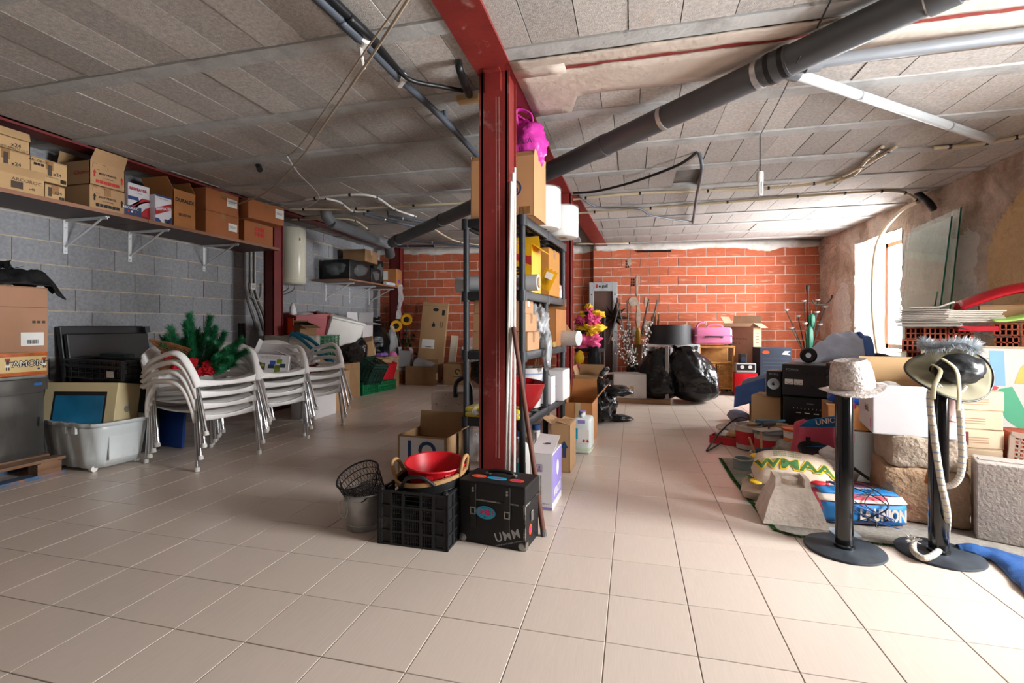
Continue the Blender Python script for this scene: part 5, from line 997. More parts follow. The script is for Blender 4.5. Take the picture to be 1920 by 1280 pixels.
for (x, z, ww, hh) in ((-.02, .262, .05, .002), (-.02, .222, .05, .002), (-.045, .242, .002, .042), (.005, .242, .002, .042), (-.02, .23, .035, .003)): decal('print_frame', ww, hh, M_PURD, b, (x, -d / 2 - .001, z), 'front')
for x in (-.03, -.01): arrow(b, (x, -d / 2 - .001, .246), 'front', .024, M_PURD)
decal('flap_seam', .002, .2, M_INKD, b, (.0, -d / 2 - .0005, .1), 'front'); text('750 ml x 3', .016, M_PURD, b, (.015, -d / 2 - .001, .038), 'front'); decal('purple_band', .13, .012, M_PURP, b, (0, -d / 2 - .001, .012), 'front'); decal('print_patch', .03, .02, M_INKD, b, (.015, -.01, h + .034), 'top', 0)
b = carton('brown carton with a blue arrow and torn top beside the purple carton', (-.50, 3.62, 0), .14, .25, .345, rz=R(-3), m=M_CARD, flaps={'front': 18, 'left': 150, 'right': 12, 'back': 10}, fl_len=.09); arrow(b, (.03, -.127, .17), 'front', .12, M_INKB); text('VINOS', .022, M_INKB, b, (-.035, -.127, .17), 'front')
t = thing('jerrycan', 'translucent plastic jerrycan with lilac cap and label on the floor', 'jerrycan', (-.40, 4.12, 0), R(-4)); MB().rbox((0, 0, .15), (.15, .2, .30), .03, 4).build('body', mat('frosted_canister', '#d3dad8', .3, var=.05), t, smooth=50); MB().rbox((0, 0, .045), (.152, .202, .08), .03, 3).build('liquid_band', mat('pale_green_liquid', '#b9c9ae', .25), t, smooth=50); MB().rbox((0, -.02, .315), (.03, .12, .03), .012, 2).build('handle', MATS['frosted_canister'], t, smooth=50); MB().lathe([(.03, 0), (.03, .035), (0, .035)], 16, (-.02, .06, .3)).build('cap', M_PURP, t); decal('label', .1, .11, M_PAPER, t, (.012, -.101, .15), 'front'); decal('label_patch', .035, .09, M_STB, t, (-.048, -.1015, .17), 'front'); decal('cap_label', .06, .03, M_PURP, t, (.0, -.101, .27), 'front')
for x in (-.0, .03): decal('hazard_mark', .018, .018, M_INKR, t, (x + .02, -.103, .115), 'front', pi / 4)
b = carton('open brown carton with tape beside the rack, behind the jerrycan', (-.47, 4.62, 0), .26, .36, .36, rz=R(-4), m=M_CARD2, flaps={'right': 128, 'left': 95, 'back': 100}, fl_len=.18); decal('tape', .05, .2, M_CTAPE, b, (0, -.182, .26), 'front')
t = thing('bin_bag', 'flattened black bin bag slumped on the floor beyond the jerrycan', 'bag', (-.33, 5.45, 0)); MB().blob((0, 0, .22), (.34, .5, .48), 4, .35, 2.2, 12, flat=.86, crease=.3).blob((.16, -.1, .36), (.34, .3, .12), 3, .3, 2.5, 5, crease=.2).blob((.14, .1, .03), (.4, .2, .08), 3, .3, 2.5, 8, flat=.7, crease=.2).build('bag_body', M_BAG, t, smooth=True)
# ================================================================== BACK OF THE ROOM, IN FRONT OF THE BRICK WALL
M_CHROME = mat('chrome_tube', '#b5b8bb', .18, 1, var=.08); M_PINK = mat('pink_fabric', '#d84a7c', .7, var=.12, scale=12); M_YELF = mat('yellow_fabric', '#d9a90f', .7, var=.12, scale=12); M_BLKF = mat('black_fabric', '#0e0e10', .85, var=.2)
b = carton('open brown carton printed MUY standing behind the rack', (-.56, 6.72, 0), .36, .36, .40, rz=R(-3), m=M_CARD, flaps={'back': 95, 'front': 205, 'left': 110}, fl_len=.12); text('MUY', .09, M_INKR, b, (.02, -.182, .22), 'front', bold=.002); text('FRAGIL', .06, M_INKR, b, (.02, -.182, .12), 'front', bold=.001)
MB().rbox((.16, -.12, .40), (.06, .24, .07), .02, 2, rot=(R(-30), R(35), 0)).build('black_shoe_sole', M_BLKP, b)
t = thing('metal_chair', 'metal frame chair with black seat carrying the pink and yellow costume', 'chair', (-.62, 7.42, 0), R(-10))
MB().rbox((0, 0, .70), (.40, .36, .05), .02, 2).build('seat', M_BLKF, t)
for x, y in ((-.18, -.16), (.18, -.16), (-.18, .16), (.18, .16)): MB().tube([(x, y, .69), (x * 1.06, y * 1.1, 0)], .011, 8).build('leg', M_CHROME, t)
MB().tube([(-.18, -.16, .3), (.18, -.16, .3)], .008, 6).tube([(-.18, -.16, .3), (-.18, .16, .3)], .008, 6).tube([(.18, -.16, .3), (.18, .16, .3)], .008, 6).build('footrest', M_CHROME, t)
MB().rbox((.17, .17, .98), (.05, .04, .55), .015, 2).build('backrest_post', M_BLKP, t)
t = thing('striped_costume', 'heap of pink, yellow and black striped costume on the metal chair', 'costume', (-.64, 7.36, .73)); rng = random.Random(3)
for i, (x, y, z, sx, sy, sz, m_) in enumerate(((.0, -.02, .11, .40, .3, .22, M_PINK), (-.05, .0, .24, .34, .28, .10, M_BLKF), (.02, 0, .30, .36, .28, .16, M_YELF), (.0, .02, .38, .34, .26, .07, M_BLKF), (.08, -.05, .42, .24, .2, .14, M_PINK), (-.12, -.02, .42, .2, .2, .13, M_PINK), (.1, 0, .50, .22, .18, .12, M_YELF), (-.06, 0, .5, .16, .18, .1, M_YELF), (.0, 0, .56, .13, .13, .1, M_PINK), (.03, -.12, .28, .1, .08, .26, M_YELF), (.02, -.13, .44, .08, .07, .2, M_PINK), (-.02, 0, .61, .1, .1, .1, M_YELF), (.02, -.1, .52, .1, .1, .05, M_BLKF))):
    MB().blob((x + rng.uniform(-.03, .03), y + rng.uniform(-.02, .02), z), (sx, sy * 1.1, sz * 1.1), 4, .55, 2.2, i * 3.7 + 1, crease=.45).build('fabric_fold', m_, t, smooth=True)
MB().blob((.1, -.16, -.22), (.2, .06, .5), 3, .3, 2, 5).build('black_trouser', M_BLKF, t, smooth=True); MB().blob((-.12, -.15, -.14), (.14, .06, .2), 3, .3, 2, 9).build('yellow_sleeve', M_YELF, t, smooth=True); MB().blob((-.16, -.15, -.3), (.12, .06, .14), 3, .3, 2, 2).build('pink_sleeve', M_PINK, t, smooth=True)
# aluminium gate frame
t = thing('aluminium_frame', 'tall silver aluminium frame standing against the brick wall', 'frame', (-.50, 8.72, 0), R(7)); M_ALUF = mat('brushed_aluminium', '#b7babd', .38, .75, var=.1, stretch=(1, 1, .1), scale=8)
for x in (-.205, .205): MB().rbox((x, 0, .92), (.085, .06, 1.84), .006, 1).build('upright', M_ALUF, t)
MB().rbox((0, 0, 1.76), (.33, .06, .16), .006, 1).build('header', M_ALUF, t); MB().rbox((0, 0, .05), (.33, .06, .1), .004, 1).build('sill', M_ALUF, t); text('e guil', .075, M_INK, t, (0, -.031, 1.77), 'front', bold=.003); decal('red_letter', .03, .06, M_INKR, t, (-.11, -.0325, 1.77), 'front')
MB().rbox((0, .02, .9), (.33, .01, 1.6), .002, 1).build('dark_panel', mat('smoked_panel', '#54392f', .4), t)
for x in (-.205, .205):
    for k in range(5): MB().tube([(x, -.03, .3 + k * .33), (x, -.034, .3 + k * .33)], .012, 10).build('bolt', M_CHROME, t)
# metal star
M_STAR = mat('bronze_metal', '#43362f', .45, .7, var=.25, scale=10)
t = thing('metal_star', 'dark bronze faceted metal star hung in front of the aluminium frame', 'star', (-.30, 8.62, 1.23), 0, rot=(R(6), R(8), R(10))); 
for k in range(8):
    a = pi / 2 + k * pi / 4; L_ = .31 if k % 2 == 0 else .25; tip = Vector((cos(a) * L_, 0, sin(a) * L_)); l_ = Vector((cos(a - pi / 8) * .10, 0, sin(a - pi / 8) * .10)); r_ = Vector((cos(a + pi / 8) * .10, 0, sin(a + pi / 8) * .10))
    MB().add([tip, l_, r_, (0, -.07, 0), (0, .03, 0)], [(0, 1, 3), (0, 3, 2), (0, 2, 4), (0, 4, 1)]).build('ray', M_STAR, t)
# silver stand legs
def tubes(name, label, cat, loc, segs, r, m, part='tube', rz=0):
    t = thing(name, label, cat, loc, rz)
    for s in segs: MB().tube(s, r, 8).build(part, m, t, smooth=40)
    return t
tubes('drum_stand', 'folded silver tubular stand with splayed legs by the brick wall', 'stand', (.10, 8.55, 0), [[(-.35, 0, 1.55), (-.14, .02, .5)], [(-.18, 0, 1.5), (-.12, .02, .1)], [(.32, 0, 1.50), (.02, -.02, .1)], [(.18, .06, 1.52), (-.02, .05, .6)], [(-.30, 0, 1.45), (-.5, -.05, .75)], [(-.2, 0, .9), (.2, .0, .9)]], .016, M_CHROME, 'leg')
t = thing('bamboo_bundle', 'bundle of brown bamboo canes leaning on the brick wall', 'canes', (.42, 8.86, 0)); M_BAM = mat('bamboo', '#7a4a26', .5, var=.3, scale=9)
for k in range(9): x = random.uniform(-.08, .1); MB().tube([(x, random.uniform(-.05, .05), 0), (x + random.uniform(-.03, .03), .12, random.uniform(.95, 1.45))], random.uniform(.012, .02), 7).build('cane', M_BAM, t, smooth=40)
one('spray_can', MB().lathe([(.0, 0), (.045, 0), (.045, .2), (.03, .24), (.03, .28), (0, .28)], 18), mat('yellow_black_can', '#b8941d', .4, var=.1), 'yellow spray can standing on a crate among the white branches', 'can', (.10, 8.45, .75), smooth=40)
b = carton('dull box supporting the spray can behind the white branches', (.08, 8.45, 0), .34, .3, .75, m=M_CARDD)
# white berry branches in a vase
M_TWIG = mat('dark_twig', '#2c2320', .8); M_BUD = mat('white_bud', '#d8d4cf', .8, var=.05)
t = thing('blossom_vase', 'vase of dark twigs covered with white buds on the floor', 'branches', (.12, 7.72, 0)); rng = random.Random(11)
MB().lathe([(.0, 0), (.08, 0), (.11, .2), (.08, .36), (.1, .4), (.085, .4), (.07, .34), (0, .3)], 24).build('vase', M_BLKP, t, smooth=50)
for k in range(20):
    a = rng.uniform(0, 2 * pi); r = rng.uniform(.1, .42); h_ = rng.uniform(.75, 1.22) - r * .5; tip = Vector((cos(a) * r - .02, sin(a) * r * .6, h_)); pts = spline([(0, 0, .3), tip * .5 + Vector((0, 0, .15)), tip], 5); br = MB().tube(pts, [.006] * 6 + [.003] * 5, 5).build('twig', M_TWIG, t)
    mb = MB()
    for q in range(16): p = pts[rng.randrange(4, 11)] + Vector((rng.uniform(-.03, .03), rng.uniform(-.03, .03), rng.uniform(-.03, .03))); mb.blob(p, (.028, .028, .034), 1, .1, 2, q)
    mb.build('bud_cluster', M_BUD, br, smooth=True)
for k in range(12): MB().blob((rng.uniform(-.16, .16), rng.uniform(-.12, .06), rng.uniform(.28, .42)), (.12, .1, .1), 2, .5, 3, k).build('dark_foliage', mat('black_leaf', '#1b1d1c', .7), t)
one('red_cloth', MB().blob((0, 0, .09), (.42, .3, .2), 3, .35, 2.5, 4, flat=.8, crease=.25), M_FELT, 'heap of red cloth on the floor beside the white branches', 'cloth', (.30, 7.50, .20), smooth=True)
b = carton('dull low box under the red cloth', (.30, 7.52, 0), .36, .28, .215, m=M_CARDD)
# wooden plinth with metal post, white carton
t = thing('sign_stand', 'wooden floor board carrying a square metal post', 'stand', (.03, 7.00, 0), R(-4)); MB().rbox((0, 0, .03), (.98, .34, .06), .004, 1).build('plinth', mat('oak_board', '#8d6a4c', .6, var=.15, stretch=(.3, 2, 2), scale=6), t); MB().rbox((.44, -.06, .42), (.05, .05, .74), .004, 1).build('post', mat('grey_post', '#8b8784', .45, .4), t); MB().rbox((.44, -.06, .065), (.09, .09, .01), .002, 1).build('foot_plate', M_STEELG, t)
b = carton('white carton with a torn open flap on the wooden plinth', (-.02, 7.02, .061), .44, .30, .33, rz=R(-4), m=mat('dusty_white_card', '#c2bcb8', .7, var=.05), flaps={'left': 185, 'front': 5, 'back': 8, 'right': 4}, fl_len=.15); decal('tape', .05, .14, M_CTAPE, b, (.03, -.151, .1), 'front')
one('sandal', MB().rbox((0, 0, .0), (.09, .26, .05), .02, 2), mat('black_white_shoe', '#2a2728', .6, patch=('#c9c5c0', 9, .5, .55)), 'black and white shoe resting on the MUY carton edge', 'shoe', (-.36, 6.62, .43), 0, rot=(R(-35), R(-12), R(25)))
# black bin bags
binbag('black bin bag behind the square metal post, crumpled', (.36, 7.12, 0), .60, .5, .74, 21, neck=.45, lean=(.0, 0))
binbag('biggest black bin bag on the floor below the pink suitcase', (.86, 7.14, 0), .68, .6, .78, 33, neck=.4, lean=(-.14, 0))
# white table and drum lamp shade
t = thing('side_table', 'white metal table by the brick wall carrying the black lampshade', 'table', (.58, 8.02, 0), R(4)); w, d, h = .84, .42, .78
MB().rbox((0, 0, h - .02), (w, d, .04), .004, 1).build('table_top', M_WPAINT, t)
for x in (-w / 2 + .025, 0, w / 2 - .025):
    for y in (-d / 2 + .02, d / 2 - .02): MB().box((x, y, (h - .04) / 2), (.035, .035, h - .04)).build('leg', M_WPAINT, t)
MB().rbox((0, 0, .42), (w - .05, d - .04, .02), .002, 1).build('lower_shelf', M_REDP, t); MB().tube([(-.1, -.1, .66), (.18, -.05, .66)], .04, 12).tube([(-.12, .05, .55), (.2, .05, .56)], .045, 12).build('umbrella_bundle', M_BLKP, t)
t = thing('lampshade', 'large black drum lampshade on the white table', 'lampshade', (.58, 8.0, .78)); MB().lathe([(.315, 0), (.318, .0), (.318, .30), (.315, .30)], 56).build('shade', mat('charcoal_shade', '#26272b', .6, var=.08), t, smooth=40); MB().lathe([(.31, .294), (.32, .294), (.32, .302), (.31, .302)], 56, cap=False).build('rim', M_BLKP, t, smooth=40)
# wicker cabinet with pink suitcase
M_WICK = mat('wicker', '#a8743a', .6, var=.25, scale=14)
t = thing('wicker_cabinet', 'golden wicker cabinet on castors by the brick wall', 'cabinet', (1.25, 8.18, 0), R(5)); w, d, h = .50, .36, .74
for x in (-w / 2, w / 2):
    for y in (-d / 2, d / 2): MB().tube([(x, y, .05), (x, y, h)], .02, 10).build('corner_post', M_WICK, t, smooth=40); MB().tube([(x - .012, y, .028), (x + .012, y, .028)], .028, 12).build('castor', M_BLKP, t)
MB().rbox((0, 0, h), (w + .05, d + .05, .035), .012, 2).build('top', M_WICK, t); MB().rbox((0, 0, .49), (w, d, .03), .008, 1).build('shelf', M_WICK, t); MB().rbox((0, 0, .1), (w, d, .03), .008, 1).build('bottom', M_WICK, t); MB().b(-w / 2, -w / 2 + .02, -d / 2, d / 2, .1, .48).b(w / 2 - .02, w / 2, -d / 2, d / 2, .1, .48).b(-w / 2, w / 2, d / 2 - .02, d / 2, .1, .7).build('panel', M_WICK, t)
for sx in (-1, 1):
    dr = MB(); x0 = sx * w / 4
    for i in range(11): dr.tube([(x0 - w / 4 + .02 + i * .0205, -d / 2 - .004 * (i % 2), .12), (x0 - w / 4 + .02 + i * .0205, -d / 2 - .004 * (i % 2), .47)], .0075, 5)
    for j in range(16): dr.tube([(x0 - w / 4 + .012, -d / 2 - .006 + .006 * (j % 2), .125 + j * .0225), (x0 + w / 4 - .012, -d / 2 - .006 + .006 * (j % 2), .125 + j * .0225)], .007, 5)
    dr.build('door', M_WICK, t, smooth=True)
M_PSUIT = mat('pink_suitcase', '#d678a0', .45, var=.06, scale=4)
t = thing('suitcase', 'pink wheeled suitcase lying on the wicker cabinet', 'suitcase', (1.20, 8.10, .762), R(6)); MB().rbox((0, 0, .15), (.56, .36, .26), .05, 4).build('shell', M_PSUIT, t, smooth=50); MB().rbox((0, 0, .15), (.565, .365, .02), .008, 1).build('zip', mat('pink_zip', '#b85d86', .5), t); MB().tube(spline([(-.11, -.18, .13), (-.11, -.21, .135), (.11, -.21, .135), (.11, -.18, .13)], 4), .014, 8, flat=.7).build('handle', M_BLKP, t, smooth=True)
for x in (-.11, .11): MB().rbox((x, -.183, .13), (.05, .014, .03), .004, 1).build('handle_mount', M_CHROME, t)
MB().tube(spline([(-.24, -.1, .27), (-.2, -.1, .34), (-.12, -.1, .36)], 4), .016, 8).build('carry_strap', M_PSUIT, t, smooth=True); MB().tube(spline([(-.06, 0, .28), (-.02, 0, .31), (.14, 0, .31), (.18, 0, .28)], 4), .014, 8).build('top_handle', M_PSUIT, t, smooth=True)
for y in (-.12, .12): MB().tube([(.25, y - .015, .035), (.25, y + .015, .035)], .035, 14).build('wheel', M_BLKP, t)
MB().rbox((.26, 0, .06), (.05, .3, .1), .02, 2).build('wheel_housing', M_BLKP, t)
# carton MADE IN CHINA on a taped carton
b = carton('crumpled brown carton behind the suitcase, under the lettered carton', (1.78, 8.66, 0), .50, .40, .44, rz=R(7), m=M_CARDD)
b = carton('brown open carton lettered MADE IN CHINA by the brick wall', (1.77, 8.62, .445), .46, .36, .66, rz=R(-32), m=mat('grey_tan_cardboard', '#a48368', .85, var=.07), flaps={'front': 205, 'right': 215, 'left': 120, 'back': 100}, fl_len=.13)
text('NGL', .04, M_INKD, b, (-.12, -.182, .48), 'front'); text('MADE IN CHINA', .04, M_INKD, b, (-.01, -.182, .41), 'front'); text('C/NO:  4-', .04, M_INKD, b, (-.05, -.182, .34), 'front')
for k in range(4): decal('side_print', .12, .012, M_INKD, b, (.232, 0, .5 - k * .05), 'right')
b = carton('black cabinet-like carton with orange sticker against the brick wall', (2.07, 8.10, 0), .44, .36, .74, rz=R(4), m=mat('dark_navy_print', '#232b3a', .45, var=.2, scale=5), tape='', name='amplifier_box'); decal('sticker', 0, 0, M_STO, b, (-.14, -.182, .67), 'front', poly=disc(.05, .025)); decal('sticker', 0, 0, mat('silver_print', '#b9bec4', .4), b, (.14, -.182, .66), 'front', poly=[(-.06, -.02), (-.02, .03), (.06, .03), (.02, .0), (.06, -.03)])
for k in range(8): decal('print_line', .36, .008, mat('dim_print', '#3d4656', .5), b, (0, -.182, .57 - k * .05), 'front')
# radio with red bag
t = thing('radio_set', 'silver radio with two round dials standing on a red bag', 'radio', (1.665, 7.96, .36)); MB().rbox((0, 0, .07), (.28, .16, .14), .012, 2).build('housing', mat('silver_plastic', '#b4b6ba', .4, .3), t); MB().rbox((0, -.082, .08), (.25, .01, .09), .004, 1).build('fascia', M_BLKP, t)
for x in (-.055, .055): MB().tube([(x, -.086, .085), (x, -.094, .085)], .028, 18).build('dial', M_WHITEP, t, smooth=40)
t = thing('red_bag', 'glossy red carrier bag with spotted corner below the silver radio', 'bag', (1.665, 7.96, 0)); MB().rbox((0, 0, .178), (.32, .18, .355), .012, 2).build('bag_body', mat('glossy_red_bag', '#b80f1d', .25, var=.08, bump=.2, bscale=20), t, smooth=30)
for k in range(14): decal('spot', 0, 0, [M_PAPER, M_SUN, M_STB][k % 3], t, (.06 + .09 * random.random(), -.0915, .02 + .12 * random.random()), 'front', poly=disc(.008, .008, 8))
t = thing('small_speaker', 'small black box speaker standing on the silver radio', 'speaker', (1.63, 7.96, .50), R(4)); MB().rbox((0, 0, .07), (.10, .1, .14), .008, 2).build('cabinet', M_BLKP, t); MB().tube([(0, -.05, .06), (0, -.056, .06)], .034, 18).build('cone', mat('dark_blue_cone', '#1d2740', .4), t)
b = carton('folded brown carton between the wicker cabinet and the radio', (1.34, 8.56, 0), .34, .2, .52, rz=R(6), m=M_CARDD)
# wrought iron tree with green umbrellas
M_IRON = mat('black_iron', '#26231f', .5, .5, var=.2); M_GRN = mat('green_nylon', '#0b4a36', .5, var=.15)
t = thing('iron_candelabra', 'black wrought iron candle tree in the right corner of the brick wall', 'candelabra', (2.78, 8.78, 0)); rng = random.Random(5)
MB().tube([(0, 0, 0), (.0, 0, 1.7)], .014, 8).build('stem', M_IRON, t)
for k in range(9):
    a = k * 2 * pi / 9 + .2; r = rng.uniform(.18, .32); h_ = rng.uniform(.95, 1.5); br = MB().tube(spline([(0, 0, .35), (cos(a) * r * .4, sin(a) * r * .3, .35 + (h_ - .35) * .5), (cos(a) * r, sin(a) * r * .5, h_)], 6), .008, 6).build('branch', M_IRON, t, smooth=True); MB().lathe([(.0, 0), (.018, 0), (.04, .02), (.042, .03), (0, .03)], 14, (cos(a) * r, sin(a) * r * .5, h_)).build('candle_cup', M_STEELG, br, smooth=40)
MB().tube(spline([(0, 0, 1.66), (.0, 0, 1.72), (.0, -.0, 1.7)], 3), .03, 8).build('finial', M_IRON, t); MB().tube(spline([(.05, -.02, 1.5), (.1, -.02, 1.42), (.25, -.02, 1.42), (.33, -.02, 1.5), (.34, -.02, 1.56)], 6), .010, 6).build('umbrella_crook', M_IRON, t, smooth=True)
for i, (x, z0, z1, r) in enumerate(((.0, .62, 1.06, .055), (.03, 1.03, 1.26, .05))):
    t = thing('folded_umbrella', ('longer lower green folded umbrella hanging on the iron tree', 'shorter upper green folded umbrella hanging on the iron tree')[i], 'umbrella', (2.78 + x, 8.70, z0)); H_ = z1 - z0
    MB().lathe([(.006, 0), (r * .5, .02), (r, H_ * .5), (r * .9, H_ * .85), (.02, H_)], 20, wob=lambda a, z: .22 * sin(a * 6)).build('canopy', M_GRN, t, smooth=True); MB().tube([(0, 0, -.06), (0, 0, H_ + .05)], .006, 6).build('shaft', M_STEELG, t)
# ================================================================== RIGHT HAND HEAP
# upturned grass mat
M_MATB = mat('grey_mat_backing', '#8b857c', .95, var=.2, scale=60, bump=.6, bscale=160, bdist=.004, patch=('#5f5850', 3, .5, .75)); M_GRASS = mat('plastic_grass', '#2f5a1f', .8, var=.4, scale=60)
t = thing('grass_mat', 'upturned artificial grass mat with grey backing under the heap', 'mat', (0, 0, 0))
edge = [(.70, 4.15), (.695, 3.6), (.715, 3.1), (.735, 2.76), (.80, 2.72), (1.1, 2.725), (1.5, 2.70), (1.72, 2.69), (2.5, 2.8), (2.6, 4.3)]
MB().prism(edge, .006, (0, 0, .004)).build('backing', M_MATB, t); mb = MB(); rng = random.Random(2)
for (a, b_) in zip(edge[:7], edge[1:8]):
    a, b_ = Vector(a), Vector(b_); n_ = int((b_ - a).length * 700); nn = Vector((-(b_ - a).y, (b_ - a).x)).normalized() * -1
    for i in range(n_):
        p = a.lerp(b_, rng.random()); o = Vector((p.x, p.y, rng.uniform(0, .008))); d_ = Vector((-abs(nn.x) * .03 if p.y > 2.75 else rng.uniform(-.006, .006), -.028 if p.y < 2.75 else rng.uniform(-.006, .006), rng.uniform(-.002, .012))); s_ = Vector((rng.uniform(-.003, .003), rng.uniform(-.003, .003), .002)); mb.add([o - s_, o + s_, o + d_], [(0, 1, 2)])
o = mb.build('grass_fringe', M_GRASS, t); o['kind'] = 'stuff'
# concrete footing
M_CONC = mat('pale_concrete', '#d3c5b7', .95, var=.12, scale=18, bump=.7, bscale=60, bdist=.008, patch=('#93816f', 5, .55, .8))
t = thing('concrete_footing', 'pale concrete pyramid footing block on the grass mat', 'concrete block', (.845, 2.95, .011), R(-4))
def frus(mb, z0, z1, a0, b0, a1, b1): return mb.add([(-a0, -b0, z0), (a0, -b0, z0), (a0, b0, z0), (-a0, b0, z0), (-a1, -b1, z1), (a1, -b1, z1), (a1, b1, z1), (-a1, b1, z1)], [(3, 2, 1, 0), (4, 5, 6, 7), (0, 1, 5, 4), (1, 2, 6, 5), (2, 3, 7, 6), (3, 0, 4, 7)])
frus(MB(), 0, .13, .155, .13, .115, .10).build('lower_block', M_CONC, t); frus(MB(), .13, .19, .112, .097, .085, .075).build('upper_block', M_CONC, t)
for sx in (-1, 1): frus(MB(), .0, .045, .016, .075, .012, .065).build('cheek', M_CONC, t, (sx * .07, 0, .188))
MB().lathe([(.018, 0), (.04, 0), (.04, .03), (.018, .03)], 20, (0, 0, .188)).build('socket_ring', M_CONC, t); frus(MB(), 0, .04, .07, .014, .06, .01).build('cheek', M_CONC, t, (0, .06, .188))
# woven rice sacks
M_SACK = mat('woven_sack', '#cdbba6', .8, var=.06, scale=7, bump=.3, bscale=14, bdist=.02); M_SGRN = mat('sack_green', '#3f6b3a', .7, var=.25, scale=30); M_SYEL = mat('sack_yellow', '#e0b81c', .6)
def pillow(w, d, h, seed, e=.55):
    def fn(s_, t_, up):
        x, y = 2 * s_ - 1, 2 * t_ - 1; k = max(0, (1 - abs(x) ** 3.2)) ** e * max(0, (1 - abs(y) ** 3.2)) ** e; pin = 1 - .10 * (1 - k) * (abs(x) * abs(y)) ** .5
        ww = noise.noise(Vector((x * 2, y * 2, seed))) * .12 + noise.noise(Vector((x * 6, y * 5, seed + 3))) * .05
        return (x * w / 2 * pin, y * d / 2 * pin, h / 2 + (h / 2 * k * (1 + ww) if up else -h / 2 * min(1, k * 2.2)))
    mb = MB(); mb.grid(lambda a, b_: fn(a, b_, True), 25, 19).grid(lambda a, b_: fn(1 - a, b_, False), 25, 19); mb.f = mb.f; return mb, fn
def sack(name, label, loc, rot, w, d, h, seed, m, cat='sack'):
    t = thing(name, label, cat, loc, 0, None, rot); mb, fn = pillow(w, d, h, seed); mb.build('sack_body', m, t, smooth=True); return t, fn
t, fn = sack('rice_sack', 'lower beige woven sack flattened beneath the lettered sack', (.90, 3.30, .012), (0, 0, R(-20)), .46, .40, .10, 5, M_SACK); text('WAAN', .13, M_SGRN, t, (-.05, -.07, .107), 'top', bold=.006)
t, fn = sack('rice_sack', 'upper beige woven sack with green and yellow letters and yellow corners', (.955, 3.28, .095), (R(16), R(0), R(-13)), .46, .36, .17, 2, M_SACK)
def onto(s, size, m, fn, cx, cy, roll, parent, lift=.003, bold=0, name='lettering'):
    o = text(s, size, m, parent, (0, 0, 0), 'top', 0, bold=bold); me = o.data.copy(); o.data = me; c_, q = cos(roll), sin(roll); w_, d_ = parent['_w'], parent['_d']
    bm = bmesh.new(); bm.from_mesh(me); bmesh.ops.triangulate(bm, faces=bm.faces[:]); bmesh.ops.subdivide_edges(bm, edges=bm.edges[:], cuts=2, use_grid_fill=True)
    for v in bm.verts:
        x, y = c_ * v.co.x - q * v.co.y + cx, q * v.co.x + c_ * v.co.y + cy; p = fn(min(1, max(0, x / w_ + .5)), min(1, max(0, y / d_ + .5)), True); v.co = Vector((x, y, p[2] + lift))
    bm.to_mesh(me); bm.free(); o.scale = (1, 1, 1); return o
t['_w'], t['_d'] = .46, .36
for s_, m_, b_ in (('WMAA', M_SYEL, .010), ('WMAA', M_SGRN, .003)): onto(s_, .13, m_, fn, .0, -.06, 0, t, .004 if b_ > .005 else .0055, b_)
for k in range(4): onto('ARROZ LARGO', .022, M_SGRN, fn, -.03, .04 + .025 * k, 0, t)
for sx in (-1, 1):
    for sy in (-1, 1): MB().blob((sx * .198, sy * .15, .085), (.075, .065, .02), 2, .1, 2, 1).build('yellow_corner', M_SYEL, t, (0, 0, 0))
del t['_w']; del t['_d']
# cement sacks
M_CEMB = mat('cement_blue', '#2272b0', .6, var=.1); M_CEMP = mat('cement_pink', '#b8485a', .65, var=.12, scale=6, patch=('#9a8d88', 6, .6, .8)); M_CEMW = mat('cement_cream', '#cfc0b2', .7, var=.06)
t = thing('cement_sack', 'flat cement sack with white capitals on a blue end', 'sack', (1.175, 3.10, .012), R(4)); mb, fn = pillow(.46, .36, .15, 8, .28); mb.build('sack_body', M_CEMP, t, smooth=True)
MB().grid(lambda a, b_: (-.195 + .41 * a, -.183 - .004 * sin(b_ * pi) + .03 * (2 * a - 1) ** 4, .012 + .10 * b_), 14, 5).build('blue_panel', M_CEMB, t, smooth=True, solid=.004); MB().grid(lambda a, b_: (-.2 + .42 * a, -.176 + .05 * b_ + .02 * (2 * a - 1) ** 4, .118 + .022 * b_), 14, 4).build('cream_band', M_CEMW, t, smooth=True, solid=.004); MB().grid(lambda a, b_: (-.18 + .38 * a, -.12 + .09 * b_, .146 + .012 * b_), 10, 4).build('blue_top_panel', M_CEMB, t, smooth=True, solid=.004)
text('LA UNION', .082, M_CEMW, t, (.087, -.194, .062), 'front', bold=.004, sx=.56); text('CEMENTOS', .03, M_CEMW, t, (.03, -.079, .166), 'top', bold=.001)
M_CABLE = mat('black_cable', '#141518', .5); M_CABB = mat('blue_cable', '#1d3f7a', .5)
t = thing('loose_cable', 'tangle of thin black and blue cable over the cement sack', 'cable', (1.165, 3.12, .012)); rng = random.Random(9)
for k in range(7): MB().tube(spline([(rng.uniform(-.2, .15), .08 - .02 * k, .165), (rng.uniform(-.15, .2), -.08, .175), (rng.uniform(-.1, .22), -.215, .12), (rng.uniform(-.1, .2), -.212, .04), (rng.uniform(-.15, .2), -.21 - .02 * (k % 2), .01)], 7), .0028, 5).build('strand', M_CABB if k % 3 == 0 else M_CABLE, t, smooth=True)
t = thing('cement_sack', 'upright opened pink and blue cement sack behind the white bag', 'sack', (1.245, 3.76, .012), R(6))
def up(a, b_):
    th = 2 * pi * a; n_ = 4; c_, q = cos(th), sin(th); r = (abs(c_) ** n_ + abs(q) ** n_) ** (-1 / n_); k = 1 + .10 * noise.noise(Vector((c_ * 2, q * 2, b_ * 3))) - .1 * b_
    return (c_ * r * .165 * k + .02 * b_, q * r * .09 * k * (1 - .35 * b_), .38 * b_ + .02 * noise.noise(Vector((c_ * 3, q * 3, 9))) * b_)
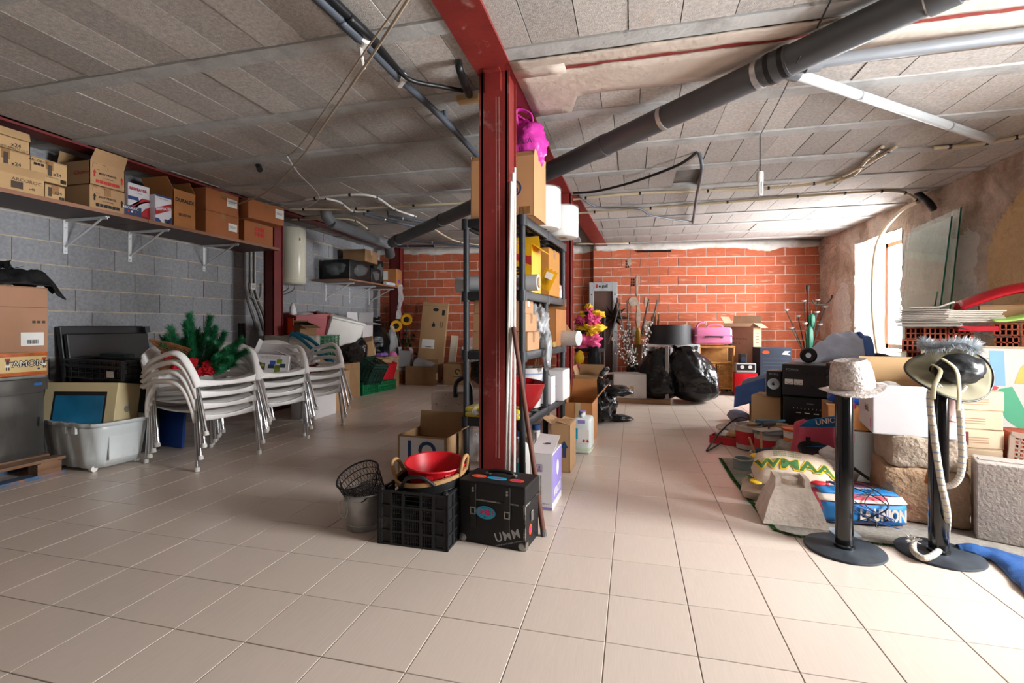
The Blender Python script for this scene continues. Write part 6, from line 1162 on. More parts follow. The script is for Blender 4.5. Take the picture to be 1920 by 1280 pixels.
MB().grid(up, 48, 14, wrapu=True).build('sack_body', M_CEMP, t, smooth=True, solid=.004); MB().add([(-.15, -.085, .37), (.10, -.08, .37), (.16, -.12, .46), (.02, -.13, .45), (-.1, -.11, .42)], [(0, 1, 2, 3, 4)]).build('torn_flap', M_CEMB, t, solid=.004); text('UNION', .05, M_CEMW, t, (.02, -.125, .42), 'front', roll=.18, bold=.001)
MB().grid(lambda a, b_: (.06 + .11 * a + .02 * b_, -.102 + .012 * b_, .02 + .26 * b_ * (1 - .3 * a)), 6, 6).build('blue_panel', M_CEMB, t, smooth=True, solid=.003); text('CEMENTO', .04, M_CEMW, t, (.12, -.106, .13), 'front', roll=-pi / 2 + .2, bold=.001)
for (x, z, w_, h_) in ((-.10, .28, .03, .045), (-.05, .24, .13, .004), (-.05, .16, .13, .004), (-.11, .2, .004, .08), (.015, .2, .004, .08), (-.05, .20, .10, .03)): decal('sack_print', w_, h_, M_CEMB if h_ < .04 else M_INK, t, (x, -.106 + .02 * (z - .1), z), 'front')
for k in range(4): decal('sack_print', 0, 0, M_CEMW, t, (-.10 + .045 * k, -.104, .075), 'front', poly=disc(.014, .014, 10))
# white carrier bag
t = thing('carrier_bag', 'translucent white carrier bag with black letters behind the cement sack', 'bag', (1.16, 3.36, .012)); MB().blob((0, 0, .115), (.32, .26, .26), 4, .2, 2.2, 6, flat=.85, crease=.12).blob((.03, .02, .25), (.10, .08, .12), 3, .3, 2.4, 2).build('bag_body', mat('white_carrier_film', '#cfccca', .3, var=.05, bump=.6, bscale=22, bdist=.02), t, smooth=True); text('CCLL', .06, M_INK, t, (.04, -.128, .15), 'front', bold=.002)
t = thing('frying_pan', 'matt black pan lying above the white carrier bag', 'pan', (1.20, 3.58, .20), 0, rot=(R(22), R(10), 0)); MB().lathe([(.0, 0), (.11, 0), (.135, .03), (.130, .03), (.105, .006), (0, .006)], 36).build('pan_body', M_RUB, t, smooth=40); MB().tube([(.13, -.02, .025), (.27, -.10, -.02)], .013, 8, flat=.6).build('handle', M_RUB, t)
b = carton('low dull box propping up the black pan', (1.22, 3.57, .012), .18, .16, .19, m=M_CARDD)
# pots and buckets
def pot(label, loc, r, h, m, lidm=None, name='paint_bucket', band=None, handle=True, cat='bucket', taper=.92):
    t = thing(name, label, cat, loc, random.uniform(0, 1)); MB().lathe([(.0, 0), (r * taper, 0), (r, h - .015), (r + .006, h - .012), (r + .006, h), (r - .006, h), (r * taper - .006, .01), (0, .01)], 32).build('body', m, t, smooth=40)
    if lidm: MB().lathe([(.0, .012), (r * .9, .012), (r + .01, .004), (r + .01, -.012), (r + .006, -.012)], 32, (0, 0, h)).build('lid', lidm, t, smooth=40)
    if band: MB().lathe([(r * (taper + (1 - taper) * .25) + .001, h * .2), (r * (taper + (1 - taper) * .8) + .001, h * .75)], 32, cap=False).build('label_band', band, t, smooth=True)
    if handle: MB().tube(spline([(r, 0, h - .03), (r * .7, -r * .7, h + .02), (0, -r * .95, h + .03), (-r * .7, -r * .7, h + .02), (-r, 0, h - .03)], 6), .003, 6).build('bail', M_STEELG, t, smooth=True)
    return t
M_GRIME = mat('grimy_white_plastic', '#b9b0a6', .6, var=.15, scale=9, patch=('#6f675e', 5, .5, .75)); M_LABR = mat('red_label', '#b8202a', .5, var=.1); M_LABO = mat('orange_label', '#d97a3a', .5, var=.15)
pot('red labelled paint bucket with a trowel across its lid', (1.08, 4.28, .012), .115, .20, M_GRIME, mat('grey_lid', '#6e6c6c', .6, var=.2, patch=('#b5b0ab', 6, .5, .7)), band=M_LABR)
pot('red and white paint bucket behind the trowel bucket', (.98, 4.55, .012), .105, .20, M_GRIME, None, band=M_LABR)
pot('tall white tub with orange lid and orange label beside the pink sack', (1.24, 4.15, .012), .095, .26, M_WHITEP, mat('orange_lid', '#c9531d', .5), band=M_LABO)
pot('round cream tub with a pale lid in front of the pink sack', (1.06, 3.58, .012), .07, .11, M_GRIME, M_WHITEP, handle=False, name='plastic_tub', cat='tub')
pot('grey green open pot ring at the corner of the grass mat', (.80, 3.88, .012), .065, .075, mat('grey_green_plastic', '#7e8a86', .5), handle=False, name='plastic_pot', cat='pot', taper=.98)
pot('small metal tin with green rim beside the lettered sack', (1.08, 3.80, .012), .055, .12, M_STEELG, mat('green_rim', '#3f7a45', .5), handle=False, name='paint_tin', cat='tin', taper=1)
t = pot('brush pot with two wooden brush handles sticking out', (.94, 3.98, .012), .07, .10, M_GRIME, handle=False, name='brush_pot', cat='pot')
for p, q in (((-.02, 0, .03), (-.10, .0, .22)), ((.02, 0, .03), (.02, .02, .25))): MB().tube([p, q], .009, 8).build('brush_handle', mat('pale_pine', '#b98d66', .7, var=.15), t)
MB().blob((.05, .0, .1), (.16, .12, .06), 3, .4, 2, 3).build('rag', mat('dark_rag', '#3c4450', .9), t, smooth=True)
t = thing('trowel', 'grey steel plasterer trowel resting on the paint bucket', 'trowel', (1.07, 4.27, .228), R(30)); MB().rbox((0, 0, .004), (.24, .11, .006), .002, 1).build('blade', M_GRIME, t); MB().tube([(-.06, 0, .05), (.06, 0, .05)], .014, 8).tube([(.0, 0, .006), (0, 0, .05)], .006, 6).build('handle', mat('grey_rubber', '#55514f', .7), t)
t = thing('paint_tray', 'red paint tray full of rags and wrappers at the heap edge', 'tray', (.88, 4.80, .0), R(-25)); MB().b(-.13, .13, -.17, .17, 0, .008).b(-.135, -.125, -.17, .17, 0, .07).b(.125, .135, -.17, .17, 0, .07).b(-.13, .13, -.175, -.165, 0, .07).b(-.13, .13, .165, .175, 0, .07).build('tray_body', M_LABR, t)
for k, (x, y, z, m_) in enumerate(((-.04, -.05, .07, M_PAPER), (.05, .0, .09, M_GRIME), (0, .08, .08, M_GREENP), (.06, -.08, .08, M_CARD3), (-.05, .05, .11, M_GRIME))): MB().blob((x, y, z), (.16, .13, .08), 2, .5, 2.5, k).build('wrapper', m_, t)
one('power_cable', MB().tube(spline([(.78, 4.62, .03), (.62, 4.35, .012), (.66, 4.5, .02), (.82, 4.78, .12), (1.0, 4.95, .2), (1.2, 5.0, .1)], 8), .007, 6), M_CABLE, 'black cable trailing from the heap across the tiles', 'cable', smooth=True)
for i, (lab, x, y, z, rot, m_) in enumerate((('green and white seed sachet leaning against the stereo', 1.10, 4.92, .10, (R(60), 0, R(-20)), M_GREENP), ('white and green packet lying above the paint buckets', 1.18, 4.72, .16, (R(35), R(12), R(30)), mat('green_white_packet', '#c8d3c2', .4, patch=('#2f8a3a', 9, .5, .55))), ('yellow and green packet tucked under the stereo', 1.36, 4.66, .13, (R(40), R(-14), R(-35)), mat('yellow_green_packet', '#c4bb3a', .4, patch=('#2f8a3a', 9, .5, .55))))):
    t = thing('seed_packet', lab, 'packet', (x, y, z), 0, None, rot); MB().rbox((0, 0, 0), (.24, .12, .02), .008, 1).build('packet', m_, t); MB().box((0, .055, .0), (.24, .012, .005)).build('seal', M_PAPER, t)
one('blue_tool', MB().rbox((0, 0, .02), (.14, .08, .04), .01, 2).tube([(.05, 0, .02), (.17, 0, .03)], .012, 8), mat('teal_tool', '#22607a', .5), 'teal sanding block on the paint buckets', 'tool', (1.12, 4.58, .215), R(15))
b = carton('low dull carton filling the heap under the packets', (1.16, 4.66, .012), .3, .24, .19, rz=R(-20), m=M_CARDD)
one('orange_bar', MB().rbox((0, 0, .02), (.34, .05, .04), .006, 1), mat('orange_bar', '#d1541c', .5), 'orange plastic bar under the stereo', 'bar', (1.44, 4.62, .06), R(-32))
t = thing('plastic_sheet', 'crumpled pale plastic film between the paint buckets and tub', 'plastic film', (1.16, 4.05, .012)); MB().blob((0, 0, .08), (.26, .3, .2), 3, .4, 2.4, 8, flat=.8, crease=.25).build('film', mat('dusty_film', '#8f8a80', .4, var=.2), t, smooth=True)
one('white_rag', MB().blob((0, 0, .02), (.17, .12, .07), 3, .4, 2.6, 8, flat=.5), M_PAPER, 'white crumpled rag behind the lettered sack', 'rag', (1.00, 3.72, .06), smooth=True)
one('foam_wedge', MB().prism([(0, 0), (.05, 0), (.04, .07), (0, .09)], .08, ax='y'), M_CARD2, 'orange wooden wedge between the footing and cement sack', 'wedge', (.985, 3.0, .012), R(10))
one('red_wrapper', MB().blob((0, 0, .03), (.12, .09, .05), 2, .5, 3, 4), M_LABR, 'crumpled red wrapper between the sacks', 'wrapper', (1.04, 3.10, .14), smooth=True)
one('white_tile', MB().b(-.06, .06, -.05, .05, 0, .004), mat('pale_blue_plastic', '#b9c3cc', .3), 'pale plastic sheet scrap beside the concrete footing', 'scrap', (1.05, 2.80, .011), R(5))
# stone blocks with white carton
M_STONE = mat('rough_sandstone', '#a88c70', .95, var=.2, scale=6, bump=1, bscale=18, bdist=.03, patch=('#7d6450', 3, .5, .7)); M_STONE2 = mat('grey_stone', '#a59584', .95, var=.18, scale=9, bump=.9, bscale=40, bdist=.015)
def stone(label, loc, rz, w, d, h, m, seed):
    bm = bmesh.new(); bmesh.ops.create_cube(bm, size=1); bmesh.ops.subdivide_edges(bm, edges=bm.edges[:], cuts=9, use_grid_fill=True)
    for v in bm.verts:
        p = v.co.copy(); q = Vector((p.x * w, p.y * d, (p.z + .5) * h)); n_ = noise.noise(q * 9 + Vector((seed, 0, 0))) * .016 + noise.noise(q * 26 + Vector((0, seed, 0))) * .006; e = (abs(p.x) > .49) + (abs(p.y) > .49) + (abs(p.z) > .49); q += p.normalized() * (n_ - (.012 if e > 1 else 0) - (.012 if e > 2 else 0)); q.z = max(q.z, 0); v.co = q
    me = bpy.data.meshes.new('stone_block'); bm.to_mesh(me); bm.free(); me.materials.append(m); me.polygons.foreach_set('use_smooth', [True] * len(me.polygons)); me.set_sharp_from_angle(angle=R(38)); return tag(link('stone_block', me, None, loc, (0, 0, rz)), label, 'stone')
stone('large rough yellow sandstone block at the bottom under the white carton', (1.565, 3.20, .011), R(-14), .37, .40, .29, M_STONE, 3); stone('grey stone block lying on the sandstone block', (1.57, 3.22, .295), R(-10), .33, .40, .185, M_STONE2, 7)
b = carton('white open carton marked 4x5L standing on the stone blocks', (1.52, 3.24, .472), .36, .42, .27, rz=R(-13), m=M_WCARD, flaps={'right': 96}, fl_len=.10, name='white_carton'); MB().b(-.174, .174, -.204, .204, .12, .124).build('inner_card', M_CARD, b); MB().b(-.174, .174, .2, .204, .12, .268).b(-.174, -.170, -.2, .2, .12, .268).b(.170, .174, -.2, .2, .12, .268).b(-.174, .174, -.204, -.200, .12, .268).build('inner_lining', M_CARD3, b); MB().box((0, .222, .335), (.35, .005, .14), rot=(R(-14), 0, 0)).build('raised_flap', M_CARD3, b); MB().box((0, -.165, .262), (.33, .09, .004), rot=(R(-8), 0, 0)).build('folded_flap', M_CARD3, b); MB().blob((-.06, .05, .23), (.12, .12, .08), 3, .05).build('bottle_cap', M_WHITEP, b)
text('4x5L', .055, M_INKD, b, (-.1815, -.04, .12), 'left', bold=.001); pictos(b, (-.1815, .08, .2), 'left', 3, .03, M_INKD, 1.5); decal('pink_mark', .03, .05, mat('pink_mark', '#d88fc0', .6), b, (-.1815, -.15, .05), 'left')
t = thing('pink_ribbon', 'thin curled pink ribbon hanging beside the white carton', 'ribbon', (1.30, 3.36, .25)); MB().tube(spline([(0, 0, .32), (-.02, -.02, .25), (.015, 0, .15), (-.01, -.02, .0), (-.03, 0, -.15), (-.05, -.03, -.23)], 8), .004, 5).build('ribbon', M_PINK, t); MB().blob((0, 0, .33), (.06, .05, .05), 2, .6, 3, 2).build('bow', M_PINK, t)
b = carton('grey metal tool case behind the black post, below the white carton', (1.52, 3.86, .012), .30, .26, .34, rz=R(-10), m=mat('grey_case', '#8d8b88', .5, var=.1), tape='', name='grey_case')
b = carton('brown carton on the grey case behind the white carton', (1.52, 3.90, .355), .34, .30, .16, rz=R(-12), m=M_CARD2)
one('blue_bag', MB().blob((0, 0, .05), (.30, .26, .14), 3, .3, 2.3, 3, flat=.7, crease=.2), mat('blue_bag_plastic', '#1c4fae', .35, var=.1), 'folded bright blue plastic bag on the brown carton behind the post', 'bag', (1.52, 3.92, .52), smooth=True)
t = thing('folded_cloth', 'stack of dark folded cloth above the blue bag', 'cloth', (1.58, 3.98, .60))
for k in range(4): MB().rbox((0, 0, .025 + .048 * k), (.32, .28, .045), .018, 2).build('fold', mat('charcoal_cloth', '#1f2127', .9, var=.2), t, smooth=30)
# stereo and speakers
M_AUD = mat('black_audio_case', '#101113', .4, var=.1); M_PANEL = mat('audio_panel', '#17181b', .35, var=.1); M_CONE = mat('speaker_cone', '#8f9296', .4, var=.1)
SR = R(-27); SC = Vector((1.64, 5.02, 0)); Rm = Matrix.Rotation(SR, 3, 'Z')
b = carton('brown carton under the black stereo', (1.60, 5.06, 0), .46, .34, .09, rz=SR, m=M_CARDD, tape='')
t = thing('stereo_receiver', 'lower black stereo unit with tuner scale and cassette bays', 'stereo', SC + Vector((0, 0, .092)), SR); w, d, h = .44, .36, .33
MB().rbox((0, 0, h / 2), (w, d, h), .006, 1).build('case', M_AUD, t); MB().rbox((0, -d / 2 - .004, h / 2), (w - .02, .01, h - .02), .004, 1).build('front_panel', M_PANEL, t)
for k in range(11): decal('scale_mark', .006, .012, M_STEELG, t, (-.13 + k * .03, -d / 2 - .0095, .225 - .0), 'front')
text('PIONEER', .014, M_STEELG, t, (0, -d / 2 - .01, .27), 'front')
for x in (-.09, -.02, .05): MB().tube([(x - .02, -d / 2 - .014, .185), (x + .02, -d / 2 - .014, .185)], .007, 8).build('switch', M_CHROME, t)
for x in (-.06, .07): c_ = MB().rbox((x, -d / 2 - .01, .095), (.095, .014, .085), .004, 1).build('cassette_bay', M_AUD, t); MB().box((x, -d / 2 - .018, .095), (.05, .004, .03)).build('cassette_window', M_CONE if x > 0 else M_INKD, c_)
t = thing('stereo_amplifier', 'upper black stereo unit with two white meters and knobs', 'stereo', SC + Vector((0, 0, .424)), SR); w, d, h = .45, .38, .29
MB().rbox((0, 0, h / 2), (w, d, h), .006, 1).build('case', M_AUD, t); MB().rbox((0, -d / 2 - .004, h / 2), (w - .01, .01, h - .01), .004, 1).build('front_panel', M_PANEL, t)
for x in (-.165, -.09): m_ = MB().rbox((x, -d / 2 - .01, .13), (.07, .008, .05), .003, 1).build('meter', M_PAPER, t); MB().tube([(x - .025, -d / 2 - .0155, .125), (x, -d / 2 - .0155, .112), (x + .025, -d / 2 - .0155, .125)], .0015, 4).build('meter_scale', M_INK, m_)
text('POWER', .03, M_CONE, t, (-.14, -d / 2 - .0095, .24), 'front')
for (x, z) in ((.0, .09), (.05, .09), (.16, .08), (.02, .21), (.09, .22), (.13, .22), (.17, .22), (-.03, .21)): MB().tube([(x, -d / 2 - .008, z), (x, -d / 2 - .026, z)], .013, 12).build('knob', M_AUD, t, smooth=40)
def speaker(label, loc, rz, w, d, h, r, cz):
    t = thing('loudspeaker', label, 'speaker', loc, rz); MB().rbox((0, 0, h / 2), (w, d, h), .006, 1).build('cabinet', M_AUD, t); MB().lathe([(r * .25, .012), (r * .3, .004), (r * .9, .012), (r, .016), (r, 0)], 32).build('cone', M_CONE, t, (0, -d / 2 - .001, cz), (R(90), 0, 0), smooth=40); MB().lathe([(0, .02), (r * .25, .012), (r * .3, 0)], 20).build('dust_cap', M_AUD, t, (0, -d / 2 - .001, cz), (R(90), 0, 0), smooth=40); text('ROYAL', .025, M_CONE, t, (0, -d / 2 - .002, h - .03), 'front'); return t
p_ = SC + Rm @ Vector((-.30, -.06, 0)); speaker('left black bookshelf speaker with grey cone beside the stereo', (p_.x, p_.y, .40), SR, .13, .20, .24, .052, .12)
p_ = SC + Rm @ Vector((.36, -.10, 0)); speaker('right large black speaker with grey cone beside the stereo', (p_.x, p_.y, 0), SR + R(4), .27, .30, .57, .075, .46)
p_ = SC + Rm @ Vector((-.33, .0, 0)); b = carton('upright brown carton under the left bookshelf speaker', (p_.x - .03, p_.y + .05, 0), .26, .30, .39, rz=SR, m=M_CARD); decal('stamp', .05, .06, M_INKD, b, (.03, -.152, .14), 'front')
one('tyre_ring', MB().lathe([(.025, -.012), (.06, -.016), (.072, 0), (.06, .016), (.025, .012), (.025, -.012)], 32, cap=False), M_RUB, 'black ring disc standing upright on the stereo', 'disc', SC + Vector((-.02, .08, .788)), 0, rot=(R(88), 0, SR), smooth=50)
p_ = SC + Rm @ Vector((.66, -.02, 0)); b = carton('big black appliance box in the shade behind the first post', (p_.x, p_.y, 0), .30, .36, .57, rz=SR, m=mat('black_card', '#18191b', .6, var=.1), tape='', name='black_box')
# quilts and cushions
M_BQ = mat('pale_blue_quilt', '#c9d7f0', .8, var=.12, scale=5, bump=.5, bscale=9, bdist=.04); M_BQD = mat('blue_quilt', '#4a70b4', .8, var=.12, bump=.4, bscale=9, bdist=.04); M_PLUM = mat('plum_velvet', '#2c1e28', .9, var=.2); M_GREYQ = mat('grey_blue_quilt', '#8d90a4', .85, var=.1, bump=.4, bscale=9, bdist=.04)
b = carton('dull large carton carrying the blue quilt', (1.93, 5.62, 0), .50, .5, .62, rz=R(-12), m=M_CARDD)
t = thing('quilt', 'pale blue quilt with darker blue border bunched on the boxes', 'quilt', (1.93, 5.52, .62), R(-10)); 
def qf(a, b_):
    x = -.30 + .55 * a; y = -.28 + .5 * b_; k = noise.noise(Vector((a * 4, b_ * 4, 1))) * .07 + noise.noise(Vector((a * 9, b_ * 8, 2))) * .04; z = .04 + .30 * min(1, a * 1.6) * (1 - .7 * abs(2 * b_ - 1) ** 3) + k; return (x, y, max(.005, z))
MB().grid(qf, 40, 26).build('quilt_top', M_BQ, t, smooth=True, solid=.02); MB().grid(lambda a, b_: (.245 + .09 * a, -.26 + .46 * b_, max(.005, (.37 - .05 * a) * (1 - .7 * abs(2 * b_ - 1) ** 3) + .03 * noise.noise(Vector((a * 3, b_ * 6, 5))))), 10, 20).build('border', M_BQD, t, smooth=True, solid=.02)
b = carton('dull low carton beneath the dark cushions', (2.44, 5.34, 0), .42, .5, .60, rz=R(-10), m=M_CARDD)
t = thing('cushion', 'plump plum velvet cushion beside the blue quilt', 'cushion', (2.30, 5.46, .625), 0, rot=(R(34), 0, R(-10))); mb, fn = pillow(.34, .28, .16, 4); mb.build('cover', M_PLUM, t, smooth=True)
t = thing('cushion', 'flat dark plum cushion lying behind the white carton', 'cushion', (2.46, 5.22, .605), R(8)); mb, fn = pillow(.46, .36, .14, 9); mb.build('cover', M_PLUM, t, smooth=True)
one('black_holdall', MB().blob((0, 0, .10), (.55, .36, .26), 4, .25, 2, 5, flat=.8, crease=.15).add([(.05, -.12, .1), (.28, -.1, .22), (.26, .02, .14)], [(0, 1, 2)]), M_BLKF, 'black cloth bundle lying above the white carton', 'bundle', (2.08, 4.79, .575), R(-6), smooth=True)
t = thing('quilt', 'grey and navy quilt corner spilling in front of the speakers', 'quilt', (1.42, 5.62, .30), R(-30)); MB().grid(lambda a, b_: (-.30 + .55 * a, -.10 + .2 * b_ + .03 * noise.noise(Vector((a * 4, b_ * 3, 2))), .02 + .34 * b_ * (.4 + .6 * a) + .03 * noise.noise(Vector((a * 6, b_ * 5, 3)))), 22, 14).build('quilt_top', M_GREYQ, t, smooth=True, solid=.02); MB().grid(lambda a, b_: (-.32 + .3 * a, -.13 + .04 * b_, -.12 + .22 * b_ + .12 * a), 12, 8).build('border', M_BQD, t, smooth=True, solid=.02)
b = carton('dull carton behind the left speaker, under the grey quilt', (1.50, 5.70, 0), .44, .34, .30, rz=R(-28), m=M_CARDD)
one('slipper', MB().blob((0, 0, .06), (.26, .16, .13), 3, .15, 2, 4, flat=.8), M_GREYQ, 'grey and navy padded slipper on the floor by the brown carton', 'slipper', (1.16, 5.86, .0), R(-40), smooth=True)
# ------------------------------------------------------------------ posts with hats
M_POST = mat('gloss_black_post', '#0c0d0f', .16, var=.05, coat=.4); M_BASE = mat('worn_black_base', '#2b3138', .55, var=.25, scale=12, patch=('#4a5158', 5, .5, .8))
def post(label, x, y, h):
    t = thing('barrier_post', label, 'post', (x, y, 0)); MB().lathe([(.0, 0), (.165, 0), (.168, .004), (.166, .010), (.16, .013), (0, .014)], 56).build('base', M_BASE, t, smooth=30); MB().lathe([(.036, .012), (.038, .014), (.038, h - .02), (.030, h), (0, h)], 28).build('pole', M_POST, t, smooth=40); MB().lathe([(.044, .013), (.044, .025), (.038, .03)], 28, cap=False).build('collar', M_POST, t, smooth=40); return t
post('black barrier post wearing the silver sequin hat', .985, 2.62, .83); post('black barrier post wearing the khaki brimmed hat, with rope', 1.392, 2.67, .88)
M_SEQ = mat('silver_sequins', '#c0b6b0', .28, .5, var=.35, scale=70, bump=.6, bscale=110, bdist=.01)
t = thing('sequin_hat', 'silver sequin trilby hat perched on the first post', 'hat', (1.012, 2.60, .775), 0, rot=(R(4), R(-7), R(6)))
MB().lathe([(.088, .0), (.09, .02), (.086, .07), (.076, .115), (.062, .135), (.035, .128), (.0, .118)], 40, wob=lambda a, z: .06 * cos(2 * a) * (z / .13)).build('crown', M_SEQ, t, smooth=50)
MB().grid(lambda a, b_: ((.088 + .040 * b_) * cos(2 * pi * a) * 1.08, (.088 + .040 * b_) * sin(2 * pi * a) * .95, .004 + .02 * b_ * cos(4 * pi * a) * .7 - .012 * b_), 48, 5, wrapu=True).build('brim', M_SEQ, t, smooth=True, solid=.004)
M_KHA = mat('khaki_lining', '#7d7760', .85, var=.12, scale=8); M_HATB = mat('black_satin', '#121519', .4, var=.2, bump=.3, bscale=9, bdist=.03)
t = thing('brimmed_hat', 'floppy black hat with wide khaki brim and ties on the rope post', 'hat', (1.425, 2.645, .855), 0, rot=(R(48), R(-8), R(8))); t.scale = (.74, .74, .74)
MB().grid(lambda a, b_: ((.06 + .145 * b_) * cos(2 * pi * a) * 1.12, (.06 + .145 * b_) * sin(2 * pi * a) * .92, -.02 + .035 * b_ ** 2 * sin(2 * pi * a * 2 + .6) + .012 * noise.noise(Vector((cos(2 * pi * a) * 2, sin(2 * pi * a) * 2, b_)))), 60, 8, wrapu=True).build('brim', M_KHA, t, smooth=True, solid=.006)
MB().tube([((.207) * cos(k) * 1.12, .207 * sin(k) * .92, -.02 + .037 * sin(2 * k + .6)) for k in [2 * pi * i / 60 for i in range(61)]], .006, 6, cap=False).build('brim_edge', M_HATB, t, smooth=True)
MB().blob((.03, -.01, .045), (.25, .19, .17), 4, .14, 1.9, 6, crease=.12).build('crown', M_HATB, t, smooth=True)
for s_, pts in enumerate(([(-.10, .04, .05), (-.12, -.04, .09), (-.19, -.12, .06), (-.20, -.17, .0)], [(-.06, .05, .09), (-.06, -.06, .12), (-.07, -.16, .05), (-.075, -.24, -.05)])): MB().tube(spline(pts, 7), .012, 6, flat=.3).build('tie', mat('cream_tie', '#b7b18f', .85), t, smooth=True)
t = thing('tinsel_wreath', 'bushy silver tinsel garland on top of the khaki hat', 'tinsel', (1.45, 2.70, .975)); M_TIN = mat('silver_tinsel', '#c4cacf', .3, .35, var=.3, scale=60); mb = MB(); rng = random.Random(4)
for i in range(2600):
    a = rng.uniform(0, 2 * pi); c_ = Vector((cos(a) * .10, sin(a) * .06, .012 * sin(3 * a))); n_ = Vector((rng.gauss(0, 1), rng.gauss(0, 1), rng.gauss(0, 1))).normalized(); s_ = n_.cross(Vector((.3, .5, .8))).normalized() * .0022; e = c_ + n_ * rng.uniform(.03, .05); mb.add([c_ - s_, c_ + s_, e], [(0, 1, 2)])
o = mb.build('tinsel_strand', M_TIN, t); o['kind'] = 'stuff'
M_ROPE = mat('cream_rope', '#c3b6a2', .85, var=.12, scale=30, bump=.5, bscale=120); M_RSTR = mat('blue_rope_fleck', '#7f92a8', .8)
t = thing('rope', 'cream rope flecked with blue draped around the second post', 'rope', (0, 0, 0))
def rope(pts):
    pts = spline(pts, 10); MB().tube(pts, .0135, 10).build('rope_length', M_ROPE, t, smooth=True);
    for i in range(1, len(pts) - 1, 2): MB().tube([pts[i] + (pts[i + 1] - pts[i]) * .1, pts[i] + (pts[i + 1] - pts[i]) * .45], .0141, 10).build('blue_fleck', M_RSTR, t, smooth=True)
rope([Vector((1.36, 2.60, .80)), atY(1744, 740, 2.60), atY(1752, 820, 2.595), atY(1764, 900, 2.59), atY(1776, 960, 2.58), fl(1774, 1000, .06), fl(1762, 1030, .03), fl(1735, 1046, .028), fl(1714, 1034, .028), fl(1712, 1014, .05)])
rope([Vector((1.46, 2.61, .80)), atY(1799, 745, 2.61), atY(1803, 820, 2.60), atY(1803, 880, 2.60), atY(1790, 906, 2.60), atY(1768, 912, 2.62)])
mb = MB()
for i in range(60): p = fl(1712, 1014, .05); mb.tube([p, p + Vector((rng.gauss(-.005, .014), rng.gauss(0, .012), rng.uniform(-.005, .03)))], .0022, 4)
mb.build('frayed_end', mat('white_fray', '#d5d3d0', .9), t)
t = thing('folded_umbrella', 'dusky pink folded umbrella hanging behind the second post', 'umbrella', (0, 0, 0)); a_, b_ = atY(1795, 700, 2.76), atY(1748, 872, 2.73); ax = b_ - a_
MB().tube([a_ + ax * k for k in (0, .15, .4, .7, .95, 1)], [.03, .045, .042, .03, .016, .012], 12).build('canopy', mat('dusky_pink_nylon', '#a88a84', .6, var=.1, bump=.4, bscale=20), t, smooth=True); MB().tube([b_, b_ + ax * .2], .013, 10).build('handle', mat('orange_wood', '#a8683c', .5), t); MB().tube([a_ + ax * .45, a_ + ax * .5], .045, 12).build('strap', MATS['dusky_pink_nylon'], t)
# ------------------------------------------------------------------ concrete block, cartons, hollow bricks, board, panes
M_BLK2 = mat('speckled_concrete', '#a39a92', .95, var=.15, scale=40, bump=.7, bscale=70, bdist=.008, patch=('#d5d0c9', 5, .68, .74))
t = thing('concrete_block', 'speckled grey concrete block standing on end by the blue sheet', 'concrete block', (1.80, 2.93, .011), R(-24)); MB().rbox((0, 0, .19), (.215, .20, .38), .006, 2).build('body', M_BLK2, t)
MB().b(-.09, .09, -.03, .03, .38, .384).build('top_lip', M_BLK2, t)
for i in range(6):
    b = carton(('lowest', 'second lowest', 'third', 'fourth', 'second highest', 'topmost')[i] + ' flat cream bottle carton in the stack behind the concrete block', (1.945 + .012 * (i % 2), 3.54, .012 + .112 * i), .30 + .02 * (i % 2 == 0), .26, .11, rz=R(-9 + 3 * (i % 2)), m=mat('cream_cardboard', '#c7b195', .8, var=.05), name='bottle_carton', tape='x', flaps=None, tm=M_CARD3)
    for k in range(3): decal('small_print', .16, .004, mat('pale_brown_ink', '#a07a62', .7), b, (-.0, -.1305, .035 + .014 * k), 'front')
    if i == 3: decal('brown_emblem', .09, .08, mat('maroon_print', '#6d2f38', .6), b, (-.06, -.1315, .055), 'front')
M_HBR = mat('hollow_brick', '#a8563f', .9, var=.14, scale=12, rnd=.1, bump=.3, bscale=60)
ORD = ('first', 'second', 'third', 'fourth', 'fifth', 'sixth', 'seventh', 'eighth', 'ninth', 'tenth', 'eleventh', 'twelfth')
def hb(w=.12, l=.25, h=.086):
    mb = MB(); k = .009
    for i in range(5): x = -w / 2 + k / 2 + i * (w - k) / 4; mb.box((x, 0, h / 2), (k, l, h))
    for j in range(3): z = k / 2 + j * (h - k) / 2; mb.box((0, 0, z), (w, l, k))
    mb.box((0, .05, h / 2), (w - k, .01, h - k)); return mb.mesh('hollow_brick', M_HBR)
HB = hb(); HBW = hb(.25, .22, .086)
def brick(x, y, z, rz, label, me=HB):
    return tag(link('hollow_brick', me, None, (x, y, z), (0, 0, rz)), label, 'brick', 'loose hollow bricks in the pile')
for k in range(12):
    for i, (x, y) in enumerate(((2.02, 4.16), (2.125, 4.092), (2.23, 4.024))):
        if k < 7 and i != 0: continue
        brick(x + random.uniform(-.012, .012) + (.03 if k in (9, 11) and i == 0 else 0), y + random.uniform(-.01, .01), .002 + .088 * k, R(-33), f'hollow brick in the tall pile by the glass, {ORD[11 - k]} course from the top, {("left", "middle", "right")[i]} one')
for k in range(7):
    for i, (x, y) in enumerate(((2.52, 4.06), (2.625, 3.992))): brick(x + random.uniform(-.01, .01), y, .472 + .088 * k, R(-33), f'hollow brick behind the game board, {ORD[6 - k]} course from the top, {("left", "right")[i]} one') if k >= 4 or i == 0 else None
one('brick_base', MB().b(-.2, .28, -.16, .2, 0, .47), M_BLK2, 'grey concrete base under the right brick pile', 'concrete block', (2.54, 4.04, .0), R(-33))
for k in range(5): brick(2.20, 3.46, .012 + .088 * k, R(-14), f'hollow brick beside the cream cartons, {ORD[4 - k]} from the top of five', HB)
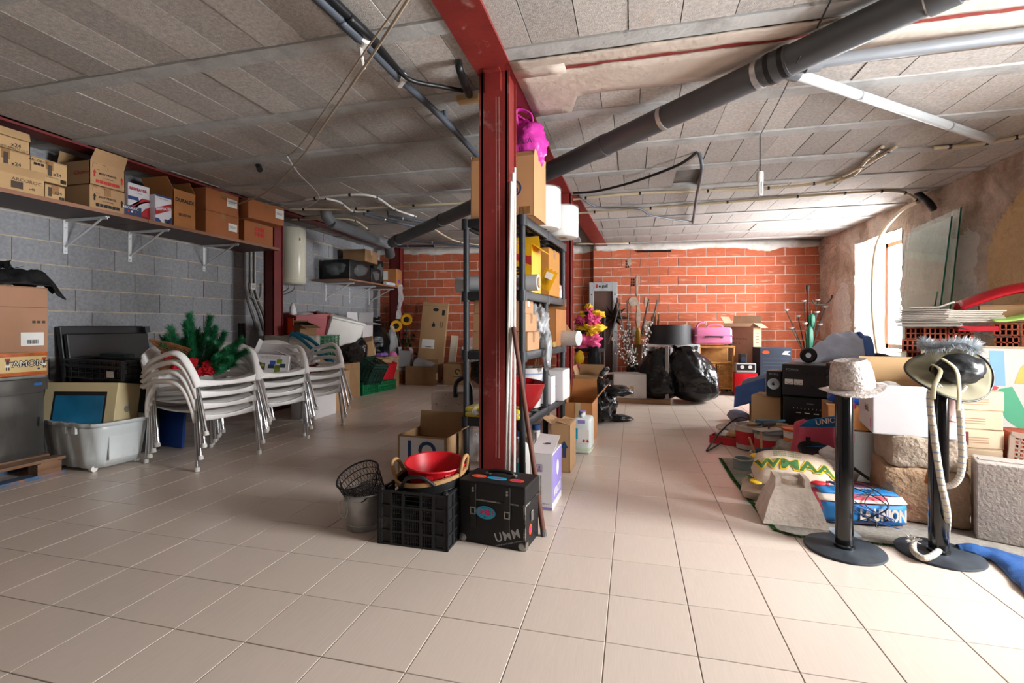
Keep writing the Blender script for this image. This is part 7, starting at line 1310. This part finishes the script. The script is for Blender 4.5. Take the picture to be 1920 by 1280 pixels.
for k in range(3): brick(2.335, 3.43, .012 + .088 * k, R(-14), f'hollow brick right of the cream cartons, {ORD[2 - k]} from the top of three', HB)
for k in range(0): brick(1.62 + .01 * k, 3.40, .012 + .088 * k, R(-8), ('lower', 'upper')[k] + ' wide hollow brick low behind the rope post', HBW)
# game board
M_BRD = mat('board_white', '#dcdad6', .5, var=.03); M_BR = mat('board_red', '#cf5560', .5, var=.05); M_BB = mat('board_blue', '#8fbfe0', .5, var=.05); M_BG = mat('board_green', '#58b08a', .5, var=.05)
t = thing('game_board', 'large square game board with red, blue and green arms leaning on the bricks', 'game board', (2.21, 3.80, .38), 0, rot=(R(-10), 0, R(-20))); MB().rbox((0, 0, .27), (.56, .012, .56), .003, 1).build('board', M_BRD, t); MB().b(-.285, .285, -.008, .008, -.015, .0).b(-.285, .285, -.008, .008, .545, .56).b(-.285, -.272, -.008, .008, 0, .55).build('edge', mat('board_edge', '#b9a588', .6), t)
b = carton('dull box holding up the game board behind the cream cartons', (2.22, 3.80, 0), .5, .14, .362, rz=R(-20), m=M_CARDD, tape=''); B_ = lambda m_, pts, dz=0: decal('board_field', 0, 0, m_, t, (0, -.0063 - dz, 0), 'front', poly=pts)
B_(M_BB, [(.06, .30), (.13, .30), (.13, .53), (.06, .53)]); B_(M_BB, [(-.02, .36), (.06, .30), (.06, .40), (.0, .42)], .0004); B_(M_BR, [(-.15, .03), (.03, .03), (.03, .21), (-.15, .21)]); B_(M_BR, [(-.05, .21), (.05, .24), (.10, .29), (.03, .32), (-.05, .27)], .0004); B_(M_BG, [(.10, .28), (.16, .30), (.24, .08), (.20, .02), (.13, .08), (.06, .20)]); B_(M_BB, [(-.2, .32), (-.08, .36), (-.12, .52), (-.2, .52)], .0004); B_(mat('board_yellow', '#d9c36a', .5), [(.17, .32), (.26, .32), (.26, .5), (.2, .42)])
for (cx_, cz_) in ((-.06, .12), (-.04, .45)):
    B_(M_BRD, [(cx_ + .08 * cos(a), cz_ + .065 * sin(a)) for a in [k * pi / 3 for k in range(6)]], .0012)
    for k in range(14): B_(M_INK, [(cx_ + .058 * cos(k * .45) + .005 * cos(a), cz_ + .045 * sin(k * .45) + .005 * sin(a)) for a in [q * pi / 3 for q in range(6)]], .0026)
B_(M_BR, [(-.06 + (.026 if k % 2 else .012) * cos(k * pi / 5), .12 + (.026 if k % 2 else .012) * sin(k * pi / 5)) for k in range(10)], .0026)
for k in range(7): decal('board_line', .08, .002, M_INKD, t, (.02, -.0075, .30 + .03 * k), 'front'); decal('board_line', .06, .002, M_INKD, t, (-.06, -.0075, .47 - .03 * k), 'front')
# paper, books and bits on the brick piles
M_PAP = mat('grey_paper', '#a8a097', .8, var=.12); M_PAPW = mat('cream_paper', '#c9c2b6', .8, var=.08)
for i, (lab, x, y, z, n_, w_, d_, rz, m_) in enumerate((('stack of grey folded papers on the tall brick pile', 2.05, 4.05, 1.062, 4, .34, .26, -30, M_PAP), ('stack of cream magazines lying across the brick piles', 2.24, 4.06, 1.09, 7, .38, .28, -12, M_PAPW), ('grey newspapers piled at the left edge of the bricks', 2.02, 4.02, 1.11, 6, .26, .24, -38, M_PAP))):
    t = thing('paper_stack', lab, 'papers', (x, y, z), R(rz))
    for k in range(n_): MB().rbox((random.uniform(-.015, .015), random.uniform(-.01, .01), .006 + .012 * k), (w_, d_, .010), .003, 1, rot=(0, 0, random.uniform(-.06, .06))).build('magazine', m_, t)
t = thing('rolled_magazine', 'curled magazine lying on top of the newspapers', 'magazine', (2.04, 3.99, 1.19), R(-30)); MB().grid(lambda a, b_: (-.12 + .24 * a, -.07 + .14 * b_, .006 + .03 * max(0, a - .6) * 3 * sin(max(0, a - .6) * 5)), 20, 4).build('pages', M_PAPW, t, smooth=True, solid=.008)
one('red_book', MB().rbox((0, 0, .018), (.20, .15, .036), .004, 1), M_REDP, 'red bound book lying among the papers on the bricks', 'book', (2.24, 3.90, 1.03), R(-18))
one('lime_sheet', MB().grid(lambda a, b_: (-.17 + .34 * a, -.1 + .2 * b_, .0 + .09 * a ** 2 + .02 * sin(b_ * 3)), 14, 8), mat('lime_plastic_sheet', '#a6d36a', .4, var=.05), 'curled lime green sheet on the brick pile', 'sheet', (2.50, 3.92, 1.095), R(-8), solid=.006, smooth=True)
one('red_shell', MB().grid(lambda a, b_: (-.30 + .62 * a, -.16 + .32 * b_, .13 * sin(a * pi * .75) - .06 * (2 * b_ - 1) ** 2), 26, 12), mat('red_plastic_shell', '#c01426', .3, var=.06), 'curved red plastic sledge lying on top of the brick pile', 'sledge', (2.62, 4.16, 1.24), R(-20), solid=.014, smooth=True)
b = carton('red and brown box under the red sledge on the bricks', (2.80, 4.24, 1.09), .34, .22, .13, rz=R(-24), m=M_CARD2); b = carton('small brown box on the bricks behind the lime sheet', (2.52, 4.12, 1.09), .24, .16, .12, rz=R(-24), m=M_CARD)
one('black_wire', MB().tube(spline([atY(1790, 612, 3.86), atY(1830, 622, 3.84), atY(1870, 632, 3.83), atY(1893, 629, 3.83)], 8), .004, 6), M_CABLE, 'black wire curving across the front of the brick pile', 'wire', smooth=True)
# perforated brown panel
t = thing('perforated_panel', 'brown perforated plastic panel leaning at the right edge', 'panel', (2.12, 3.10, .0), 0, rot=(R(-12), R(6), R(-20))); mb = MB(); w, h = .34, .46
for i in range(17): mb.box((-w / 2 + w * i / 16, 0, h / 2), (.008, .006, h))
for j in range(22): mb.box((0, 0, h * j / 21), (w, .006, .008))
mb.build('lattice', mat('brown_plastic', '#8d7a6c', .6, var=.1), t); MB().b(-w / 2 - .015, w / 2 + .015, -.01, .01, h - .01, h + .02).b(-w / 2 - .02, -w / 2, -.01, .01, 0, h).b(w / 2, w / 2 + .02, -.01, .01, 0, h).build('frame', MATS['brown_plastic'], t)
# blue sheet and white bag at the right edge
t = thing('blue_tarpaulin', 'crumpled translucent blue plastic sheet on the floor at the right', 'tarpaulin', (0, 0, 0)); A = [fl(1790, 1026), fl(1850, 1030), fl(1905, 1045), fl(1990, 1075)]; Bp = [fl(1800, 1036), fl(1860, 1056), fl(1905, 1100), fl(1975, 1180)]
SA, SB = spline(A, 10), spline(Bp, 10); MB().grid(lambda a, b_: (lambda p, i: (p.x, p.y, .006 + .03 * abs(noise.noise(Vector((p.x * 9, p.y * 9, 2)))) + .02 * sin(b_ * pi)))(SA[min(30, int(a * 30))].lerp(SB[min(30, int(a * 30))], b_), 0), 31, 12).build('sheet', mat('blue_tarp', '#2a5590', .3, var=.15, scale=14, bump=.5, bscale=30, bdist=.01), t, smooth=True, solid=.002)
one('white_bag', MB().blob((0, 0, .08), (.22, .2, .18), 3, .25, 2.2, 3, flat=.85, crease=.15), mat('white_carrier_film', '#cfccca', .3), 'white plastic bag at the right edge beside the blue sheet', 'bag', (2.02, 2.80, .005), smooth=True)
one('dark_tube', MB().tube([(0, 0, 0), (.3, .05, .02)], .014, 8), M_RUB, 'short black hose end lying beside the perforated panel', 'hose', (2.06, 2.98, .10), R(4))
# glass sheets leaning on the right wall
M_GL = mat('green_glass', '#cfe6dc', .03, var=0, alpha=.30, spec=.8); M_GLE = mat('glass_edge', '#2f7d68', .1, var=.1, trans=.3)
for i, (lab, y0, y1, xb, xt, h) in enumerate((('tallest green glass sheet leaning against the plaster wall', 5.72, 6.60, 2.96, 3.165, 2.24), ('middle green glass sheet leaning in front of the tallest', 5.80, 6.62, 2.90, 3.13, 2.17), ('front lower green glass sheet of the leaning three', 5.88, 6.64, 2.84, 3.05, 1.42))):
    t = thing('glass_sheet', lab, 'glass sheet', (xb, 0, .002), 0); dx = xt - xb; th = .012
    MB().add([(0, y0, 0), (th, y0, 0), (th, y1, 0), (0, y1, 0), (dx, y0, h), (dx + th, y0, h), (dx + th, y1, h - .05), (dx, y1, h - .05)], [(3, 2, 1, 0), (4, 5, 6, 7), (0, 1, 5, 4), (1, 2, 6, 5), (2, 3, 7, 6), (3, 0, 4, 7)]).build('pane', M_GL, t)
    MB().add([(-.001, y0 - .004, 0), (th + .001, y0 - .004, 0), (dx + th + .001, y0 - .004, h), (dx - .001, y0 - .004, h), (-.001, y0 - .001, 0), (th + .001, y0 - .001, 0), (dx + th + .001, y0 - .001, h), (dx - .001, y0 - .001, h)], [(0, 1, 2, 3), (7, 6, 5, 4), (0, 4, 5, 1), (1, 5, 6, 2), (2, 6, 7, 3), (3, 7, 4, 0)]).build('polished_edge', M_GLE, t)
# ================================================================== CEILING PIPES, CABLES, BULB
M_PVC = mat('grey_pvc', '#4b4d50', .4, var=.08, scale=5); M_PVCL = mat('light_grey_pvc', '#777b80', .4, var=.08); M_HOSE = mat('blue_grey_conduit', '#4c535c', .45, var=.1); M_CREAMC = mat('cream_conduit', '#cdbfa2', .5, var=.08); M_WCORD = mat('cream_cord', '#a99a86', .7, var=.1)
def C_(u, v, z): return fl(u, v, z)
# thick drain pipe crossing the room under the ceiling, sloping down to the far left
A = C_(1745, -8, 2.47); B2 = C_(1232, 227, 2.42); C2 = C_(1010, 330, 2.38)
D2 = C_(870, 394, 2.33); E2 = C_(735, 455, 2.27)
t = thing('drain_pipe', 'thick dark grey drain pipe crossing the ceiling diagonally', 'pipe', (0, 0, 0))
DX = (A - B2) / (A.x - B2.x); W0 = A + DX * (XR - .02 - A.x); MB().tube([W0, A, B2, C2], .075, 24).build('pipe', M_PVC, t, smooth=50); MB().tube([C2, D2, E2], [.075, .072, .07], 24).build('pipe', M_PVC, t, smooth=50)
def ringat(p, q, k, r, L_, m, name, parent): ax = (q - p).normalized(); c = p.lerp(q, k); return MB().tube([c - ax * L_ / 2, c + ax * L_ / 2], r, 24).build(name, m, parent, smooth=50)
for k in (.0, .52, .96): ringat(A, B2, k, .0785, .03, M_STEELG, 'clamp', t)
for k in (.42, .47): ringat(A, B2, k, .0825, .025, M_BLKP, 'rubber_collar', t)
ringat(A, B2, .445, .081, .12, M_PVC, 'socket', t); ringat(A, B2, -.03, .083, .1, M_PVC, 'socket', t); ringat(B2, C2, .4, .0805, .1, M_PVC, 'socket', t); ringat(D2, E2, .25, .079, .04, M_PVC, 'socket', t); ringat(D2, E2, .9, .082, .12, M_PVC, 'socket', t)
J = A.lerp(B2, .46)
t = thing('branch_pipe', 'light grey branch pipe running right from the thick drain pipe', 'pipe', (0, 0, 0)); q = C_(1940, 62, 2.50); s_ = J + (q - J) * .14; MB().tube([J, s_], .045, 18).build('elbow', M_PVC, t, smooth=50); MB().tube([s_, q, q + (q - s_) / (q.x - s_.x) * (XR - .02 - q.x)], .032, 18).build('pipe', M_PVCL, t, smooth=50); ringat(s_, q, .02, .05, .07, M_PVCL, 'socket', t)
t = thing('branch_pipe', 'pale grey branch pipe sloping from the drain pipe to the right wall', 'pipe', (0, 0, 0)); q = C_(1858, 262, 2.51); s_ = J + (q - J) * .07; MB().tube([J, s_], .04, 18).build('elbow', M_PVC, t, smooth=50); MB().tube([s_, q, q + Vector((0, 0, .1))], .030, 18).build('pipe', mat('pale_grey_pvc', '#b7bbbd', .4, var=.05), t, smooth=50)
for k in (.25, .72): ringat(s_, q, k, .032, .02, M_STEELG, 'clamp', t)
# drain pipe along the left rear
t = thing('drain_pipe', 'grey drain pipe running along the far left ceiling to the corner', 'pipe', (0, 0, 0)); a_ = C_(612, 405, 2.5); b_ = C_(622, 418, 2.42); c_ = C_(728, 458, 2.30); MB().tube([a_ + Vector((0, 0, .08)), a_, b_], .075, 20).build('elbow', M_PVCL, t, smooth=50); MB().tube([b_, c_], .07, 20).build('pipe', M_PVCL, t, smooth=50); MB().tube([c_, c_ + Vector((-.1, .25, -.12))], .075, 20).build('elbow', M_PVC, t, smooth=50)
for i, (p, q) in enumerate((((683, 402), (800, 430)), ((728, 405), (815, 420)), ((770, 451), (900, 462)), ((745, 461), (815, 461)))):
    a_ = C_(*p, 2.50); b_ = C_(*q, 2.46); t = thing('thin_pipe', ('first', 'second', 'longest', 'lowest')[i] + ' thin blue-grey pipe under the far left ceiling', 'pipe', (0, 0, 0)); MB().tube([a_ + Vector((0, 0, .06)), a_, b_], .022, 12).build('pipe', M_HOSE, t, smooth=50); ringat(a_, b_, .3, .025, .02, M_STEELG, 'clamp', t)
# black hose bundle above the left bay
P0 = [Vector((C_(590, -10, 2.50).x - .35, -2.9, 2.5)), C_(590, -10, 2.50), C_(640, 40, 2.49), C_(683, 80, 2.48), C_(752, 150, 2.5), C_(830, 222, 2.51), C_(893, 290, 2.52), C_(935, 338, 2.53)]
t = thing('conduit_bundle', 'bundle of black conduits hanging under the left ceiling', 'conduit', (0, 0, 0))
MB().tube(spline(P0, 8), .022, 10).build('conduit', M_HOSE, t, smooth=True); MB().tube(spline([p + Vector((.04, 0, .012 - .0 * i)) for i, p in enumerate(P0[:4])] + [P0[4] + Vector((.01, .01, .02))], 8), .02, 10).build('conduit', M_BLKP, t, smooth=True); MB().tube(spline([p + Vector((-.03, .02, .015)) for p in P0[:4]], 8), .016, 10).build('conduit', M_PVC, t, smooth=True)
MB().tube(spline([P0[3], C_(735, 120, 2.52), C_(770, 150, 2.47), C_(830, 163, 2.5), C_(868, 170, 2.52)], 8), .013, 8).build('branch_cable', M_BLKP, t, smooth=True)
for p in (P0[3], P0[4]): MB().tube([p + Vector((-.03, .03, .0)), p + Vector((.03, -.03, .0))], .028, 10).build('white_tie', M_WHITEP, t)
MB().tube(spline([P0[3] + Vector((-.02, 0, -.02)), P0[3] + Vector((-.01, 0, -.09)), P0[3] + Vector((.0, 0, -.13))], 4), .008, 6).build('tie_tail', M_WHITEP, t)
for k in (3, 4, 5): 
    p = P0[k] + Vector((.01, .02, 0)); MB().tube([p, p + Vector((0, 0, .06))], .014, 8).build('hanger', M_HOSE, t)
t = thing('hose_stub', 'curved black hose stub coming out of the ceiling by the red column', 'hose', (0, 0, 0)); MB().tube(spline([C_(860, 118, 2.56), C_(862, 130, 2.50), C_(872, 160, 2.50), C_(880, 178, 2.54)], 8), .022, 10).build('hose', M_BLKP, t, smooth=True); MB().rbox(C_(880, 185, 2.54), (.16, .06, .05), .008, 1).build('box', M_CARD3, t)
one('pipe_stub', MB().tube([C_(484, 309, 2.57), C_(487, 318, 2.50)], .026, 14), M_BLKP, 'short black pipe stub poking down from the left ceiling', 'pipe', smooth=40)
# cream cords crossing the left bay
for i, (lab, pts, m_, r) in enumerate((('cream cord slanting from the ceiling to the shelf boxes', [(980, -330, 2.52), (770, -8, 2.3), (700, 100, 2.28), (620, 215, 2.32), (560, 300, 2.36), (500, 360, 2.40), (448, 382, 2.44)], M_WCORD, .007), ('thinner cream cord slanting beside the first one', [(968, -330, 2.54), (758, -8, 2.36), (690, 88, 2.36), (620, 190, 2.42), (560, 275, 2.5), (538, 292, 2.55)], M_WCORD, .005), ('white cord looping along the far left ceiling', [(538, 292, 2.55), (560, 325, 2.5), (598, 368, 2.46), (575, 388, 2.5), (540, 392, 2.52)], M_WHITEP, .005))):
    one('electric_cord', MB().tube(spline([C_(*p) for p in pts], 10), r, 6), m_, lab, 'cord', smooth=True)
for i, (lab, pts) in enumerate((('white conduit snaking along the far left ceiling', [(598, 370, 2.53), (635, 378, 2.53), (660, 395, 2.53), (690, 396, 2.53)]), ('white conduit arching over the far left pipes', [(570, 375, 2.53), (640, 366, 2.53), (700, 368, 2.53), (740, 392, 2.53), (780, 406, 2.53)]), ('pale conduit crossing the ceiling before the far left pipes', [(540, 392, 2.54), (640, 392, 2.54), (760, 386, 2.54), (880, 380, 2.54)]), ('pale conduit hanging behind the left of the shelf rack', [(800, 420, 2.5), (850, 450, 2.5), (900, 460, 2.5)]), ('cream conduit along the ceiling near the water heater', [(545, 412, 2.53), (600, 410, 2.53), (660, 412, 2.53), (690, 430, 2.52)]))):
    t = thing('ceiling_conduit', lab, 'conduit', (0, 0, 0)); pp = spline([C_(*p) for p in pts], 8); MB().tube(pp, .013, 8).build('conduit', M_WHITEP if i < 2 else M_CREAMC, t, smooth=True)
    for k in range(3, len(pp), 7): MB().tube([pp[k] - Vector((.012, 0, 0)), pp[k] + Vector((.012, 0, 0))], .017, 8).build('clip', M_BLKP, t)
# right bay conduits
for i, (lab, pts) in enumerate((('long cream conduit clipped across the right ceiling, nearer one', [(1060, 375, 2.545), (1200, 362, 2.545), (1400, 355, 2.545), (1540, 342, 2.545), (1610, 315, 2.545), (1680, 275, 2.545)]), ('cream conduit curving beside the nearer one', [(1550, 345, 2.545), (1600, 328, 2.545), (1625, 300, 2.545), (1655, 275, 2.55)]), ('long cream conduit clipped across the right ceiling, farther one', [(1075, 400, 2.545), (1220, 390, 2.545), (1450, 372, 2.545), (1600, 361, 2.545), (1690, 360, 2.545), (1722, 378, 2.46)]), ('cream conduit running along the ceiling to the right edge', [(1750, 278, 2.54), (1850, 268, 2.54), (1930, 252, 2.54)]), ('white conduit running along the top of the brick wall', [(1080, 457, 2.55), (1180, 456, 2.55)]))):
    t = thing('ceiling_conduit', lab, 'conduit', (0, 0, 0)); pp = spline([C_(*p) for p in pts], 8); MB().tube(pp, .015, 8).build('conduit', M_CREAMC, t, smooth=True)
    for k in range(3, len(pp), 5): MB().tube([pp[k] - Vector((.010, 0, 0)), pp[k] + Vector((.010, 0, 0))], .019, 8).build('clip', M_BLKP, t)
t = thing('wall_conduit', 'cream conduit bending down the wall in front of the window', 'conduit', (0, 0, 0)); X_ = 3.12
def atX(u, v, X): r_ = ray(u, v); k = X / r_[0]; return Vector((X, r_[1] * k, CAMH + r_[2] * k))
MB().tube(spline([atX(1722, 378, X_), atX(1690, 395, X_), atX(1655, 435, X_), atX(1640, 480, X_), atX(1636, 560, X_), atX(1640, 620, X_), atX(1650, 690, X_)], 8), .022, 10).build('conduit', M_CREAMC, t, smooth=True); MB().tube(spline([atX(1720, 362, 3.16), atX(1740, 378, 3.14), atX(1750, 392, 3.2)], 5), .035, 10).build('black_sleeve', M_BLKP, t, smooth=True)
# junction hole with cables, bulb
t = thing('black_cable', 'black cable hanging between the ceiling hole and the beam', 'cable', (0, 0, 0)); MB().tube(spline([C_(1308, 284, 2.57), C_(1270, 310, 2.5), C_(1190, 340, 2.5), C_(1120, 358, 2.52), C_(1075, 362, 2.55)], 8), .013, 8).build('cable', M_BLKP, t, smooth=True)
t = thing('black_cable', 'black conduit dropping from the ceiling hole in a hook', 'cable', (0, 0, 0)); MB().tube(spline([C_(1310, 284, 2.58), C_(1316, 318, 2.5), C_(1306, 370, 2.5), C_(1299, 418, 2.52)], 8), .016, 8).build('conduit', M_HOSE, t, smooth=True)
t = thing('black_cable', 'grey cable sagging along the ceiling to the hook conduit', 'cable', (0, 0, 0)); MB().tube(spline([C_(1086, 366, 2.55), C_(1120, 388, 2.52), C_(1195, 390, 2.52), C_(1225, 405, 2.5), C_(1299, 416, 2.52)], 8), .012, 8).build('cable', M_HOSE, t, smooth=True)
t = thing('hanging_bulb', 'bare spiral bulb hanging on a black wire from the ceiling', 'bulb', (0, 0, 0)); a_ = C_(1425, 254, 2.55); d_ = -sP * a_.x + cP * a_.y; z1 = CAMH + (610 - 322) / FPX * d_; z2 = CAMH + (610 - 365) / FPX * d_
MB().tube([a_, Vector((a_.x, a_.y, z1))], .004, 6).build('wire', M_CABLE, t); MB().lathe([(.0, 0), (.022, 0), (.026, -.01), (.026, -.075), (.02, -.08), (0, -.08)], 18, (a_.x, a_.y, z1)).build('holder', M_WHITEP, t, smooth=40)
mb = MB()
for s in range(3):
    an = s * 2 * pi / 3; x, y = a_.x + .015 * cos(an), a_.y + .015 * sin(an); mb.tube(spline([(x, y, z1 - .08), (x, y, z2 + .01), (a_.x + .006 * cos(an), a_.y + .006 * sin(an), z2)], 4), .008, 8)
mb.build('bulb_tubes', mat('white_bulb_glass', '#e3e1dc', .3), t, smooth=True)
one('ceiling_wire', MB().tube(spline([C_(1425, 254, 2.55), C_(1460, 190, 2.5), C_(1500, 105, 2.38)], 8), .0035, 6), M_CABLE, 'thin black wire strung from the bulb to the drain pipe', 'wire', smooth=True)
one('ceiling_wire', MB().tube([C_(1532, 52, 2.50), C_(1562, -8, 2.55)], .0045, 6), M_CABLE, 'thin black wire rising from the drain pipe at the top edge', 'wire')
